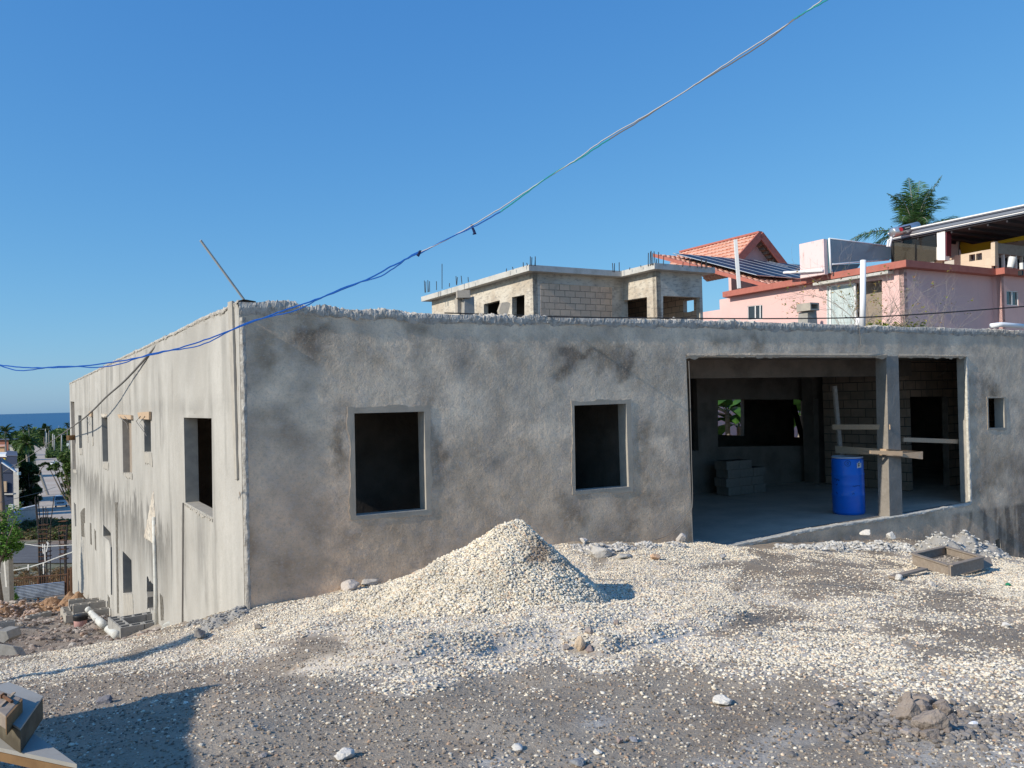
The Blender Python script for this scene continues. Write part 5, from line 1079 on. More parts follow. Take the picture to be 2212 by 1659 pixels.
# lower roof carrying the panels
HL = EYE+7.0; s0 = onz(1452.6, 552.6, HL); th = R_(19); wdn = (-V*math.cos(th)-Z3*math.sin(th)); nrm = U.cross(wdn).normalized(); nrm = nrm if nrm.z > 0 else -nrm
def onr(x, y, lift=0): return onplane(x, y, s0+nrm*lift, nrm)
sr = thing('solar_roof_house', 'low clay tile roof with a row of dark solar panels behind the block house', 'house', (s0.x, s0.y, 4))
A = onr(1440, 553, -.14); B = onr(1690, 575, -.14); Bd = A+wdn*((onr(1560, 618, -.14)-A).dot(wdn))
wU = (B-A).dot(U); dL = (onr(1620, 612, -.14)-A).dot(wdn)+.5; A = A-U*.8
tilefield(A, A+wdn*dL, A+U*(wU+3.5), 'roof_slope', sr)
MB().beam(A+wdn*dL-Z3*.08, A+wdn*dL+U*(wU+1)-Z3*.08, .10, .16).build('eave_board', M['fascia'], sr)
MB().beam(A-U*.05-Z3*.02, A-U*.05+wdn*dL, .10, .16).build('verge_board', M['fascia'], sr)
q0 = A+wdn*(dL-.5); MB().hexa([Vector((p.x, p.y, 2)) for p in (q0+U*.4, q0+U*(wU+1), q0+U*(wU+1)+V*3, q0+U*.4+V*3)], [p-Z3*.3 for p in (q0+U*.4, q0+U*(wU+1))]+[p-Z3*.3 for p in (q0+U*(wU+1)+V*3, q0+U*.4+V*3)]).build('wall', M['pink'], sr)
def panel(k0, k1, y0, y1, label):
    P4 = [s0+U*k+wdn*y+nrm*.10 for k, y in ((k0, y0), (k1, y0), (k1, y1), (k0, y1))]
    t = MB().prism(P4, nrm*.035).build('solar_panel', M['solar'], sr); t['label'] = label
    mb = MB()
    for i in (1, 3): mb.beam(P4[i]+nrm*.03, P4[(i+1) % 4]+nrm*.03, .045, .03, up=nrm)
    for i in (0, 2): mb.beam(P4[i]+nrm*.012, P4[(i+1) % 4]+nrm*.012, .02, .03, up=nrm)
    mb.build('panel_frame', M['alu'], t); return t
W6 = (onr(1634.5, 568.9)-s0).dot(U)/5; ordn = ['leftmost solar panel, half hidden by the block house roof', 'second solar panel from the left on the low tile roof', 'third solar panel from the left on the low tile roof', 'fourth solar panel from the left, beside the thin white pole', 'fifth solar panel from the left, just right of the thin white pole', 'sixth solar panel, at the right end of the long row']
dP = (onr(1687, 604)-s0).dot(wdn)
for i in range(6): panel(W6*i+.02, W6*(i+1)-.02, 0, dP, ordn[i])
k0 = (onr(1652, 571)-s0).dot(U)
r0 = onr(1652.5, 571); r1 = onr(1687, 589); ks, ys0, ys1 = (r0-s0).dot(U), (r0-s0).dot(wdn), (r1-s0).dot(wdn)
if ys1-ys0 < .3: ys1 = ys0+1.6
panel(ks+.1, ks+1.75, ys0, ys0+1.5, 'near panel of the separate pair left of the pale pink roof box'); panel(ks+1.8, ks+3.4, ys0, ys0+1.5, 'far panel of the separate pair, partly behind the pale pink roof box')
t = MB().beam(at(1596.5, 623, 29.5), at(1588.5, 517.5, 29.5), .11, .11, up=(0, 1, 0)).build('white_post', M['white']); tag(t, 'thin white post leaning left in front of the solar panels', 'post')
t = MB().tube([at(1863, 712, 18.2), at(1864, 640, 18.2), at(1864.5, 562, 18.2)], .062, 16).build('vent_pipe', M['pvc'], smooth=True); tag(t, 'tall white plastic vent pipe standing behind the parapet', 'pipe')
t = MB().tube([at(1854, 712, 18.4), at(1854, 686, 18.4)], .05, 16).build('vent_pipe', M['pvc'], smooth=True); tag(t, 'short white plastic pipe stub left of the tall vent pipe', 'pipe')
t = MB().tube([at(2140, 704, 17), at(2163, 701, 17), at(2230, 706, 17.6)], .05, 10).build('roof_pipe', M['pvc'], smooth=True); tag(t, 'white plastic pipe lying behind the parapet at the far right', 'pipe')

# ------------------------------------------------------------------ cables
def curve_tube(pts, r, n=6, sub=8, wob=0, seed=0):
    pts = [Vector(p) for p in pts]; out = []
    for i in range(len(pts)-1):
        p0 = pts[max(i-1, 0)]; p1 = pts[i]; p2 = pts[i+1]; p3 = pts[min(i+2, len(pts)-1)]
        for k in range(sub):
            t = k/sub; out.append(.5*((2*p1)+(p2-p0)*t+(2*p0-5*p1+4*p2-p3)*t*t+(3*p1-p0-3*p2+p3)*t**3))
    out.append(pts[-1]); rr = random.Random(seed)
    if wob: out = [p+Vector((rr.uniform(-wob, wob), 0, rr.uniform(-wob, wob))) for p in out]
    return out
cbl = thing('overhead_cable', 'long sagging overhead cable of twisted blue, white and teal strands crossing the sky', 'cable', at(905, 545, 6.2))
main = [(-60, 788), (0, 789), (60, 794), (150, 793), (240, 783), (330, 766), (420, 742), (505, 711), (600, 675), (680, 648), (790, 605), (850, 573), (905, 546)]
nd = len(main); P3 = [at(x, y, 8.4-1.9*i/nd) for i, (x, y) in enumerate(main)]
c1_ = curve_tube(P3, .006, wob=.003, seed=1); MB().tube(c1_, .0065, 5).build('blue_strand', M['cableblue'], cbl)
c2_ = [p+Vector((0, 0, -.012+.022*math.sin(i*.35))) for i, p in enumerate(c1_)]; MB().tube(c2_, .0055, 5).build('blue_strand', M['cableblue'], cbl)
up = [(905, 546), (960, 520), (1020, 487), (1100, 438), (1180, 385), (1240, 348), (1300, 305), (1380, 258), (1460, 210), (1540, 157), (1620, 105), (1690, 60), (1740, 26), (1790, -10), (1860, -60)]
P4 = [at(x, y, 6.5-1.6*i/len(up)) for i, (x, y) in enumerate(up)]
c3 = curve_tube(P4, .006, wob=.002, seed=2); MB().tube(c3, .0048, 6).build('pale_strand', M['cablewhite'], cbl)
c4 = [p+Vector((.004*math.cos(i*.3), 0, -.010+.012*math.sin(i*.22))) for i, p in enumerate(c3)]
n4 = len(c4); MB().tube(c4[:int(n4*.2)+1], .005, 5).build('blue_strand', M['cableblue'], cbl); MB().tube(c4[int(n4*.2):int(n4*.45)+1], .005, 5).build('teal_strand', M['cableteal'], cbl); MB().tube(c4[int(n4*.45):int(n4*.82)+1], .0045, 5).build('grey_strand', M['cablegrey'], cbl); MB().tube(c4[int(n4*.82):], .005, 5).build('teal_strand', M['cableteal'], cbl)
for (x, y, tail) in ((906, 546, [(906, 546), (908, 541), (906, 547), (902, 553)]), (1020, 487, [(1018, 485), (1020, 491), (1023, 497), (1026, 505), (1021, 506)])):
    d = 6.45; k_ = [at(a, b, d) for a, b in tail]; vs, fs = rockmesh((.014, .014, .018), int(x)); MB().add([v+at(x, y, d) for v in vs], fs).build('knot', M['ragblue'], cbl); MB().tube(k_, [.008, .009, .010, .013, .005][:len(k_)], 6).build('tied_end', M['ragblue'], cbl)
cb = [(960, 676), (1100, 680.5), (1230, 685), (1400, 687), (1540, 688), (1700, 688), (1850, 686), (2000, 678), (2110, 670), (2212, 662), (2330, 652)]
t = MB().tube(curve_tube([at(x, y, 11.6+.1*i) for i, (x, y) in enumerate(cb)], .01), .009, 6).build('black_cable', M['cableblack']); tag(t, 'thin black cable running just above the parapet toward the right', 'cable')
cw = [(349, 733), (318, 770), (270, 822), (230, 857), (200, 887), (170, 912), (120, 947), (60, 988), (0, 1024), (-60, 1060)]
cwd = [15.0, 16.2, 18.5, 20.5, 23, 26, 40, 55, 70, 90]
t = MB().tube(curve_tube([at(x, y, d-.3) for (x, y), d in zip(cw, cwd)], .02), .022, 6).build('service_cable', M['cablegrey']); tag(t, 'grey service cable dropping from the parapet across the side wall down to the valley', 'cable')
t = MB().tube(curve_tube([FF.p(*[(a, -.03, b) for a, b in [FF.px(x, y)]][0]) for x, y in ((1485, 780), (1487, 830), (1489, 900), (1491, 990), (1493, 1085), (1485, 1110), (1470, 1130), (1452, 1148), (1435, 1158), (1410, 1166))], .005), .006, 5).build('loose_wire', M['cablegrey']); tag(t, 'thin loose wire hanging down the wall beside the open bay and curling at its foot', 'wire')
t = MB().tube(curve_tube([FF.p(*[(a, -.03, b) for a, b in [FF.px(x, y)]][0]) for x, y in ((1848, 690), (1853, 712), (1856, 738), (1853, 752))], .005), .006, 5).build('hanging_wire', M['cablegrey']); tag(t, 'short grey wire hanging over the parapet below the white vent pipe', 'wire')

# ------------------------------------------------------------------ things in and by the open bay
def onfloor(px, py):
    z = -.1
    for _ in range(4):
        p = onz(px, py, z); z = lipz((p-C0).dot(U))
    p.z = z; return p
dp = onfloor(1834, 1109); ddr = dp.y+.0
dr = thing('blue_drum', 'tall blue plastic drum with pale lid standing in the open bay by the pillar', 'drum', dp)
dH = at(1834, 984, ddr+.0).z-dp.z; Rr = 35.5*ddr/FPX/1.08
print('drum', dH, Rr, ddr)
prof = [(Rr*.90, 0), (Rr*.97, .015), (Rr*1.0, .06), (Rr*1.0, dH*.31), (Rr*1.02, dH*.325), (Rr*1.02, dH*.345), (Rr*1.0, dH*.36), (Rr*1.0, dH*.50), (Rr*1.012, dH*.51), (Rr, dH*.52), (Rr*1.0, dH*.66), (Rr*1.02, dH*.675), (Rr*1.02, dH*.695), (Rr*.995, dH*.71), (Rr*.99, dH*.93), (Rr*.93, dH*.965)]
MB().lathe(dp, prof, 48).build('drum_body', M['bluedrum'], dr, smooth=True)
MB().lathe(dp+Z3*dH*.962, [(Rr*.95, 0), (Rr*.985, .004), (Rr*.985, .028), (Rr*.93, .033), (Rr*.91, .018), (Rr*.5, .014)], 48).build('drum_lid', M['drumlid'], dr, smooth=True)
vd = (CAM-dp); vd.z = 0; vd.normalize(); vr = Vector((-vd.y, vd.x, 0))
def dsurf(fx, z, lift=.002):   # fx -1..1 across the visible front
    a = math.asin(max(-.99, min(.99, fx))); n = vd*math.cos(a)+vr*math.sin(a); return dp+n*(Rr*1.0+lift)+Z3*z
def dpatch(poly, name, m, lift=.003, par=dr):
    n = len(poly); return MB().prism([dsurf(a, b, lift) for a, b in poly], (dsurf(poly[0][0], poly[0][1], lift+.001)-dsurf(poly[0][0], poly[0][1], lift))).build(name, M[m], par)
lb = dpatch([(.56, dH*.80), (.80, dH*.81), (.82, dH*.885), (.72, dH*.895), (.73, dH*.93), (.66, dH*.90), (.56, dH*.885)], 'paper_label', 'label', .006)
for i, z_ in enumerate((.83, .845, .86, .875)): MB().tube([dsurf(.62, dH*z_, .009), dsurf(.68+.03*(i % 2), dH*(z_+.004), .009)], .006, 4).build('label_print', M['black' if i % 2 else 'ambermark'], lb)
# moulded emblem: circle with an upright oval inside
mb = MB()
for r0_, rz_ in ((.17, .048), (.05, .022)): mb.tube([dsurf(.02+r0_*math.cos(k*math.pi/10), dH*.885+rz_*math.sin(k*math.pi/10)*dH*1.0, .003) for k in range(21)], .0035, 4, cap=False)
mb.build('moulded_emblem', M['ink'], dr)
# scribbled marker writing (illegible in the photograph)
rr = random.Random(5)
for (x0, x1, z0, h_, nn) in ((-.82, -.5, .60, .02, 14), (-.72, -.62, .52, .02, 5), (.28, .7, .50, .012, 16), (-.72, -.64, .37, .02, 5), (.22, .36, .38, .02, 4)):
    MB().tube([dsurf(x0+(x1-x0)*k/nn, dH*(z0+rr.uniform(-h_, h_)), .003) for k in range(nn+1)], .0035, 4).build('marker_scrawl', M['ink'], dr)
# timber brace: an upright with two cross boards nailed to the pillar
tb = thing('timber_brace', 'timber brace of one upright and two level boards nailed across the pillar', 'timber brace', at(1806, 985, 12.6))
v_up = -.0
def fq(px, py, v=0): a, b = FF.px(px, py, v); return FF.p(a, v, b)
vu_ = (dp-C0).dot(V)+Rr+.06
MB().beam(fq(1802.5, 834, vu_), fq(1818, 1005, vu_), .045, .10, up=U).build('upright', M['greywood'], tb, bevel=.003)
MB().prism([fq(1800, 917, vu_-.08), fq(1923, 917, -.02), fq(1923.5, 928, -.02), fq(1801, 928, vu_-.08)], V*.04).build('cross_board', M['wood'], tb, bevel=.003)
MB().prism([fq(1807, 963.5, vu_-.08), fq(1918, 970.5, -.05), fq(1993.5, 975, -.2), fq(1993.5, 992, -.2), fq(1918, 984, -.05), fq(1808, 979, vu_-.08)], V*.035).build('cross_board', M['wood'], tb)
MB().prism([fq(1877, 973, .13), fq(1947, 974.5, -.12), fq(1947, 985, -.12), fq(1877, 980, .13)], V*-.03).build('splice_block', M['wood'], tb, bevel=.002)
t = MB().beam(fq(1950, 949.5, .25), fq(2078, 954, .25), .04, .085).build('rail_board', M['wood']); tag(t, 'level grey board spanning the narrow second bay at waist height', 'wooden board')
t = MB().beam(FF.p(FF.px(1714, 876, 8.6)[0], 8.6, FF.px(1714, 876, 8.6)[1]), FF.p(FF.px(1733, 945, 8.6)[0], 8.6, FF.px(1733, 945, 8.6)[1]), .08, .16, up=U).build('leaning_board', M['black']); tag(t, 'dark board leaning against the far window inside the building', 'wooden board')
# stack of blocks inside
bs = onfloor(1655, 1064); bl = []
proto = None
def block_thing(label, grp): 
    t = thing('hollow_block', label, 'concrete block', (0, 0, 0), grp); t['_o'] = Vector((0, 0, 0))
    mb = MB(); mb.box((0, 0, .098), .398, .198, .196).build('shell', M['greyblock2'], t, bevel=.006)
    mb = MB(); 
    for sx in (-.095, .095): mb.box((sx, 0, .197), .13, .11, .004)
    mb.build('core_holes', M['black'], t); return t
LB = 'grey concrete block in the low stack on the floor inside the open bay'
pr = block_thing(LB, 'blocks stacked inside the open bay'); first = True
ba = R_(AZ+0)
origin = bs-U*1.12+V*.1
rows = [(0, [0, .41, .82]), (0, [])]
k_ = 0
for lvl in range(4):
    nx_ = (3, 3, 3, 2)[lvl]
    for iy in range(2):
        for ix in range(nx_):
            o = pr if first else copy_tree(pr); first = False
            off = (.0 if lvl % 2 == 0 else -.06)+(0 if lvl < 3 else .02)
            p = origin+U*(.22+ix*.405+off)+V*(.1+iy*.205)+Z3*(.2*lvl)
            o['label'] = 'grey concrete block in the %s course of the low stack inside the open bay' % ('bottom', 'second', 'third', 'top')[lvl]
            o.location = p; o.rotation_euler.z = ba+R_(((ix*7+lvl*5+iy*3) % 5-2)*.8)

# ------------------------------------------------------------------ wooden sieve frame and board
sv = thing('sieve_frame', 'weathered square timber sieve frame with mesh lying on the gravel at the right', 'sieve', G(2040, 1245))
# corner pixels (top edge): left, back, right, front
gz_ = G(2040, 1235).z; 
def sp(px, py, z): return onz(px, py, z)
zt_ = gz_+.20; tl_, tb_, tr2, tf_ = sp(1973, 1206, zt_), sp(2063, 1189, zt_), sp(2140, 1200, zt_), sp(2062, 1227, zt_+.01)
tl_ = sp(1972.5, 1197, zt_); tb_ = sp(2042, 1181, zt_+.0); tf_ = sp(2051, 1222, zt_)
# enforce a rectangle: from left corner along two directions
e1 = (tf_-tl_); e2 = (tb_-tl_); tr2 = tl_+e1+e2
cn = [tl_, tf_, tr2, tb_]
for i in range(4):
    a, b = cn[i], cn[(i+1) % 4]; MB().beam(a-Z3*.075, b-Z3*.075, .035, .14).build('side_board', M['greywood'], sv, bevel=.003)
    MB().beam(a+(b-a)*.01+Z3*.003, b-(b-a)*.01+Z3*.003, .075, .018).build('top_batten', M['greywood'], sv, bevel=.002)
mb = MB(); nn = 26
for k in range(1, nn): 
    f = k/nn; mb.beam(tl_+e1*f-Z3*.10, tl_+e1*f+e2-Z3*.10, .003, .003); mb.beam(tl_+e2*f-Z3*.10, tl_+e2*f+e1-Z3*.10, .003, .003)
mb.build('wire_mesh', M['cablegrey'], sv)
rs = np.random.RandomState(21); kk = rs.rand(500, 2); kk = kk[(np.abs(kk[:, 0]-.5) < .33)]; pts = np.array([tuple(tl_+e1*a+e2*b-Z3*.09) for a, b in kk]); sel = fbm(pts[:, 0]*4, pts[:, 1]*4, 3, 5) > .5
pts = pts[sel]; tag(stones('sieved_lumps', pts, .006+.02*rs.rand(len(pts))**3, np.array([.42, .36, .30])*rs.uniform(.7, 1.2, (len(pts), 1)), 22, parent=sv), kind='stuff')
q = [(2065, 1234), (2142, 1208), (2150, 1226), (2070, 1249)]; g2 = G(2108, 1240)
b0, b1 = at(2054, 1229, g2.y-.15), at(2139, 1204, g2.y+.35); b2, b3 = at(2146, 1223, g2.y+.2), at(2060, 1249, g2.y-.25)
t = MB().prism([b0, b1, b2, b3], Vector((.01, .04, .01))).build('loose_board', M['greywood'], bevel=.004); tag(t, 'short weathered board leaning on the right side of the sieve frame', 'wooden board')
g3 = G(1935, 1252); g3 = G(1950, 1246)
t = MB().beam(G(1925, 1252)+Z3*.03, G(1998, 1240)+Z3*.07, .09, .03).build('loose_board', M['greywood'], bevel=.003); tag(t, 'narrow pale board poking out from under the left corner of the sieve frame', 'wooden board')
M['greenglass'] = mat('green_plastic', (.03, .22, .12), rough=.4)
rock(int(1816.8+2030*.1789), int(1111.5+855*.1789)+3, 14, 9, (.03, .22, .12), 'small green plastic bit on the gravel near the right edge', 61, name='plastic_bit', cat='litter', m='greenglass')

# ------------------------------------------------------------------ work bench at the bottom left
zb = 1.30
wbn = thing('work_bench', 'white painted board on timber trestle at the bottom left corner', 'work bench', onz(20, 1640, .55))
tp_ = [onz(x, y, zb) for x, y in ((-260, 1545), (0, 1571), (64, 1586), (87, 1603), (134, 1636.5), (166, 1660), (0, 1624), (-330, 1580))]
MB().prism([p for p in tp_][::-1], (0, 0, .012)).build('white_board', M['whiteboard'], wbn)
MB().prism([p-Z3*.028 for p in tp_][::-1], (0, 0, .026)).build('ply_core', M['darkwood'], wbn)
cx = sum((p for p in tp_), Vector())/len(tp_)
MB().beam(Vector((cx.x, cx.y-.0, zb-.1)), Vector((cx.x-.9, cx.y+.25, zb-.1)), .08, .12).build('trestle_bar', M['greywood'], wbn)
for dx, dy in ((-.05, 0), (-.8, .2)):
    for sg in (-1, 1): p = Vector((cx.x+dx, cx.y+dy, zb-.1)); MB().beam(p, Vector((p.x, p.y+sg*.25, .35)), .045, .09, up=U).build('leg', M['greywood'], wbn)
zt2 = zb+.012
b1 = thing('painted_beam', 'thick pale painted beam end lying on the work bench', 'timber beam', onz(80, 1540, zt2))
zz = zt2+.072
tpq = [onz(x, y, zz) for x, y in ((-120, 1560), (-30, 1432), (67, 1493), (93, 1505), (43, 1574))]
tpq = [onz(28, 1566, zz), onz(-60, 1500, zz), onz(18, 1474, zz), onz(67, 1493, zz), onz(93, 1505, zz), onz(44, 1575, zz)]
MB().prism([p-Z3*.072 for p in tpq], (0, 0, .068)).build('beam_body', M['shadeside'], b1, bevel=.004); MB().prism([p-Z3*.004 for p in tpq], (0, 0, .006)).build('beam_face', M['whiteboard'], b1)  # shade painted on the sides, pale cap on top
b2_ = thing('timber_offcut', 'brown square timber offcut with a pale seam and a nail, on the work bench', 'timber offcut', onz(30, 1560, zt2))
zz = zz+.04
q = [onz(x, y, zz) for x, y in ((12, 1547), (-60, 1500), (-20, 1484), (47, 1507))]
MB().prism([p-Z3*.04 for p in q], (0, 0, .04)).build('offcut_body', M['greywood'], b2_, bevel=.003)
MB().prism([q[0]-Z3*.05, q[3]-Z3*.05, q[3]-Z3*.0+Vector((0, 0, -.001)), q[0]-Z3*.001], Vector((.012, -.016, 0))).build('end_grain', M['darkwood'], b2_)
MB().beam(onz(0, 1526, zz+.003), onz(31, 1496, zz+.003), .008, .004).build('pale_seam', M['wood'], b2_)
MB().tube([onz(8, 1504, zz+.006), onz(26, 1516, zz+.01)], .005, 6).tube([onz(7, 1503, zz+.006), onz(8.5, 1504, zz+.006)], .010, 6).build('nail', M['rust'], b2_)
# unseen shed added beyond the left edge to throw the square ground shadow
shd = thing('shadow_shed', 'unseen plywood shed added outside the left edge to throw the square shadow', 'shed', (0, 0, 0))
sdh = Vector((math.cos(R_(SUN_AZ)), math.sin(R_(SUN_AZ)), 0)); sper = Vector((-sdh.y, sdh.x, 0))
e0 = G(452, 1482); e1_ = G(500, 1720, 1.5)
print('shadow corners', e0, e1_)
Hs = 2.55; run = Hs/math.tan(R_(SUN_EL)); cA = Vector((e0.x, e0.y, 0))-sdh*run; cB = cA-sper*3.2
gz0 = -.2
def sq(p, k, z): q = p-sdh*k; return Vector((q.x, q.y, z))
ztop = e0.z+Hs
MB().hexa([sq(cA, 0, gz0), sq(cB, 0, gz0), sq(cB, 2.2, gz0), sq(cA, 2.2, gz0)][::-1], [sq(cA, 0, ztop), sq(cB, 0, ztop), sq(cB, 2.2, ztop-.2), sq(cA, 2.2, ztop-.2)][::-1]).build('caster_body', M['ply'], shd)
MB().hexa([sq(cA+sper*.02, -.03, ztop+.003), sq(cB-sper*.02, -.03, ztop+.003), sq(cB-sper*.02, 2.3, ztop-.2), sq(cA+sper*.02, 2.3, ztop-.2)][::-1], [sq(cA+sper*.02, -.03, ztop+.03), sq(cB-sper*.02, -.03, ztop+.03), sq(cB-sper*.02, 2.3, ztop-.17), sq(cA+sper*.02, 2.3, ztop-.17)][::-1]).build('caster_roof', M['zinc'], shd)
mid_ = (cA+cB)/2; MB().hexa([sq(mid_+sper*.4, -.03, .3), sq(mid_-sper*.4, -.03, .3), sq(mid_-sper*.4, -.001, .3), sq(mid_+sper*.4, -.001, .3)], [sq(mid_+sper*.4, -.03, 2.2), sq(mid_-sper*.4, -.03, 2.2), sq(mid_-sper*.4, -.001, 2.2), sq(mid_+sper*.4, -.001, 2.2)]).build('door', M['greywood'], shd)
# utility pole outside the frame: its long shadow crosses the gravel
s1 = G(428, 1372); up_b = Vector((s1.x, s1.y, 0))-sdh*9.5; zpb = hz(up_b.x, up_b.y)
upo = thing('utility_pole', 'tall timber utility pole standing outside the left edge', 'utility pole', (up_b.x, up_b.y, zpb))
MB().tube([Vector((up_b.x, up_b.y, zpb-.3)), Vector((up_b.x, up_b.y, s1.z+9.5*math.tan(R_(SUN_EL))))], [.15, .11], 12).build('pole_shaft', M['polewood'], upo, smooth=True)
tpz = s1.z+9.5*math.tan(R_(SUN_EL))-.4; MB().beam(Vector((up_b.x, up_b.y, tpz))-sdh*.7, Vector((up_b.x, up_b.y, tpz))+sdh*.7, .09, .1).build('crossarm', M['polewood'], upo)

# ------------------------------------------------------------------ vegetation
def leafmesh(name, C, size, seed, cols, parent, asp=.45, up=.3, droop=0, m='leaf'):
    rs = np.random.RandomState(seed); n = len(C)
    d = rs.randn(n, 3); d[:, 2] = d[:, 2]*.5+droop; d /= np.linalg.norm(d, axis=1)[:, None]
    nn = rs.randn(n, 3); nn[:, 2] = np.abs(nn[:, 2])+up; s_ = np.cross(d, nn); s_ /= np.linalg.norm(s_, axis=1)[:, None]
    L_ = size*rs.uniform(.6, 1.3, (n, 1)); W = L_*asp/2
    nv = np.cross(s_, d)*L_*.12
    Vt = np.stack([C-d*L_/2, C+s_*W+nv, C+d*L_/2, C-s_*W+nv], 1).reshape(-1, 3); Ft = np.arange(4*n).reshape(-1, 4)
    c = np.array(cols)[rs.choice(len(cols), n)]*rs.uniform(.7, 1.25, (n, 1))
    return npmesh(name, Vt, Ft, M[m], parent=parent, col=np.repeat(c, 4, 0))
GR = [(.07, .13, .025), (.10, .17, .035), (.045, .09, .02), (.13, .19, .045)]
GD = [(.04, .08, .022), (.055, .10, .026), (.03, .055, .018)]
GB = [(.10, .24, .03), (.14, .30, .05), (.07, .17, .025), (.18, .34, .07)]
def blob_pts(blobs, n, rs, shell=.55):
    bl = np.array([b[:3] for b in blobs]); br = np.array([b[3] for b in blobs]); w_ = br**2; k = rs.choice(len(bl), n, p=w_/w_.sum())
    d = rs.randn(n, 3); d /= np.linalg.norm(d, axis=1)[:, None]; rr = (shell+(1-shell)*rs.rand(n))**1*br[k]*rs.uniform(.75, 1.12, n)
    p = bl[k]+d*rr[:, None]*np.array([1, 1, .8]); q = fbm(p[:, 0]*1.2+p[:, 2], p[:, 1]*1.2-p[:, 2], 3, 5); return p[q > .36]
def tree(name, label, cat, base, blobs, n, size, cols, seed, group=None, trunk_r=.15, asp=.45, m='leaf'):
    rs = np.random.RandomState(seed); t = thing(name, label, cat, base, group); cx = np.mean([b[0] for b in blobs]); cy = np.mean([b[1] for b in blobs]); cz_ = np.mean([b[2] for b in blobs])
    mb = MB(); top = Vector((cx, cy, cz_)); b0 = Vector(base); md = b0.lerp(top, .5)+Vector((rs.uniform(-.2, .2), rs.uniform(-.2, .2), 0))
    mb.tube([b0-Z3*.3, md, top], [trunk_r, trunk_r*.75, trunk_r*.4], 8)
    for b in blobs[:14]: q = Vector(b[:3]); mb.tube([md.lerp(top, rs.uniform(.1, .8)), (md+q)/2+Z3*.1, q], [trunk_r*.45, trunk_r*.25, trunk_r*.1], 5)
    mb.build('trunk', M['bark'], t)
    leafmesh('crown', blob_pts(blobs, n, rs), size, seed+1, cols, t, asp=asp, m=m); return t
def palm(label, base, H, nf, fl, seed, group=None, lean=(0, 0), cols=GR, name='palm_tree', dens=26, wind=0, leafw=.05, fr=None, tr=.16, lf=.42):
    rs = np.random.RandomState(seed); t = thing(name, label, 'palm tree', base, group); b0 = Vector(base); top = b0+Vector((lean[0], lean[1], H))
    MB().tube([b0-Z3*.3, b0+Vector((lean[0]*.3, lean[1]*.3, H*.5)), top-Z3*.5*tr*6, top], [tr*1.3, tr, tr*.9, tr*.7], 10).build('trunk', M['palmtrunk'], t, smooth=True)
    Vt = []; Ct = []; mb = MB()
    for k in range(nf):
        if fr: az, el, cv, L_ = fr[k]
        else: az = 2*math.pi*(k*.382+rs.rand()*.05); el = R_(75-95*(k/nf)+rs.uniform(-8, 8)); cv = 1.15+rs.rand()*.5; L_ = fl*rs.uniform(.85, 1.1)
        h = Vector((math.cos(az), math.sin(az), 0)); p = top.copy(); pts = [p.copy()]; e = el; ns = dens
        for i in range(ns):
            e -= cv/ns*(.4+1.2*i/ns); d = h*math.cos(e)+Z3*math.sin(e)+Vector((wind, 0, 0))*(i/ns)*.5; d.normalize(); p = p+d*(L_/ns); pts.append(p.copy())
            side = d.cross(Z3); side = side.normalized() if side.length > 1e-3 else Vector((1, 0, 0)); up = side.cross(d)
            f = i/ns
            if f < .08: continue
            ll = L_*lf*math.sin(math.pi*min(1, .12+f*.9))**.7*rs.uniform(.85, 1.1)*.62; w_ = leafw*fl/3*(1.1-.5*f)
            for sg in (-1, 1):
                for q in (0, .5):
                    o = p-d*(L_/ns)*q; dd = (side*sg*.85+d*.55+up*rs.uniform(-.1, .28)-Z3*.18*rs.rand()+Vector((wind*.4, 0, 0))).normalized(); tip = o+dd*ll-Z3*ll*rs.uniform(.12, .38)
                    mid = o+dd*ll*.5; wv = d*w_
                    Vt += [o-wv*.6, o+wv*.6, mid+wv, mid-wv, mid-wv, mid+wv, tip+wv*.15, tip-wv*.15]; c = Vector(cols[rs.randint(len(cols))])*rs.uniform(.75, 1.25); Ct += [c]*8
        mb.tube(pts, [fl*.014*(1-.8*i/len(pts)) for i in range(len(pts))], 4)
    mb.build('frond_ribs', M['palmtrunk'], t)
    Vt = np.array([tuple(v) for v in Vt]); npmesh('crown', Vt, np.arange(len(Vt)).reshape(-1, 4), M['leaf'], parent=t, col=np.array([tuple(c) for c in Ct])); return t
# royal palm behind the terrace
pd = 44.; ptop = at(1976, 505, pd); s_ = pd/FPX
def az_el(px, py, dy=0):
    v = at(px, py, pd+dy)-ptop; return v
frs = []
for (x, y, dy, cv) in ((1924, 425, .6, .9), (1942, 425, -1, 1.0), (1965, 400, .3, .15), (1985, 405, 1, .3), (2026, 395, -.5, .35), (2032, 432, .8, .8), (2005, 420, -1.2, .6), (1940, 450, 1.2, 1.2), (1844, 520, 0, .9), (1880, 540, 1.0, 1.0), (2075, 476, .3, .8), (2050, 500, -1, 1.1), (1950, 475, -2, 1.5), (2002, 478, -2.2, 1.5)):
    v = az_el(x, y, dy); L_ = v.length*1.15; az = math.atan2(v.y, v.x); el = math.asin(max(-1, min(1, v.z/v.length)))+cv*.38; frs.append((az, min(el, 1.52), cv, L_))
palm('tall royal palm rising behind the roof terrace and its water heater', (ptop.x, ptop.y, 0), ptop.z, len(frs), 2.6, 3, cols=[(.05, .12, .03), (.08, .17, .05), (.035, .085, .025), (.11, .2, .07)], fr=frs, dens=34, leafw=.034, tr=.2, lf=.50)
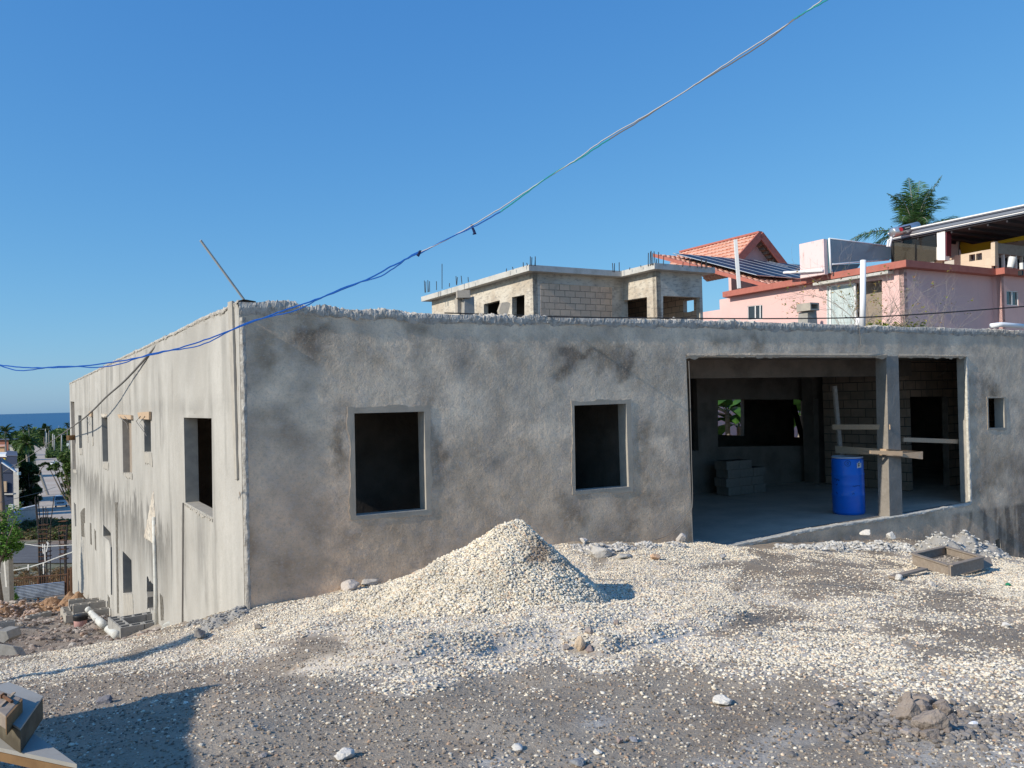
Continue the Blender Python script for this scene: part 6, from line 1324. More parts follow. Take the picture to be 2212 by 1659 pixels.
# dry shrub on the far side of the parapet
sb_ = at(1882, 716, 20.5); shrub = thing('dry_shrub', 'nearly leafless shrub with pale twigs and a few yellow-green leaves before the pink house', 'shrub', (sb_.x, sb_.y, 0.2))
rs = np.random.RandomState(31); mb = MB(); ends = []
def grow(p, d, L_, r_, lev, tgt=None):
    n = 4; pts = [p]; 
    for i in range(n):
        d = (d+Vector(rs.randn(3))*.16+Vector((0, 0, .03))).normalized(); p = p+d*L_/n; pts.append(p)
    mb.tube(pts, [r_*(1-.45*i/n) for i in range(n+1)], 4, cap=False)
    if lev <= 1: ends.append(p)
    if lev == 0: return
    for k in range(3 if lev > 2 else 2+int(rs.rand() > .5)):
        nd_ = (d+Vector(rs.randn(3))*.5); nd_.y *= .6; grow(pts[2+int(rs.randint(3))], nd_.normalized(), L_*rs.uniform(.55, .8), r_*.55, lev-1)
for (x, y) in ((1810, 640), (1860, 600), (1855, 580), (1895, 590), (1925, 610), (1960, 640), (1990, 640), (1840, 660), (1900, 640), (1970, 690), (2010, 690)):
    b = Vector((sb_.x+rs.uniform(-.25, .25)+(.6 if x > 1960 else 0), sb_.y+rs.uniform(-.2, .2), 2.2)); q = at(x, y, 20.5+rs.uniform(-.5, .5)); v = q-b; grow(b, v.normalized(), v.length*.55, .018, 4)
for z0 in (0,): mb.tube([Vector((sb_.x, sb_.y, .2)), Vector((sb_.x, sb_.y, 2.4))], .05, 6)
mb.build('branches', M['twig'], shrub)
en = np.array([tuple(e) for e in ends]); a, b = project(en); k = (rs.rand(len(en)) < np.where((a < 1915) & (b < 680), .35, .03)) & (b > 575); e2 = np.repeat(en[k], 4, 0)+rs.randn(k.sum()*4, 3)*.06
leafmesh('leaves', e2, .07, 33, [(.32, .30, .05), (.22, .25, .05), (.42, .26, .06), (.30, .16, .06)], shrub)
bp_ = np.array([tuple(at(x, y, 19.6)) for x, y in zip(rs.uniform(1878, 2000, 330), 712-np.abs(rs.randn(330))*9)]); tb_ = thing('low_bush', 'low yellow-green leafy bush peeping over the parapet beside the white vent pipe', 'bush', tuple(at(1930, 715, 19.6)))
leafmesh('foliage', bp_, .10, 34, [(.30, .32, .06), (.18, .25, .05), (.40, .36, .10), (.10, .16, .04)], tb_); MB().tube([Vector((at(1930, 715, 19.6))), Vector(at(1932, 700, 19.6))], .02, 5).build('stem', M['bark'], tb_)
# banana plants seen through the building's rear windows
def banana(base, H, seed, label, n=9, L=1.7):
    rs = np.random.RandomState(seed); t = thing('banana_plant', label, 'banana plant', base, 'banana plants in the yard behind'); b0 = Vector(base); MB().tube([b0, b0+Z3*H*.6], [.11, .07], 10).build('stem', M['palmtrunk'], t)
    Vt = []; Ft = []; Cc = []
    for k in range(n):
        az = k*2.4+rs.rand(); h = Vector((math.cos(az), math.sin(az), 0)); e = R_(rs.uniform(35, 80)); p = b0+Z3*H*.55; wd = L*.16; o = len(Vt); N_ = 12
        for i in range(N_+1):
            f = i/N_; w_ = wd*math.sin(math.pi*min(1, f*1.0+.02))**.6 if f > .18 else .02; d = h*math.cos(e)+Z3*math.sin(e); side = d.cross(Z3).normalized(); up = side.cross(d)
            c = (.055, .15, .022) if (i % 2) else (.035, .10, .018)
            for q, lf_ in ((-1, .25), (0, 0), (1, .25)): Vt.append(p+side*q*w_+up*w_*lf_*(-1)); Cc.append(c)
            p = p+d*L/N_; e -= .17
        for i in range(N_):
            for j in (0, 1): a = o+i*3+j; Ft.append((a, a+1, a+4, a+3))
    npmesh('crown', np.array([tuple(v) for v in Vt]), np.array(Ft), M['leaf'], parent=t, col=np.array(Cc)); return t
for (x, y, d, H, sd_, lb) in ((1572, 930, 28.5, 3.2, 1, 'banana plant with arching leaves seen through the left rear window of the open bay'), (1596, 935, 29.5, 2.4, 4, 'smaller banana plant right of the arching one in the left rear window'), (1728, 935, 28.5, 3.0, 7, 'banana plant with a big upright leaf seen in the narrow right rear window')):
    q = at(x, y, d); banana((q.x, q.y, q.z-1.2), H, sd_, lb, L=1.9)

# ------------------------------------------------------------------ the valley on the left
def ghit(px, py): return G(px, py, 20)
# leafy tree with feathery bright foliage at the left edge
d = 30.; bs_ = at(6, 1290, d); bl = [tuple(at(x, y, d+dy))+(r,) for x, y, dy, r in ((-10, 1120, 0, .55), (20, 1108, .3, .4), (34, 1120, -.3, .30), (10, 1145, .2, .5), (32, 1155, 0, .35), (0, 1175, -.3, .5), (24, 1180, .2, .42), (-30, 1140, 0, .7), (38, 1180, .1, .22), (10, 1200, .1, .3), (-40, 1190, 0, .6))]
tree('leafy_tree', 'bright green feathery-leaved young tree at the left edge', 'tree', (bs_.x, bs_.y, hz(bs_.x, bs_.y)), bl, 5200, .16, GB, 41, trunk_r=.10, asp=.3)
bl = [tuple(at(x, y, 33))+(r,) for x, y, r in ((0, 1262, .35), (18, 1272, .28), (5, 1290, .35), (28, 1290, .22), (-14, 1280, .4))]
tree('leafy_bush', 'green bush growing beside the left end of the zinc fence', 'bush', tuple(at(5, 1312, 33)), bl, 1500, .14, GB, 43, trunk_r=.04, asp=.4)
# tree half hidden behind the building's far corner
d = 66.; bl = [tuple(at(x, y, d+dy))+(r,) for x, y, dy, r in ((148, 990, 0, .9), (136, 1000, .5, .5), (124, 1004, 0, .35), (115, 1009, .3, .28), (144, 1018, -.5, .6), (158, 1010, 0, .9), (130, 1024, .3, .38), (152, 1038, 0, .5), (143, 1048, .4, .35), (168, 1030, 0, 1.1), (153, 1064, 0, .35), (148, 1076, .2, .28), (178, 1000, 0, 1.3), (107, 1012, 0, .2), (120, 1014, 0, .2))]
tb0 = at(172, 1150, d); tree('spreading_tree', 'dark green spreading tree half hidden behind the far end of the side wall', 'tree', (tb0.x, tb0.y, hz(tb0.x, tb0.y)), bl, 8000, .26, GR, 45, trunk_r=.25)
# ivy-clad palm and bushes between road and houses
d = 118.; pb_ = ghit(66, 1100)
base = ghit(66, 1097); d = base.y; T_ = at(58, 958, d)
palm('big tousled palm standing out of the dark trees beside the dirt road', tuple(base), T_.z-base.z, 24, 2.7, 8, lean=(T_.x-base.x, 0), cols=GR, wind=.35, dens=20, leafw=.10, tr=.28)
def bush_px(name, label, cat, pts, n, size, cols, seed, foot, d=None, group=None, tr=.2):
    b = ghit(*foot) if d is None else at(foot[0], foot[1], d); d = b.y; s_ = d/FPX
    bl = [tuple(at(x, y, d+((i*37) % 7-3)*.25))+(r*s_,) for i, (x, y, r) in enumerate(pts)]
    return tree(name, label, cat, tuple(b), bl, n, size, cols, seed, group, trunk_r=tr)
bush_px('roadside_tree', 'tall dark creeper-covered tree at the left side of the dirt road', 'tree', [(60, 1010, 16), (50, 1020, 14), (72, 1015, 11), (62, 1035, 16), (76, 1035, 10), (52, 1045, 16), (70, 1055, 14), (80, 1060, 10), (60, 1070, 16), (78, 1078, 11), (66, 1088, 14), (50, 1075, 10), (82, 1020, 6)], 9000, .55, GD, 51, (66, 1104), tr=.35)
bush_px('roadside_tree', 'lighter green bushy tree left of the creeper-covered one', 'tree', [(42, 975, 10), (50, 988, 12), (38, 992, 8), (58, 992, 12), (48, 1002, 10), (36, 960, 8), (66, 985, 10)], 5000, .6, GR, 53, (50, 1075), tr=.3)
bush_px('palm_frond_shrub', 'dark drooping branch hanging over the middle of the dirt road', 'branch', [(92, 1003, 3), (98, 1001, 3), (104, 1002, 3), (108, 1006, 2.5), (86, 1006, 3)], 700, .30, GD, 55, (84, 1020), d=100, tr=.06)
# slim palm at the far left against the sea
base = ghit(13, 1004); T_ = at(13, 935, base.y)
palm('wind-bent coconut palm against the sea at the far left', tuple(base), T_.z-base.z, 14, 3.3*base.y/230, 12, cols=GD, wind=-.7, dens=16, leafw=.13, tr=.3)
for i, (x, y, f, L_, lb) in enumerate(((51, 925, 962, 5, 'small distant palm on the skyline left of the dark pointed tree'), (63, 922, 962, 5, 'second distant palm just left of the dark pointed tree'), (106, 925, 960, 5, 'distant palm on the skyline right of the tall crossarm pole'), (146, 918, 960, 6, 'distant palm crown cut off by the end of the side wall'))):
    base = at(x, f, 560); T_ = at(x, y, 560); palm(lb, (base.x, base.y, hz(base.x, base.y)), T_.z-hz(base.x, base.y), 12, 3.2, 60+i, cols=GD, wind=-.5, dens=10, leafw=.2, tr=.3, group='palms on the skyline')
bush_px('pointed_tree', 'dark pointed tree standing above the far tree belt', 'tree', [(96, 924, 4.5), (96, 918, 3), (92, 930, 5), (100, 930, 5), (96, 936, 8)], 1500, 2.2, GD, 65, (96, 965), d=600, tr=.5)
# far belt of trees and scrub: one mass
rs = np.random.RandomState(71); bl = []
for i in range(150):
    x = rs.uniform(-20, 175); y = 944+rs.rand()**1.3*14; d = np.interp(y, [938, 960], [850, 640])+rs.uniform(-30, 30); bl.append(tuple(at(x, y+4*math.sin(x*.08)-(4 if 70 < x < 150 else -8 if x < 30 else 0), d))+(rs.uniform(4, 9),))
fw_ = leafmesh('tree_belt', blob_pts(bl, 42000, rs, .6), 2.8, 72, GR+GR+GD, None, asp=.7); tag(fw_, kind='stuff')
rs = np.random.RandomState(75); bl = []
for (x0, x1, y0, y1, n_, rr_) in ((106, 150, 975, 992, 40, 3.2), (112, 165, 962, 975, 30, 3.5), (0, 70, 975, 1000, 60, 3), (86, 110, 956, 966, 20, 3), (20, 50, 1075, 1100, 26, 1.2), (-10, 40, 1050, 1110, 36, 1.4)):
    for i in range(n_): q = ghit(rs.uniform(x0, x1), rs.uniform(y0, y1)); bl.append((q.x, q.y, q.z+.2, (rr_*q.y/300*rs.uniform(.6, 1.2)+.3)*.5))
sc_ = leafmesh('scrub', blob_pts(bl, 30000, rs, .4), 1.1, 76, GR+GD, None, asp=.7); tag(sc_, kind='stuff')
rs = np.random.RandomState(78); bl = []
for i in range(200):
    x = rs.uniform(25, 175); y = rs.uniform(1128, 1166); q = ghit(x, y); bl.append((q.x, q.y, q.z+.25, rs.uniform(.4, .95)))
hd = leafmesh('hedge_scrub', blob_pts(bl, 26000, rs, .3), .30, 79, [(.10, .15, .04), (.14, .17, .05), (.07, .10, .03), (.22, .17, .08), (.20, .12, .07)], None, asp=.6); tag(hd, kind='stuff')
rs = np.random.RandomState(80); bl = []
for i in range(120):
    x = rs.uniform(20, 170); y = rs.uniform(1232, 1278); q = ghit(x, y); bl.append((q.x, q.y, q.z+.1, rs.uniform(.2, .5)))
hd = leafmesh('dry_grass', blob_pts(bl, 9000, rs, .2), .22, 81, [(.30, .17, .08), (.22, .13, .07), (.36, .25, .13), (.16, .14, .06)], None, asp=.25); tag(hd, kind='stuff')
# utility poles in the valley
def pole(x, yt, yb, r_, label, m='polepale', arm=0, xt=None, wires=None):
    b = ghit(x, yb); T_ = at(xt if xt is not None else x, yt, b.y); t = thing('utility_pole', label, 'utility pole', tuple(b), 'utility poles along the valley road')
    MB().tube([b-Z3*.2, T_], [r_, r_*.7], 8).build('pole_shaft', M[m], t, smooth=True)
    if arm: MB().beam(T_-U*arm-Z3*.3, T_+U*arm-Z3*.3, .25, .3).build('crossarm', M[m], t)
    return T_
pole(98.5, 926, 968, .45, 'tallest pale pole with a T-shaped crossarm by the end of the dirt road', arm=3.5)
pole(101, 935, 967, .4, 'pale pole just right of the T-shaped one'); pole(106.5, 928, 950, .35, 'short distant pale pole standing behind the others')
pole(114, 937, 974, .42, 'pale pole at the top of the right road verge'); pole(117.5, 940, 978, .38, 'pale pole next down the right road verge')
pole(133, 937, 981, .4, 'pale pole with small crossarm on the right verge near the building', arm=1.6); pole(127, 919, 945, .2, 'very thin distant mast against the sea')
pole(150, 948, 990, .3, 'thin grey pole right beside the far end of the side wall')
pole(64, 1023, 1095, .16, 'pale leaning pole at the foot of the dark roadside trees', xt=66.5, m='palewall')
pb = at(13, 1108, 62); t = thing('utility_pole', 'brown timber pole leaning at the left edge before the dark blue house', 'utility pole', tuple(pb), 'utility poles along the valley road')
MB().tube([Vector((pb.x, pb.y, hz(pb.x, pb.y))), at(0, 1003, 62)], [.20, .15], 10).build('pole_shaft', M['polewood'], t, smooth=True)
t = MB().tube([ghit(104, 1070), at(86, 1020, ghit(104, 1070).y-2)], .30, 6).build('leaning_pole', M['palewall']); tag(t, 'bare grey pole leaning across the dirt road', 'pole')
for i, (pts, dd, lb) in enumerate((([(-40, 1090), (0, 1085), (45, 1074), (88, 1063), (120, 1052)], (50, 80), 'thin dark wire sagging across the dark blue house toward the road'), ([(-40, 1108), (0, 1106), (60, 1102), (108, 1100), (156, 1096)], (50, 70), 'nearly level dark wire crossing in front of the truck'), ([(-40, 1245), (0, 1237), (50, 1228), (90, 1217), (130, 1202), (158, 1192)], (38, 36), 'pale rope with hanging rags stretched toward the far building corner'), ([(30, 1172), (60, 1176), (95, 1180), (158, 1177)], (48, 44), 'pale line tied between the tree and the rebar columns'))):
    P_ = [at(x, y, dd[0]+(dd[1]-dd[0])*k/(len(pts)-1)) for k, (x, y) in enumerate(pts)]; t = MB().tube(curve_tube(P_, .02), .018 if i != 2 else .022, 5).build('wire' if i < 2 else 'rope', M['cablegrey' if i < 2 else 'dirtypvc']); tag(t, lb, 'wire' if i < 2 else 'rope')
for i, (x, y0, y1, lb) in enumerate(((60.5, 1220, 1232, 'short white rag hanging on the left part of the rope'), (93.5, 1217, 1240, 'long white rag hanging on the rope near the rebar column'))):
    t = MB().prism([at(x-1.5, y0, 37), at(x+1.8, y0-1, 37), at(x+1, y1, 37), at(x-.6, y1, 37)], (0, .02, 0)).build('rag', M['pottery']); tag(t, lb, 'rag')
# rebar columns
def rebar_col(xc, yt, yb, d, w_, n, label, seed, strips=()):
    rs = np.random.RandomState(seed); b = at(xc, yb, d); z0 = hz(b.x, b.y); t = thing('rebar_column', label, 'rebar column', (b.x, b.y, z0), 'rebar columns in the yard below')
    for i in range(n):
        ox, oy = rs.uniform(-w_, w_), rs.uniform(-w_, w_)*.7; tx = ox*1.8+rs.uniform(-.1, .1); T_ = at(xc, yt+rs.uniform(0, (yb-yt)*.35), d)
        MB().tube([Vector((b.x+ox, b.y+oy, z0)), Vector((b.x+ox*1.1, b.y+oy, (b.z+T_.z)/2)), Vector((b.x+tx, b.y+oy, T_.z))], .030, 5).build('bar', M['rebar'], t)
    mb = MB(); H = b.z-z0
    for k in range(9): z = b.z+.15+k*.28; c = [Vector((b.x+a*w_, b.y+q*w_*.7, z)) for a, q in ((-1, -1), (1, -1), (1, 1), (-1, 1), (-1, -1))]; mb.tube(c, .022, 4)
    mb.build('stirrups', M['rust'], t)
    for (x0, y0, x1, y1) in strips: MB().beam(at(x0, y0, d-.3), at(x1, y1, d-.3), .06, .03, up=(0, 1, 0)).build('white_strip', M['pottery'], t)
    return t
rebar_col(98, 1068, 1216, 52, .30, 9, 'tallest bundle of dark rebar with white strips tied to it', 91, [(91.5, 1175, 93, 1184), (96.5, 1176, 97.5, 1212), (104.5, 1172, 100, 1192), (92.5, 1186, 94, 1196), (101.5, 1170, 103, 1176)])
rebar_col(138, 1120, 1212, 50, .22, 6, 'thinner rusty rebar column near the far end of the side wall', 93)
# zinc fence, gate frame
zl, zr_ = at(24, 1268, 45), at(139, 1256, 42.5); zf = thing('zinc_fence', 'blue-grey corrugated zinc sheet fence with horizontal ribs', 'fence', tuple(at(80, 1292, 44)))
n = 80; vs = []
bl_, br_ = at(24, 1298, 45), at(139, 1284, 42.5)
for i in range(n+1):
    f = i/n; vv = V*(-.09*math.sin(f*2*math.pi*9)); 
    for (a, b) in ((zl, bl_), (zr_, br_)): vs.append(a.lerp(b, f)+vv)
z_ = MB().add(vs, [(2*i, 2*i+1, 2*i+3, 2*i+2) for i in range(n)]).build('zinc_sheet', M['zinc'], zf)
for f in (0, .5, 1): MB().beam(zl.lerp(zr_, f)+Vector((0, .12, .25)), bl_.lerp(br_, f)+Vector((0, .12, -.2)), .07, .07, up=(0, 1, 0)).build('post', M['rust'], zf)
rg_ = thing('rusty_railing', 'rusty steel railing and gate frame behind the zinc sheets', 'railing', tuple(at(100, 1275, 44.5)))
for k in range(24): x = 26+k*4.9; a = at(x, 1248-(k*.35), 45.2); MB().beam(a, a-Z3*1.0, .025, .025, up=(0, 1, 0)).build('bar', M['rust'], rg_)
MB().beam(at(24, 1250, 45.2), at(146, 1240, 45.2), .05, .05).build('top_rail', M['rust'], rg_)
for x in (147, 153, 157): MB().beam(at(x, 1228, 44.8), at(x, 1288, 44.8), .08, .08, up=(0, 1, 0)).build('gate_post', M['rust'], rg_)
MB().beam(at(146, 1229, 44.8), at(158, 1228, 44.8), .07, .07).build('gate_rail', M['rust'], rg_)
# grey pillars at the left edge beside the leafy tree
t = MB().beam(at(14, 1195, 32), at(17, 1300, 32), .32, .30, up=(0, 1, 0)).build('grey_post', M['greyblock']); tag(t, 'grey concrete post under the feathery tree at the left edge', 'post')
t = MB().beam(at(8, 1195, 31.5), at(14, 1268, 31.5), .06, .03, up=(0, 1, 0)).build('white_strap', M['pottery']); tag(t, 'long white strap hanging in front of the grey post', 'strap')
# retaining wall with sloped white top beside road
a, b, c_ = ghit(60, 1112), ghit(80, 1104), None; t = thing('garden_wall', 'pale boundary wall with white coping at the foot of the dark trees', 'wall', tuple(a))
w0, w1, w2 = at(28, 1110, 104), at(52, 1098, 108), at(79, 1092, 112); zg = hz(w1.x, w1.y)
for p, q in ((w0, w1), (w1, w2)):
    MB().prism([p, q, Vector((q.x, q.y, zg-1.5)), Vector((p.x, p.y, zg-1.5))], (0, .25, 0)).build('wall_body', M['palewall'], t); MB().beam(p+Z3*.05, q+Z3*.05, .4, .10).build('coping', M['white'], t)
t = MB().prism([at(18, 1090, 92), at(28, 1090, 92), at(29, 1103, 92), at(17, 1104, 92)], (0, .3, 0)).build('white_sack', M['pottery'], bevel=.05); tag(t, 'white sack-like bundle left of the boundary wall', 'sack')
# houses
def hbox(name, label, x0, x1, yt, yb, d, dp, m, roof=None, group=None):
    if d is None: d = ghit(max((x0+x1)/2, 2), yb).y
    a, b = at(x0, yt, d), at(x1, yt, d); z1 = a.z; z0 = min(at(x0, yb, d).z, hz(a.x, a.y)); t = thing(name, label, 'house', (a.x, a.y, z0))
    y1 = d+dp; q = [(a.x, a.y), (b.x, b.y), (b.x+dp*-.6, y1), (a.x+dp*-.6, y1)]
    MB().hexa([Vector((x, y, z0)) for x, y in q], [Vector((x, y, z1)) for x, y in q]).build('wall', M[m], t); return t, q, z0, z1
t, q, z0, z1 = hbox('gabled_house', 'dark blue clad house with a white-edged gable roof at the left edge', -60, 28, 1020, 1066, 96, 9, 'darkblue')
P1, P2, P3_ = at(-60, 985, 95.8), at(10, 1000, 95.8), at(34, 1019, 95.8)
MB().prism([at(-60, 1021, 95.9), at(28, 1021, 95.9), at(8, 1001, 95.9), at(-14, 992, 95.9)], (-5.2, 8.5, 0)).build('gable', M['darkblue'], t)
MB().prism([at(5, 998, 95.2), at(34, 1018, 95.2), at(34, 1020, 95.2), at(5, 1000.5, 95.2)], (-6.6, 10.5, 0)).build('roof', M['bluegreyroof'], t); MB().beam(at(5, 999, 95.1), at(35, 1019.5, 95.1), .12, .3, up=(0, 1, 0)).build('barge_board', M['white'], t)
MB().prism([at(-4, 1040, 95.7), at(14, 1040, 95.7), at(14, 1063, 95.7), at(-4, 1063, 95.7)], (0, .15, 0)).build('boarded_window', M['wood'], t); MB().prism([at(4, 1066, 95.7), at(28, 1066, 95.7), at(28, 1069, 95.7), at(4, 1069, 95.7)], (0, .6, 0)).build('porch_edge', M['palewall'], t)
t, q, z0, z1 = hbox('slate_roof_house', 'low house with a broad slate-blue roof and grey wall behind the dark blue one', 5, 34, 1006, 1030, 128, 8, 'bluegreyroof')
MB().hexa([at(12, 985, 131), at(38, 986, 131), at(37, 977, 139), at(16, 975, 139)][::1], [p+Z3*.15 for p in (at(12, 985, 131), at(38, 986, 131), at(37, 977, 139), at(16, 975, 139))]).build('roof', M['bluegreyroof'], t)
MB().prism([at(14, 986, 131), at(37, 987, 131), at(37, 1006, 131), at(14, 1006, 131)], (-4.2, 7, 0)).build('blue_front', M['darkblue'], t)
t, q, z0, z1 = hbox('flat_roof_house', 'brick and ochre house with bright white flat roof edges cut by the left frame edge', -60, 11, 988, 1012, 150, 8, 'brickred')
MB().prism([at(-60, 981, 149), at(18, 981, 149), at(15, 987, 149), at(-60, 987, 149)], (-4.8, 8, 0)).build('roof_edge', M['white'], t)
MB().prism([at(-60, 1003, 146), at(22, 1000, 146), at(22, 1004, 146), at(-60, 1008, 146)], (-1.8, 3, 0)).build('canopy', M['white'], t); MB().prism([at(6, 990, 148.8), at(11, 990, 148.8), at(11, 997, 148.8), at(6, 997, 148.8)], (0, .2, 0)).build('window', M['yellow'], t)
t, q, z0, z1 = hbox('ochre_house', 'small ochre house beyond the white-roofed one at the left edge', -60, 9.5, 965, 985, 230, 9, 'orange'); MB().prism([at(-60, 963, 229.5), at(10, 963, 229.5), at(10, 965, 229.5), at(-60, 965, 229.5)], (-5.4, 9, 0)).build('roof', M['tile'], t)
t, q, z0, z1 = hbox('brick_shed_row', 'long low red brick building with openings beyond the right verge', 126, 152, 951, 957, None, 12, 'brickred'); dq_ = ghit(139, 957).y-.5
for k in range(4): MB().prism([at(129+k*6, 952.5, dq_), at(131.5+k*6, 952.5, dq_), at(131.5+k*6, 956, dq_), at(129+k*6, 956, dq_)], (0, .3, 0)).build('opening', M['black'], t)
t, q, z0, z1 = hbox('blue_hut', 'tiny pale blue hut beside the end of the side wall', 145, 150, 958, 968, None, 5, 'curtain')
t, q, z0, z1 = hbox('pale_hut', 'small pale concrete hut with a water tank among the roadside trees', 28, 40, 1016, 1030, 122, 4, 'palewall'); MB().tube([at(41, 1020, 121), at(41, 1026, 121)], .25, 10).build('water_tank', M['curtain'], t)
for i, (x, y, w_, lb) in enumerate(((4, 953, 14, 'far low roofed building at the left edge before the sea'), (30, 968, 9, 'far pale building left of the big tousled palm'))):
    t, q, z0, z1 = hbox('far_house', lb, x-w_, x+w_, y-3, y+4, 420-i*60, 8, 'brickred' if i == 0 else 'palewall'); MB().prism([at(x-w_-1, y-4, 419-i*60), at(x+w_+1, y-4, 419-i*60), at(x+w_+1, y-2.8, 419-i*60), at(x-w_-1, y-2.8, 419-i*60)], (0, 9, 0)).build('roof', M['bluegreyroof'], t)
# truck with a man standing in the bed
vb = ghit(134, 1096); vb.z += .13; sc = vb.y/142
tk = thing('white_truck', 'small white cab-over truck driving up the dirt road toward the camera', 'truck', tuple(vb))
f = (Vector((0, 0, 0))-Vector((vb.x, vb.y, 0))).normalized(); rt = Vector((f.y, -f.x, 0))*-1
f = (f+rt*-.15).normalized(); rt = Vector((-f.y, f.x, 0))
def tk_(a, b, c): return vb+rt*a*sc+f*b*sc+Z3*c*sc
def tbx(x0, x1, y0, y1, z0, z1, name, m, x0t=None, y1t=None, bevel=.05):
    y1t = y1 if y1t is None else y1t; return MB().hexa([tk_(x0, y0, z0), tk_(x1, y0, z0), tk_(x1, y1, z0), tk_(x0, y1, z0)], [tk_(x0, y0, z1), tk_(x1, y0, z1), tk_(x1, y1t, z1), tk_(x0, y1t, z1)]).build(name, M[m], tk, bevel=bevel)
tbx(-.92, .92, -.1, 1.5, .45, 1.15, 'cab_lower', 'vanwhite'); tbx(-.90, .90, -.1, 1.48, 1.15, 2.0, 'cab_upper', 'vanwhite', y1t=1.05)
MB().prism([tk_(-.78, 1.42, 1.32), tk_(.78, 1.42, 1.32), tk_(.72, 1.17, 1.86), tk_(-.72, 1.17, 1.86)], f*.04).build('windscreen', M['glassdark'], tk)
tbx(-.86, .86, 1.5, 1.62, .35, .62, 'bumper', 'vanwhite'); tbx(-.55, .55, 1.5, 1.53, .72, .88, 'grille', 'black', bevel=0)
for sx in (-.78, .78): tbx(sx-.12, sx+.12, 1.5, 1.55, .72, .92, 'headlight', 'pottery', bevel=0)
tbx(-.95, .95, -3.2, -.15, .75, .90, 'cargo_bed', 'vanwhite'); 
for sx in (-.95, .9): tbx(sx, sx+.05, -3.2, -.15, .9, 1.3, 'bed_side', 'vanwhite', bevel=0)
for sx in (-.8, .8):
    for yy in (.85, -2.4): 
        w_ = MB().tube([tk_(sx-.1, yy, .33), tk_(sx+.1, yy, .33)], .33*sc, 16).build('wheel', M['tyre'], tk); MB().tube([tk_(sx-.11, yy, .33), tk_(sx+.11, yy, .33)], .17*sc, 10).build('rim', M['alu'], w_)
for sx in (-1.08, 1.08): tbx(sx-.07, sx+.07, 1.25, 1.32, 1.3, 1.62, 'mirror', 'black', bevel=0)
# the standing figure: one skinned body
me = bpy.data.meshes.new('person'); J = [(0, 0, .92), (0, 0, 1.2), (0, 0, 1.45), (0, .02, 1.56), (0, .02, 1.68), (.12, 0, .88), (.14, .02, .48), (.14, 0, .06), (.15, .12, .03), (-.12, 0, .88), (-.14, .02, .48), (-.14, 0, .06), (-.15, .12, .03), (.19, 0, 1.42), (.26, .02, 1.14), (.22, .2, .98), (.22, .27, .95), (-.19, 0, 1.42), (-.26, .02, 1.14), (-.22, .2, .98), (-.22, .27, .95)]
E_ = [(0, 1), (1, 2), (2, 3), (3, 4), (0, 5), (5, 6), (6, 7), (7, 8), (0, 9), (9, 10), (10, 11), (11, 12), (2, 13), (13, 14), (14, 15), (15, 16), (2, 17), (17, 18), (18, 19), (19, 20)]
RD = [.15, .14, .16, .06, .10, .09, .06, .045, .04, .09, .06, .045, .04, .06, .045, .035, .03, .06, .045, .035, .03]
pb2 = tk_(0, -.7, .90); me.from_pydata([tuple((rt*a+f*b+Z3*c)*sc) for a, b, c in J], E_, []); pe = bpy.data.objects.new('person', me); COL.objects.link(pe); pe.location = pb2; pe['_o'] = pb2
sk = pe.modifiers.new('skin', 'SKIN'); 
for v, r_ in zip(me.skin_vertices[0].data if me.skin_vertices else [], RD): v.radius = (r_*sc, r_*sc)
pe.modifiers.new('sub', 'SUBSURF').levels = 1; me.materials.append(M['skin']); tag(pe, 'person in a lime vest standing in the bed of the white truck', 'person')
def pbx(z0, z1, w0, w1, dd, name, m): MB().hexa([pb2+(rt*a*w0+f*b*dd+Z3*z0)*sc for a, b in ((-1, -1), (1, -1), (1, 1), (-1, 1))], [pb2+(rt*a*w1+f*b*dd+Z3*z1)*sc for a, b in ((-1, -1), (1, -1), (1, 1), (-1, 1))]).build(name, M[m], pe, bevel=.03)
pbx(.92, 1.5, .19, .23, .15, 'vest', 'hiviz')
cb_ = ghit(116, 1006); ct = thing('white_car', 'tiny white car far up the dirt road above the spreading tree', 'car', tuple(cb_))
for (z0, z1, w_, y0, y1, nm, m) in ((.3, .95, .85, -2, 2, 'body', 'vanwhite'), (.95, 1.5, .72, -1.2, .8, 'cabin', 'vanwhite'), (1.0, 1.4, .68, .79, .83, 'windscreen', 'glassdark')):
    MB().box((cb_.x, cb_.y-(y0+y1)/2, cb_.z+.2+(z0+z1)/2), w_*2, y1-y0, z1-z0).build(nm, M[m], ct, bevel=.08 if nm != 'windscreen' else 0)
for sx in (-.75, .75):
    for sy in (-1.3, 1.3): MB().tube([Vector((cb_.x+sx-.1, cb_.y+sy, cb_.z+.45)), Vector((cb_.x+sx+.1, cb_.y+sy, cb_.z+.45))], .32, 12).build('wheel', M['tyre'], ct)

# ------------------------------------------------------------------ blockwork, bucket and pipes at the side wall foot
LBA = 'grey hollow block in the low rectangular pit curb by the white pipe stub'
def blk(p, az, label, grp, m='tanblock'):
    t = thing('hollow_block', label, 'concrete block', tuple(p), grp); az = R_(az); ax = Vector((math.cos(az), math.sin(az), 0)); ay = Vector((-math.sin(az), math.cos(az), 0))
    hollow_block(Vector(p)+Z3*.1, ax, ay, Z3, L=.40, W=.19, H=.20, m=m, parent=t, name='shell'); return t
ax2 = AZ+8
pf0 = G(258, 1381); A2_ = R_(ax2); ux = Vector((math.cos(A2_), math.sin(A2_), 0)); uy = Vector((-math.sin(A2_), math.cos(A2_), 0)); zc = pf0.z+.02
for i in range(3): blk(Vector((pf0.x, pf0.y, zc))+ux*(.2+i*.41), ax2, LBA, 'blocks of the front pit curb', 'greyblock')
for i in range(2): blk(Vector((pf0.x, pf0.y, zc))+ux*(.1)+uy*(.31+i*.41), ax2+90, LBA, 'blocks of the front pit curb', 'greyblock')
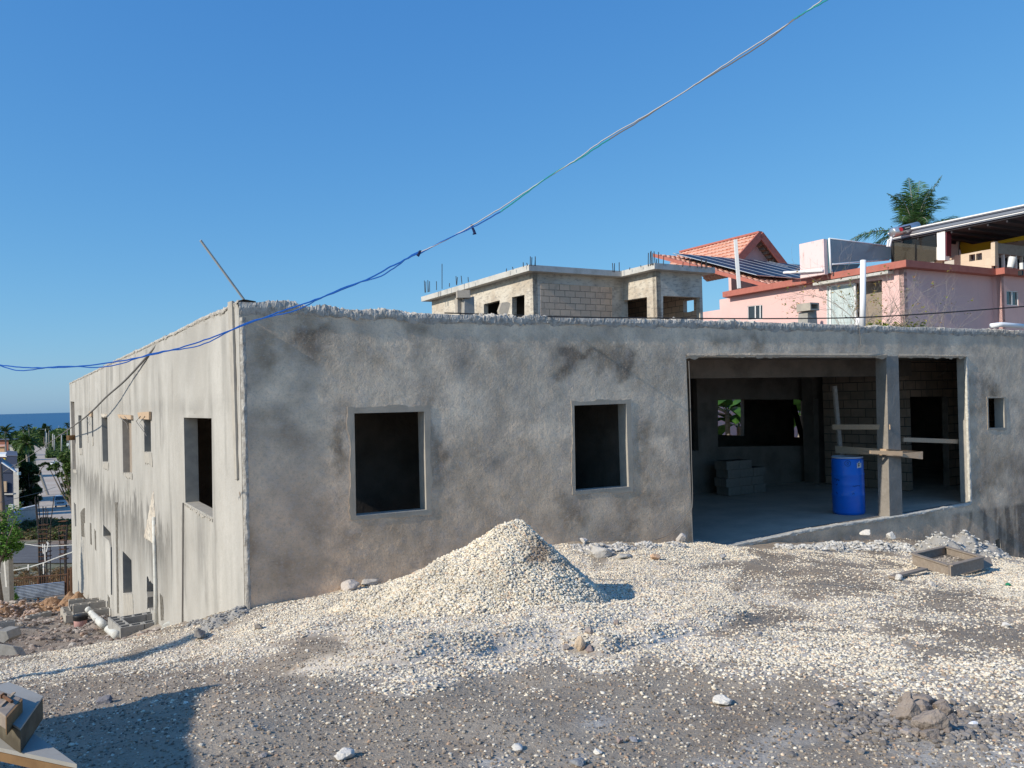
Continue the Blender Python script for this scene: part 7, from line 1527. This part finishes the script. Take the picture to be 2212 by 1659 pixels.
for i in range(3): blk(Vector((pf0.x, pf0.y, zc))+ux*(.41+i*.41)+uy*(.72), ax2, LBA, 'blocks of the front pit curb', 'greyblock')
t = MB().beam(at(311, 1369, 14.6), at(384, 1359, 14.7), .14, .03).build('plank', M['wood']); tag(t, 'pale plank lying across the right end of the front pit curb', 'wooden plank')
t = MB().tube([at(363, 1358, 14.2), at(386, 1345, 14.6)], .11, 20).tube([at(362.6, 1358.3, 14.18), at(363.5, 1357.8, 14.21)], .095, 20).build('pipe_stub', M['dirtypvc'], smooth=False); tag(t, 'short thick white pipe stub lying on the soil beside the plank', 'pipe')
t = MB().tube(curve_tube([G(*p_)+Z3*h_ for p_, h_ in (((190, 1340), .30), ((202, 1350), .25), ((216, 1360), .16), ((233, 1370), .12), ((252, 1382), .08))], .1), .078, 14).build('bent_pipe', M['dirtypvc'], smooth=True); tag(t, 'long bent dusty white drain pipe beside the bucket', 'pipe')
bk = G(174, 1354); bt = thing('paint_bucket', 'black-rimmed bucket with a faded pink label standing by the bent pipe', 'bucket', tuple(bk)); hB = .30
MB().lathe(bk, [(.135, 0), (.15, .02), (.165, hB)], 24).build('bucket_body', M['bucketpink'], bt, smooth=True); MB().lathe(bk+Z3*hB*.62, [(.17, 0), (.178, .01), (.172, .04), (.180, .05), (.175, .09), (.18, .10), (.17, .13)], 24).build('rim', M['black'], bt, smooth=True)
pg = G(146, 1352); print('pit', pg, G(262, 1382), G(174, 1352), G(240, 1380))
pc_ = LF.o+LF.U*((pg-LF.o).dot(LF.U)); 
for r_i, (k0_, n_, hh_) in enumerate(((0, 2, 1), (.9, 2, 2), (2.0, 2, 1), (2.9, 2, 2))):
    for i in range(n_):
        q = LF.p((pg-LF.o).dot(LF.U)+k0_, .25+i*.41, 0); z0 = hz(q.x, q.y)+.0+(.12 if r_i > 1 else .05)
        for lv_ in range(hh_): blk(Vector((q.x, q.y, z0+.2*lv_)), 121.3-90, 'tan hollow block in the %s cross row of the stepped block pit' % ('nearest', 'second', 'third', 'farthest')[r_i], 'blocks of the stepped pit')
for i in range(7):
    q = LF.p((pg-LF.o).dot(LF.U)+.25+i*.41, .98, 0); blk(Vector((q.x, q.y, hz(q.x, q.y)+.08)), 121.3, 'tan hollow block in the left edge row of the stepped block pit', 'blocks of the stepped pit')
for i, (x, y, dd, lb) in enumerate(((14, 1356, 19, 'whole grey block lying at the far left on the dug soil'), (72, 1340, 22.5, 'grey block half sunk in the soil left of the brown patch'), (95, 1334, 23.5, 'pale grey block end showing above the dug soil'))):
    p = G(x, y); blk(p-Z3*.03, AZ+i*17, lb, None, 'greyblock')
t = MB().prism([at(x, y, 13.5-.0*i) for i, (x, y) in enumerate(((-6, 1414), (-2, 1390), (28, 1396), (38, 1414), (40, 1422), (10, 1424)))], (.1, .1, -.05)).build('concrete_slab', M['greyblock'], bevel=.01); tag(t, 'tilted grey concrete slab fragment at the left edge above the gravel', 'slab fragment')
t = MB().prism([at(x, y, 14.6) for i, (x, y) in enumerate(((-8, 1384), (-8, 1362), (14, 1364), (20, 1380), (8, 1390)))], (.05, .3, 0)).build('concrete_slab', M['greyblock'], bevel=.01); tag(t, 'leaning grey block fragment at the left edge over the tilted slab', 'slab fragment')
